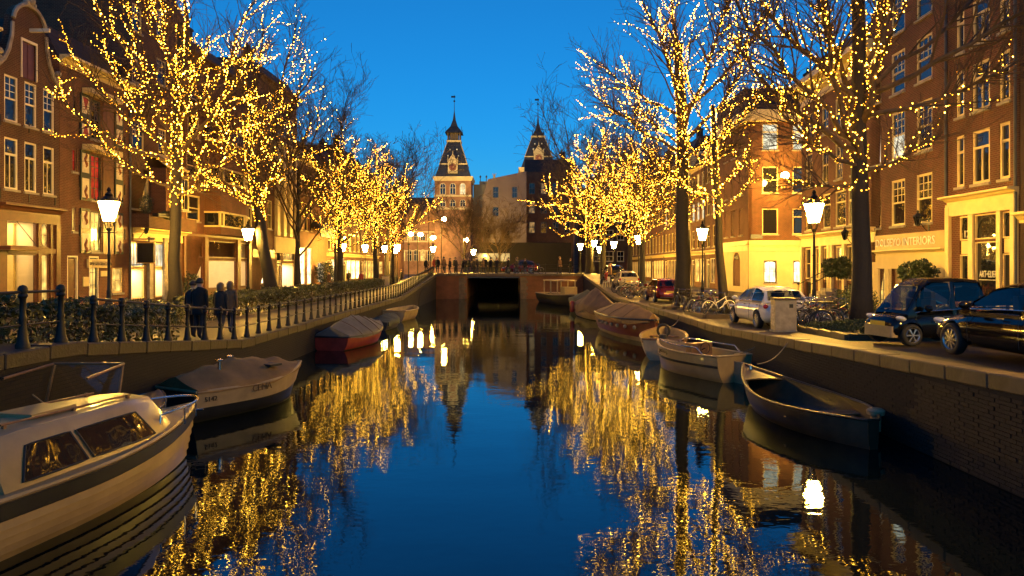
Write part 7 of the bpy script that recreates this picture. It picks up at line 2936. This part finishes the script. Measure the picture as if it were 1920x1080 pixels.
# ---------------------------------------------------------------- bicycles
def make_bike(label, fm, loc, rz, lean, basket=False):
    t = thing('bicycle', label, 'bicycle', loc, rz, 'bicycles parked along the right quay')
    t.rotation_euler.x = lean
    r = .34
    for x in (-.53, .53):
        n = 26
        w = MB().tube([(r * cos(2 * pi * i / n), 0, r * sin(2 * pi * i / n)) for i in range(n)], .019, 6, closed=True).build('wheel', M['tyre'], t, (x, 0, r), smooth='all')
        MB().tube([(r * .93 * cos(2 * pi * i / n), 0, r * .93 * sin(2 * pi * i / n)) for i in range(n)], .011, 5, closed=True).build('rim', M['alloy'], w, smooth='all')
        mb = MB()
        for k in range(12):
            a = 2 * pi * k / 12
            mb.tube([(.02 * cos(a + .6), .02 * (-1) ** k, .02 * sin(a + .6)), (r * .92 * cos(a), 0, r * .92 * sin(a))], .0028, 3)
        mb.tube([(0, -.05, 0), (0, .05, 0)], .022, 7)
        mb.build('spokes', M['chrome'], w)
        MB().tube([(r * 1.08 * cos(a), 0, r * 1.08 * sin(a)) for a in [radians(20 + 150 * i / 10) for i in range(11)]], .022, 5).build('mudguard', fm, t, (x, 0, r))
    mb = MB()
    bb, st, hd, hb, re = (-.08, 0, .30), (-.22, 0, .78), (.36, 0, .86), (.40, 0, .62), (-.53, 0, .34)
    mb.tube([bb, st], .018, 7).tube([bb, hb], .02, 7).tube([(-.17, 0, .60), hd], .017, 7).tube([hb, hd], .021, 7)
    for s_ in (-.05, .05):
        mb.tube([(bb[0], s_ * .6, bb[2]), (re[0], s_, re[2])], .011, 5).tube([(st[0] + .02, s_ * .3, st[2] - .05), (re[0], s_, re[2])], .010, 5)
    mb.build('frame', fm, t, smooth=True)
    mb = MB()
    mb.tube([(.35, 0, .9), (.40, 0, .66)], .018, 6)
    for s_ in (-.055, .055):
        mb.tube([(.40, s_ * .5, .68), (.43, s_, .62), (.53, s_, .34)], .012, 6)
    mb.build('fork', fm, t, smooth=True)
    mb = MB()
    mb.tube([(.35, 0, .88), (.33, 0, 1.05)], .014, 6).tube([(.12, -.29, 1.04), (.26, -.27, 1.08), (.34, -.12, 1.06), (.35, 0, 1.05), (.34, .12, 1.06), (.26, .27, 1.08), (.12, .29, 1.04)], .012, 6)
    mb.build('handlebar', M['chrome'], t, smooth=True)
    mb = MB()
    mb.tube([(-.22, 0, .78), (-.25, 0, .90)], .013, 6)
    mb.build('seat_post', M['chrome'], t)
    mb = MB()
    mb.loft([[(x, w * cos(a), z + .03 * sin(a)) for a in [2 * pi * i / 8 for i in range(8)]] for x, w, z in ((-.40, .05, .93), (-.37, .10, .935), (-.28, .10, .93), (-.18, .045, .925), (-.08, .02, .92))])
    mb.build('saddle', M['rubber'], t, smooth=True)
    mb = MB()
    mb.tube([(-.30, -.06, .74), (-.82, -.06, .72), (-.82, .06, .72), (-.30, .06, .74)], .008, 5)
    for s_ in (-.06, .06):
        mb.tube([(-.75, s_, .72), (-.53, s_, .34)], .007, 4)
    for x in (-.45, -.58, -.7):
        mb.tube([(x, -.06, .73), (x, .06, .73)], .006, 4)
    mb.build('rack', M['iron'], t)
    MB().loft([[(x, y, z + h) for y, h in ((-.065, -.05), (-.065, .05), (-.05, .05), (-.05, -.05))] for x, z in ((-.55, .34), (-.08, .31), (.02, .30))]).build('chain_guard', M['black_trim'], t)
    mb = MB()
    mb.tube([(-.08, -.08, .30), (.05, -.09, .20)], .011, 5).tube([(-.08, .08, .30), (-.21, .09, .40)], .011, 5)
    mb.box(.0, .1, -.17, -.09, .185, .205).box(-.26, -.16, .09, .17, .39, .41)
    mb.build('pedals', M['rubber'], t)
    MB().ball((.42, 0, .88), .04, 8, 5).build('head_lamp', M['chrome'], t)
    if basket:
        mb = MB()
        for q in range(5):
            z = .74 + .06 * q
            k = 1 + .05 * q
            mb.tube([(.45, -.16 * k, z), (.45 + .26 * k, -.16 * k, z), (.45 + .26 * k, .16 * k, z), (.45, .16 * k, z)], .007, 4, closed=True)
        for (x, y) in ((.45, -.16), (.72, -.16), (.72, .16), (.45, .16), (.58, -.16), (.58, .16)):
            mb.tube([(x, y, .72), (x * 1.03, y * 1.2, .99)], .006, 4)
        mb.build('basket', M['iron'], t)
    return t


bm_black = mat('bike_black', (.012, .012, .013), .35, noise=None)
bm_grey = mat('bike_grey', (.20, .19, .18), .35, metal=.4, noise=None)
bm_red = mat('bike_red', (.22, .02, .015), .35, noise=None)
bm_white = mat('bike_white', (.6, .58, .5), .4, noise=None)
protos = {}
bikes = [
    ('black bicycle nearest the utility cabinet', 'k', 9.55, 22.75, 4, -.08), ('grey bicycle second from the utility cabinet', 'g', 9.9, 22.25, 172, .1), ('black bicycle leaning at the mossy bed corner', 'k', 9.35, 21.9, -20, .1),
    ('black basket bicycle in the middle of the near cluster', 'b', 10.35, 23.2, 8, -.1), ('grey bicycle behind the near bicycle cluster', 'g', 10.2, 23.8, 176, .12), ('red framed bicycle at the back of the near cluster', 'r', 10.6, 24.4, 5, -.06), ('black bicycle standing against the thick near trunk', 'k', 10.7, 22.35, 12, -.12), ('grey bicycle farthest back in the near cluster', 'g', 10.0, 24.7, 184, .08),
    ('red bicycle between the broad trunk and the slim trunk', 'r', 8.75, 32.3, 70, .1), ('white bicycle leaning beside the slim dark trunk', 'w', 9.15, 30.0, 20, -.12), ('black bicycle left of the red bicycle', 'k', 8.6, 33.4, 60, .12), ('grey bicycle behind the red bicycle', 'g', 9.4, 33.0, 10, .1), ('black basket bicycle behind the white bicycle', 'b', 9.6, 31.9, -10, -.1), ('black bicycle against the low kerb by the broad trunk', 'k', 8.5, 34.9, 95, .14),
    ('grey bicycle at the front of the far bicycle row', 'g', 8.6, 46.8, 12, .1), ('black bicycle in the far bicycle row', 'k', 8.7, 47.6, 5, -.08), ('black basket bicycle in the far bicycle row', 'b', 8.9, 48.4, 174, .08), ('red bicycle in the far bicycle row', 'r', 8.7, 49.2, 2, .12), ('grey bicycle at the back of the far bicycle row', 'g', 8.9, 50.0, 176, -.1), ('white bicycle at the end of the far bicycle row', 'w', 8.6, 50.9, 8, .1),
    ('grey bicycle squeezed between cabinet and black bicycle', 'g', 9.7, 23.05, 2, .14), ('black bicycle beside the basket bicycle of the near cluster', 'k', 10.0, 23.5, 190, -.1), ('red bicycle at the street side of the near cluster', 'r', 10.9, 23.6, 15, .1), ('black bicycle against the bush of the near cluster', 'k', 11.1, 24.6, 170, .1), ('white bicycle at the back of the near cluster', 'w', 10.9, 25.3, 8, -.1),
    ('black bicycle between white bicycle and slim trunk', 'k', 9.0, 30.7, 165, .12), ('grey bicycle left of the slim trunk behind the kerb', 'g', 8.9, 31.4, 15, -.14), ('red bicycle behind the slim trunk', 'r', 9.9, 32.6, 172, .1),
    ('black bicycle in front of the cream small car', 'k', 8.4, 53.0, 30, .1), ('grey bicycle leaning at the railing of the far bridge', 'g', 2.6, 74.2, 4, .1), ('black bicycle leaning at the railing of the far bridge', 'k', 1.0, 74.0, 178, .08),
]
for lb, kd, x, y, a, ln in bikes:
    z = (zg(x, y) if y < 70 else ZD) + .005
    if kd not in protos:
        protos[kd] = make_bike(lb, {'k': bm_black, 'g': bm_grey, 'r': bm_red, 'w': bm_white, 'b': bm_black}[kd], (x, y, z), radians(a), ln, kd == 'b')
    else:
        c = copy_tree(protos[kd])
        c['label'] = lb
        c.location = (x, y, z)
        c.rotation_euler = (ln, 0, radians(a))

# ---------------------------------------------------------------- people
skin = mat('skin', (.42, .25, .17), .55, noise=None)
hairm = [mat('hair_dark', (.02, .014, .01), .5, noise=None), mat('hair_fair', (.20, .12, .05), .5, noise=None)]
shoe = mat('shoe', (.015, .013, .012), .5, noise=None)
trs = [mat('trousers_dark', (.014, .016, .022), .8, noise=(8, .2)), mat('trousers_blue', (.03, .04, .07), .8, noise=(8, .2))]
coats = [mat('coat_black', (.005, .005, .005), .9, noise=(6, .3)), mat('coat_navy', (.006, .006, .009), .8, noise=(6, .3)), mat('coat_tan', (.16, .09, .04), .8, noise=(6, .2)), mat('coat_red', (.30, .04, .025), .8, noise=(6, .2)), mat('coat_grey', (.03, .025, .022), .9, noise=(6, .2))]


def person_mesh(stride=.25, arm=.18, turn=0.0, seed=0, sit=False, coat=0, tr=0, hands=True):
    """one continuous skinned figure; faces +x"""
    V, E, R = [], [], []

    def v(p, r, prev=None):
        V.append(p)
        R.append(r)
        if prev is not None:
            E.append((prev, len(V) - 1))
        return len(V) - 1
    hz = .50 if sit else .94
    pel = v((0, 0, hz), .15)
    wa = v((0.01, 0, hz + .17), .135, pel)
    ch = v((0.0, 0, hz + .38), .165, wa)
    up = v((-.01, 0, hz + .50), .13, ch)
    nk = v((0.0, 0, hz + .59), .058, up)
    hd0 = v((.02, 0, hz + .66), .085, nk)
    hd1 = v((.02, 0, hz + .745), .105, hd0)
    v((.01, 0, hz + .80), .075, hd1)
    v((.115, 0, hz + .70), .018, hd0)
    for sd in (1, -1):
        sh = v((-.01, sd * .17, hz + .47), .075, up)
        sw = arm * sd
        el = v((-.03 + sw * .5, sd * .235, hz + .21), .052, sh)
        wr = v((.06 + sw, sd * .245, hz - .03), .034, el)
        pa = v((.075 + sw * 1.1, sd * .24, hz - .09), .036, wr)
        if hands:
            for k in range(4):
                a = v((.10 + sw * 1.15 - k * .018, sd * .237, hz - .145 - .006 * (1 - abs(k - 1))), .0115, pa)
                v((.10 + sw * 1.18 - k * .018, sd * .225, hz - .185 - .008 * (1 - abs(k - 1))), .009, a)
            v((.125 + sw, sd * .222, hz - .11), .011, pa)
        hp = v((0, sd * .09, hz - .06), .10, pel)
        st = stride * sd
        if sit:
            kn = v((.44, sd * .11, hz + .0), .066, hp)
            an = v((.46, sd * .11, .10), .045, kn)
            v((.60, sd * .12, .05), .040, an)
        else:
            kn = v((.06 + st * .55, sd * .095, .50), .068, hp)
            back = .03 if st < 0 else 0
            an = v((-.02 + st * 1.1 - back, sd * .095, .10 + back * 1.5), .045, kn)
            v((.13 + st * 1.1 - back, sd * .105, .045 + back), .040, an)
    me = bpy.data.meshes.new('body')
    me.from_pydata(V, E, [])
    o = bpy.data.objects.new('body', me)
    COL.objects.link(o)
    md = o.modifiers.new('s', 'SKIN')
    md.use_smooth_shade = True
    for i, d in enumerate(me.skin_vertices[0].data):
        d.radius = (R[i], R[i])
        d.use_root = i == 0
    sb = o.modifiers.new('u', 'SUBSURF')
    sb.levels = sb.render_levels = 1
    dg = bpy.context.evaluated_depsgraph_get()
    m2 = bpy.data.meshes.new_from_object(o.evaluated_get(dg))
    bpy.data.objects.remove(o)
    for m in (skin, coats[coat], trs[tr], shoe):
        m2.materials.append(m)
    for p in m2.polygons:
        c = p.center
        z = c.z
        if z > hz + .565:
            i = 0
        elif abs(c.y) > .195 and z < hz - .06:
            i = 0
        elif sit and c.x > .12 or (not sit and z < hz - .1):
            i = 3 if z < .095 else 2
        else:
            i = 1
        p.material_index = i
        p.use_smooth = True
    return m2, hz


_pm = {}


def person(label, x, y, z, face, coat=0, tr=0, stride=.2, arm=.15, hair=0, h=1.0, sit=False, group=None, long=False):
    t = thing('person', label, 'person', (x, y, z), face, group)
    key = (coat, tr, round(stride, 2), sit)
    if key not in _pm:
        _pm[key] = person_mesh(stride, arm, 0, 0, sit, coat, tr)
    me, hz = _pm[key]
    link('body', me, t)
    k = ('hair', hair, hz, long)
    if k not in _pm:
        mb = MB()
        r = []
        for i in range(7):
            a = pi * .5 * i / 6
            r.append((.118 * cos(a) + .001, .12 * sin(a)))
        low = -.16 if long else -.05
        mb.lathe([(.10, low), (.116, low + .03)] + r, 12, (-.012, 0, hz + .735))
        _pm[k] = mb.mesh('hair', hairm[hair], True)
    link('hair', _pm[k], t, (-.012, 0, .0))
    k = ('coat', coat, hz)
    if not sit:
        if k not in _pm:
            rings = []
            for zz, rx, ry in ((hz - .20, .20, .225), (hz - .05, .185, .215), (hz + .15, .165, .195), (hz + .34, .178, .205), (hz + .45, .15, .185), (hz + .54, .075, .085)):
                rings.append([(rx * cos(a) - .005, ry * sin(a), zz) for a in [2 * pi * i / 14 for i in range(14)]])
            _pm[k] = MB().loft(rings, True, False).mesh('coat', coats[coat], True)
        link('coat', _pm[k], t)
    t.scale = (h, h, h)
    return t


GP = 'people standing and walking on the far bridge'
person('person in black coat walking away behind the railing posts', -9.15, 20.0, zg(-9, 20), radians(95), 0, 0, .22, .15, 0, 1.02)
person('person in grey coat with fair hair beside the walker in black', -9.0, 21.1, zg(-9, 21), radians(85), 4, 1, .2, .12, 1, .96, long=True)
person('person in navy coat walking at the hedge side of the group', -9.75, 20.9, zg(-9.7, 21), radians(100), 1, 0, .25, .2, 0, 1.0)
person('person in tan coat at the front of the walking group', -9.2, 22.3, zg(-9.2, 22), radians(92), 2, 1, .22, .15, 1, .97, long=True)
rnd = random.Random(5)
spec = [
    ('person in tan coat at the left end of the bridge', -7.3, 73.0, 2), ('person in black coat beside the tan coat on the bridge', -6.7, 73.6, 0), ('person in grey coat left of the bridge pier', -6.0, 73.1, 4), ('person in navy coat above the left bridge pier', -5.3, 73.8, 1),
    ('person in black coat above the bridge pier edge', -4.6, 73.0, 0), ('person in red jacket behind the bridge railing', -8.4, 74.2, 3), ('person in black coat near the left railing end', -8.0, 73.4, 0), ('person in grey coat left over the dark opening', -3.8, 74.0, 4),
    ('person in pale tan coat over the dark opening', -3.1, 73.0, 2), ('person in black coat over the dark opening', -2.3, 73.8, 0), ('person in navy coat over the middle of the bridge', -1.6, 73.1, 1), ('person in black coat bending at the middle railing', -.4, 73.2, 0),
    ('person in grey coat right of the middle of the bridge', .5, 74.0, 4), ('person in navy coat walking left of the two bicycles', -5.0, 74.8, 1), ('person in black coat at the bridge end with the gallery street', -9.4, 74.6, 0), ('person in tan coat walking off the bridge to the right', 5.2, 74.0, 2),
    ('person in black coat behind the work boat', 6.4, 74.6, 0)]
for k, where in enumerate(('behind the red jacket at the left bridge end', 'between the tan coat and the grey coat on the bridge', 'behind the left bridge pier', 'above the left corner stones', 'over the left half of the dark opening', 'behind the front bumper of the crossing red car', 'before the door of the crossing red car', 'near the left hand bicycle on the bridge', 'behind the right hand bicycle on the bridge')):
    spec.append(('person in dark clothes standing ' + where, -7.6 + k * 1.15 + rnd.uniform(-.2, .2), 75.2 + rnd.uniform(0, .9), rnd.choice([0, 0, 1, 4])))
for lb, x, y, c in spec:
    person(lb, x, y, ZD + (.0 if abs(x) < 8 else 0), rnd.choice([0, pi / 2, pi, -pi / 2, 2.4, -.6]), c, rnd.randrange(2), .2 if rnd.random() < .5 else .08, .12, rnd.randrange(2), rnd.uniform(.93, 1.05), group=GP)
for lb, x, y, c in (('person in red jacket standing by the lit shop far left', -14.6, 66, 3), ('person in tan coat walking past the gallery doors', -16.6, 62, 2), ('person in black coat before the glaring far shop', -18.9, 79, 0), ('person in grey coat between the far left trunks', -12.8, 79, 4)):
    person(lb, x, y, zg(x, y), rnd.uniform(0, 6), c, 0, .2, .12, rnd.randrange(2))
person('person in red jacket sitting at the far quay by the white chair', 8.3, 60.2, zg(8.3, 60) + .0, radians(200), 3, 0, .0, .1, 0, 1.0, True)
person('person in tan coat standing behind the white chair', 8.9, 62.0, zg(8.9, 62), radians(190), 2, 0, .08, .1, 1)
ch = thing('garden_chair', 'white plastic garden chair at the far right quay', 'chair', (7.95, 57.5, zg(8, 57.5)), radians(200))
MB().box(-.22, .22, -.22, .22, .42, .46).build('seat', M['white'], ch)
MB().box(-.24, -.2, -.22, .22, .46, .88).build('backrest', M['white'], ch)
for sx in (-.2, .2):
    for sy in (-.2, .2):
        MB().tube([(sx, sy, .42), (sx * 1.15, sy * 1.15, 0)], .022, 6).build('leg', M['white'], ch)
bx = thing('stool', 'small wooden stool under the person in the red jacket', 'stool', (8.3, 60.2, zg(8.3, 60)))
MB().box(-.2, .2, -.2, .2, .36, .40).build('seat', M['teak'], bx)
for sx in (-.16, .16):
    for sy in (-.16, .16):
        MB().box(sx - .02, sx + .02, sy - .02, sy + .02, 0, .36).build('leg', M['teak'], bx)
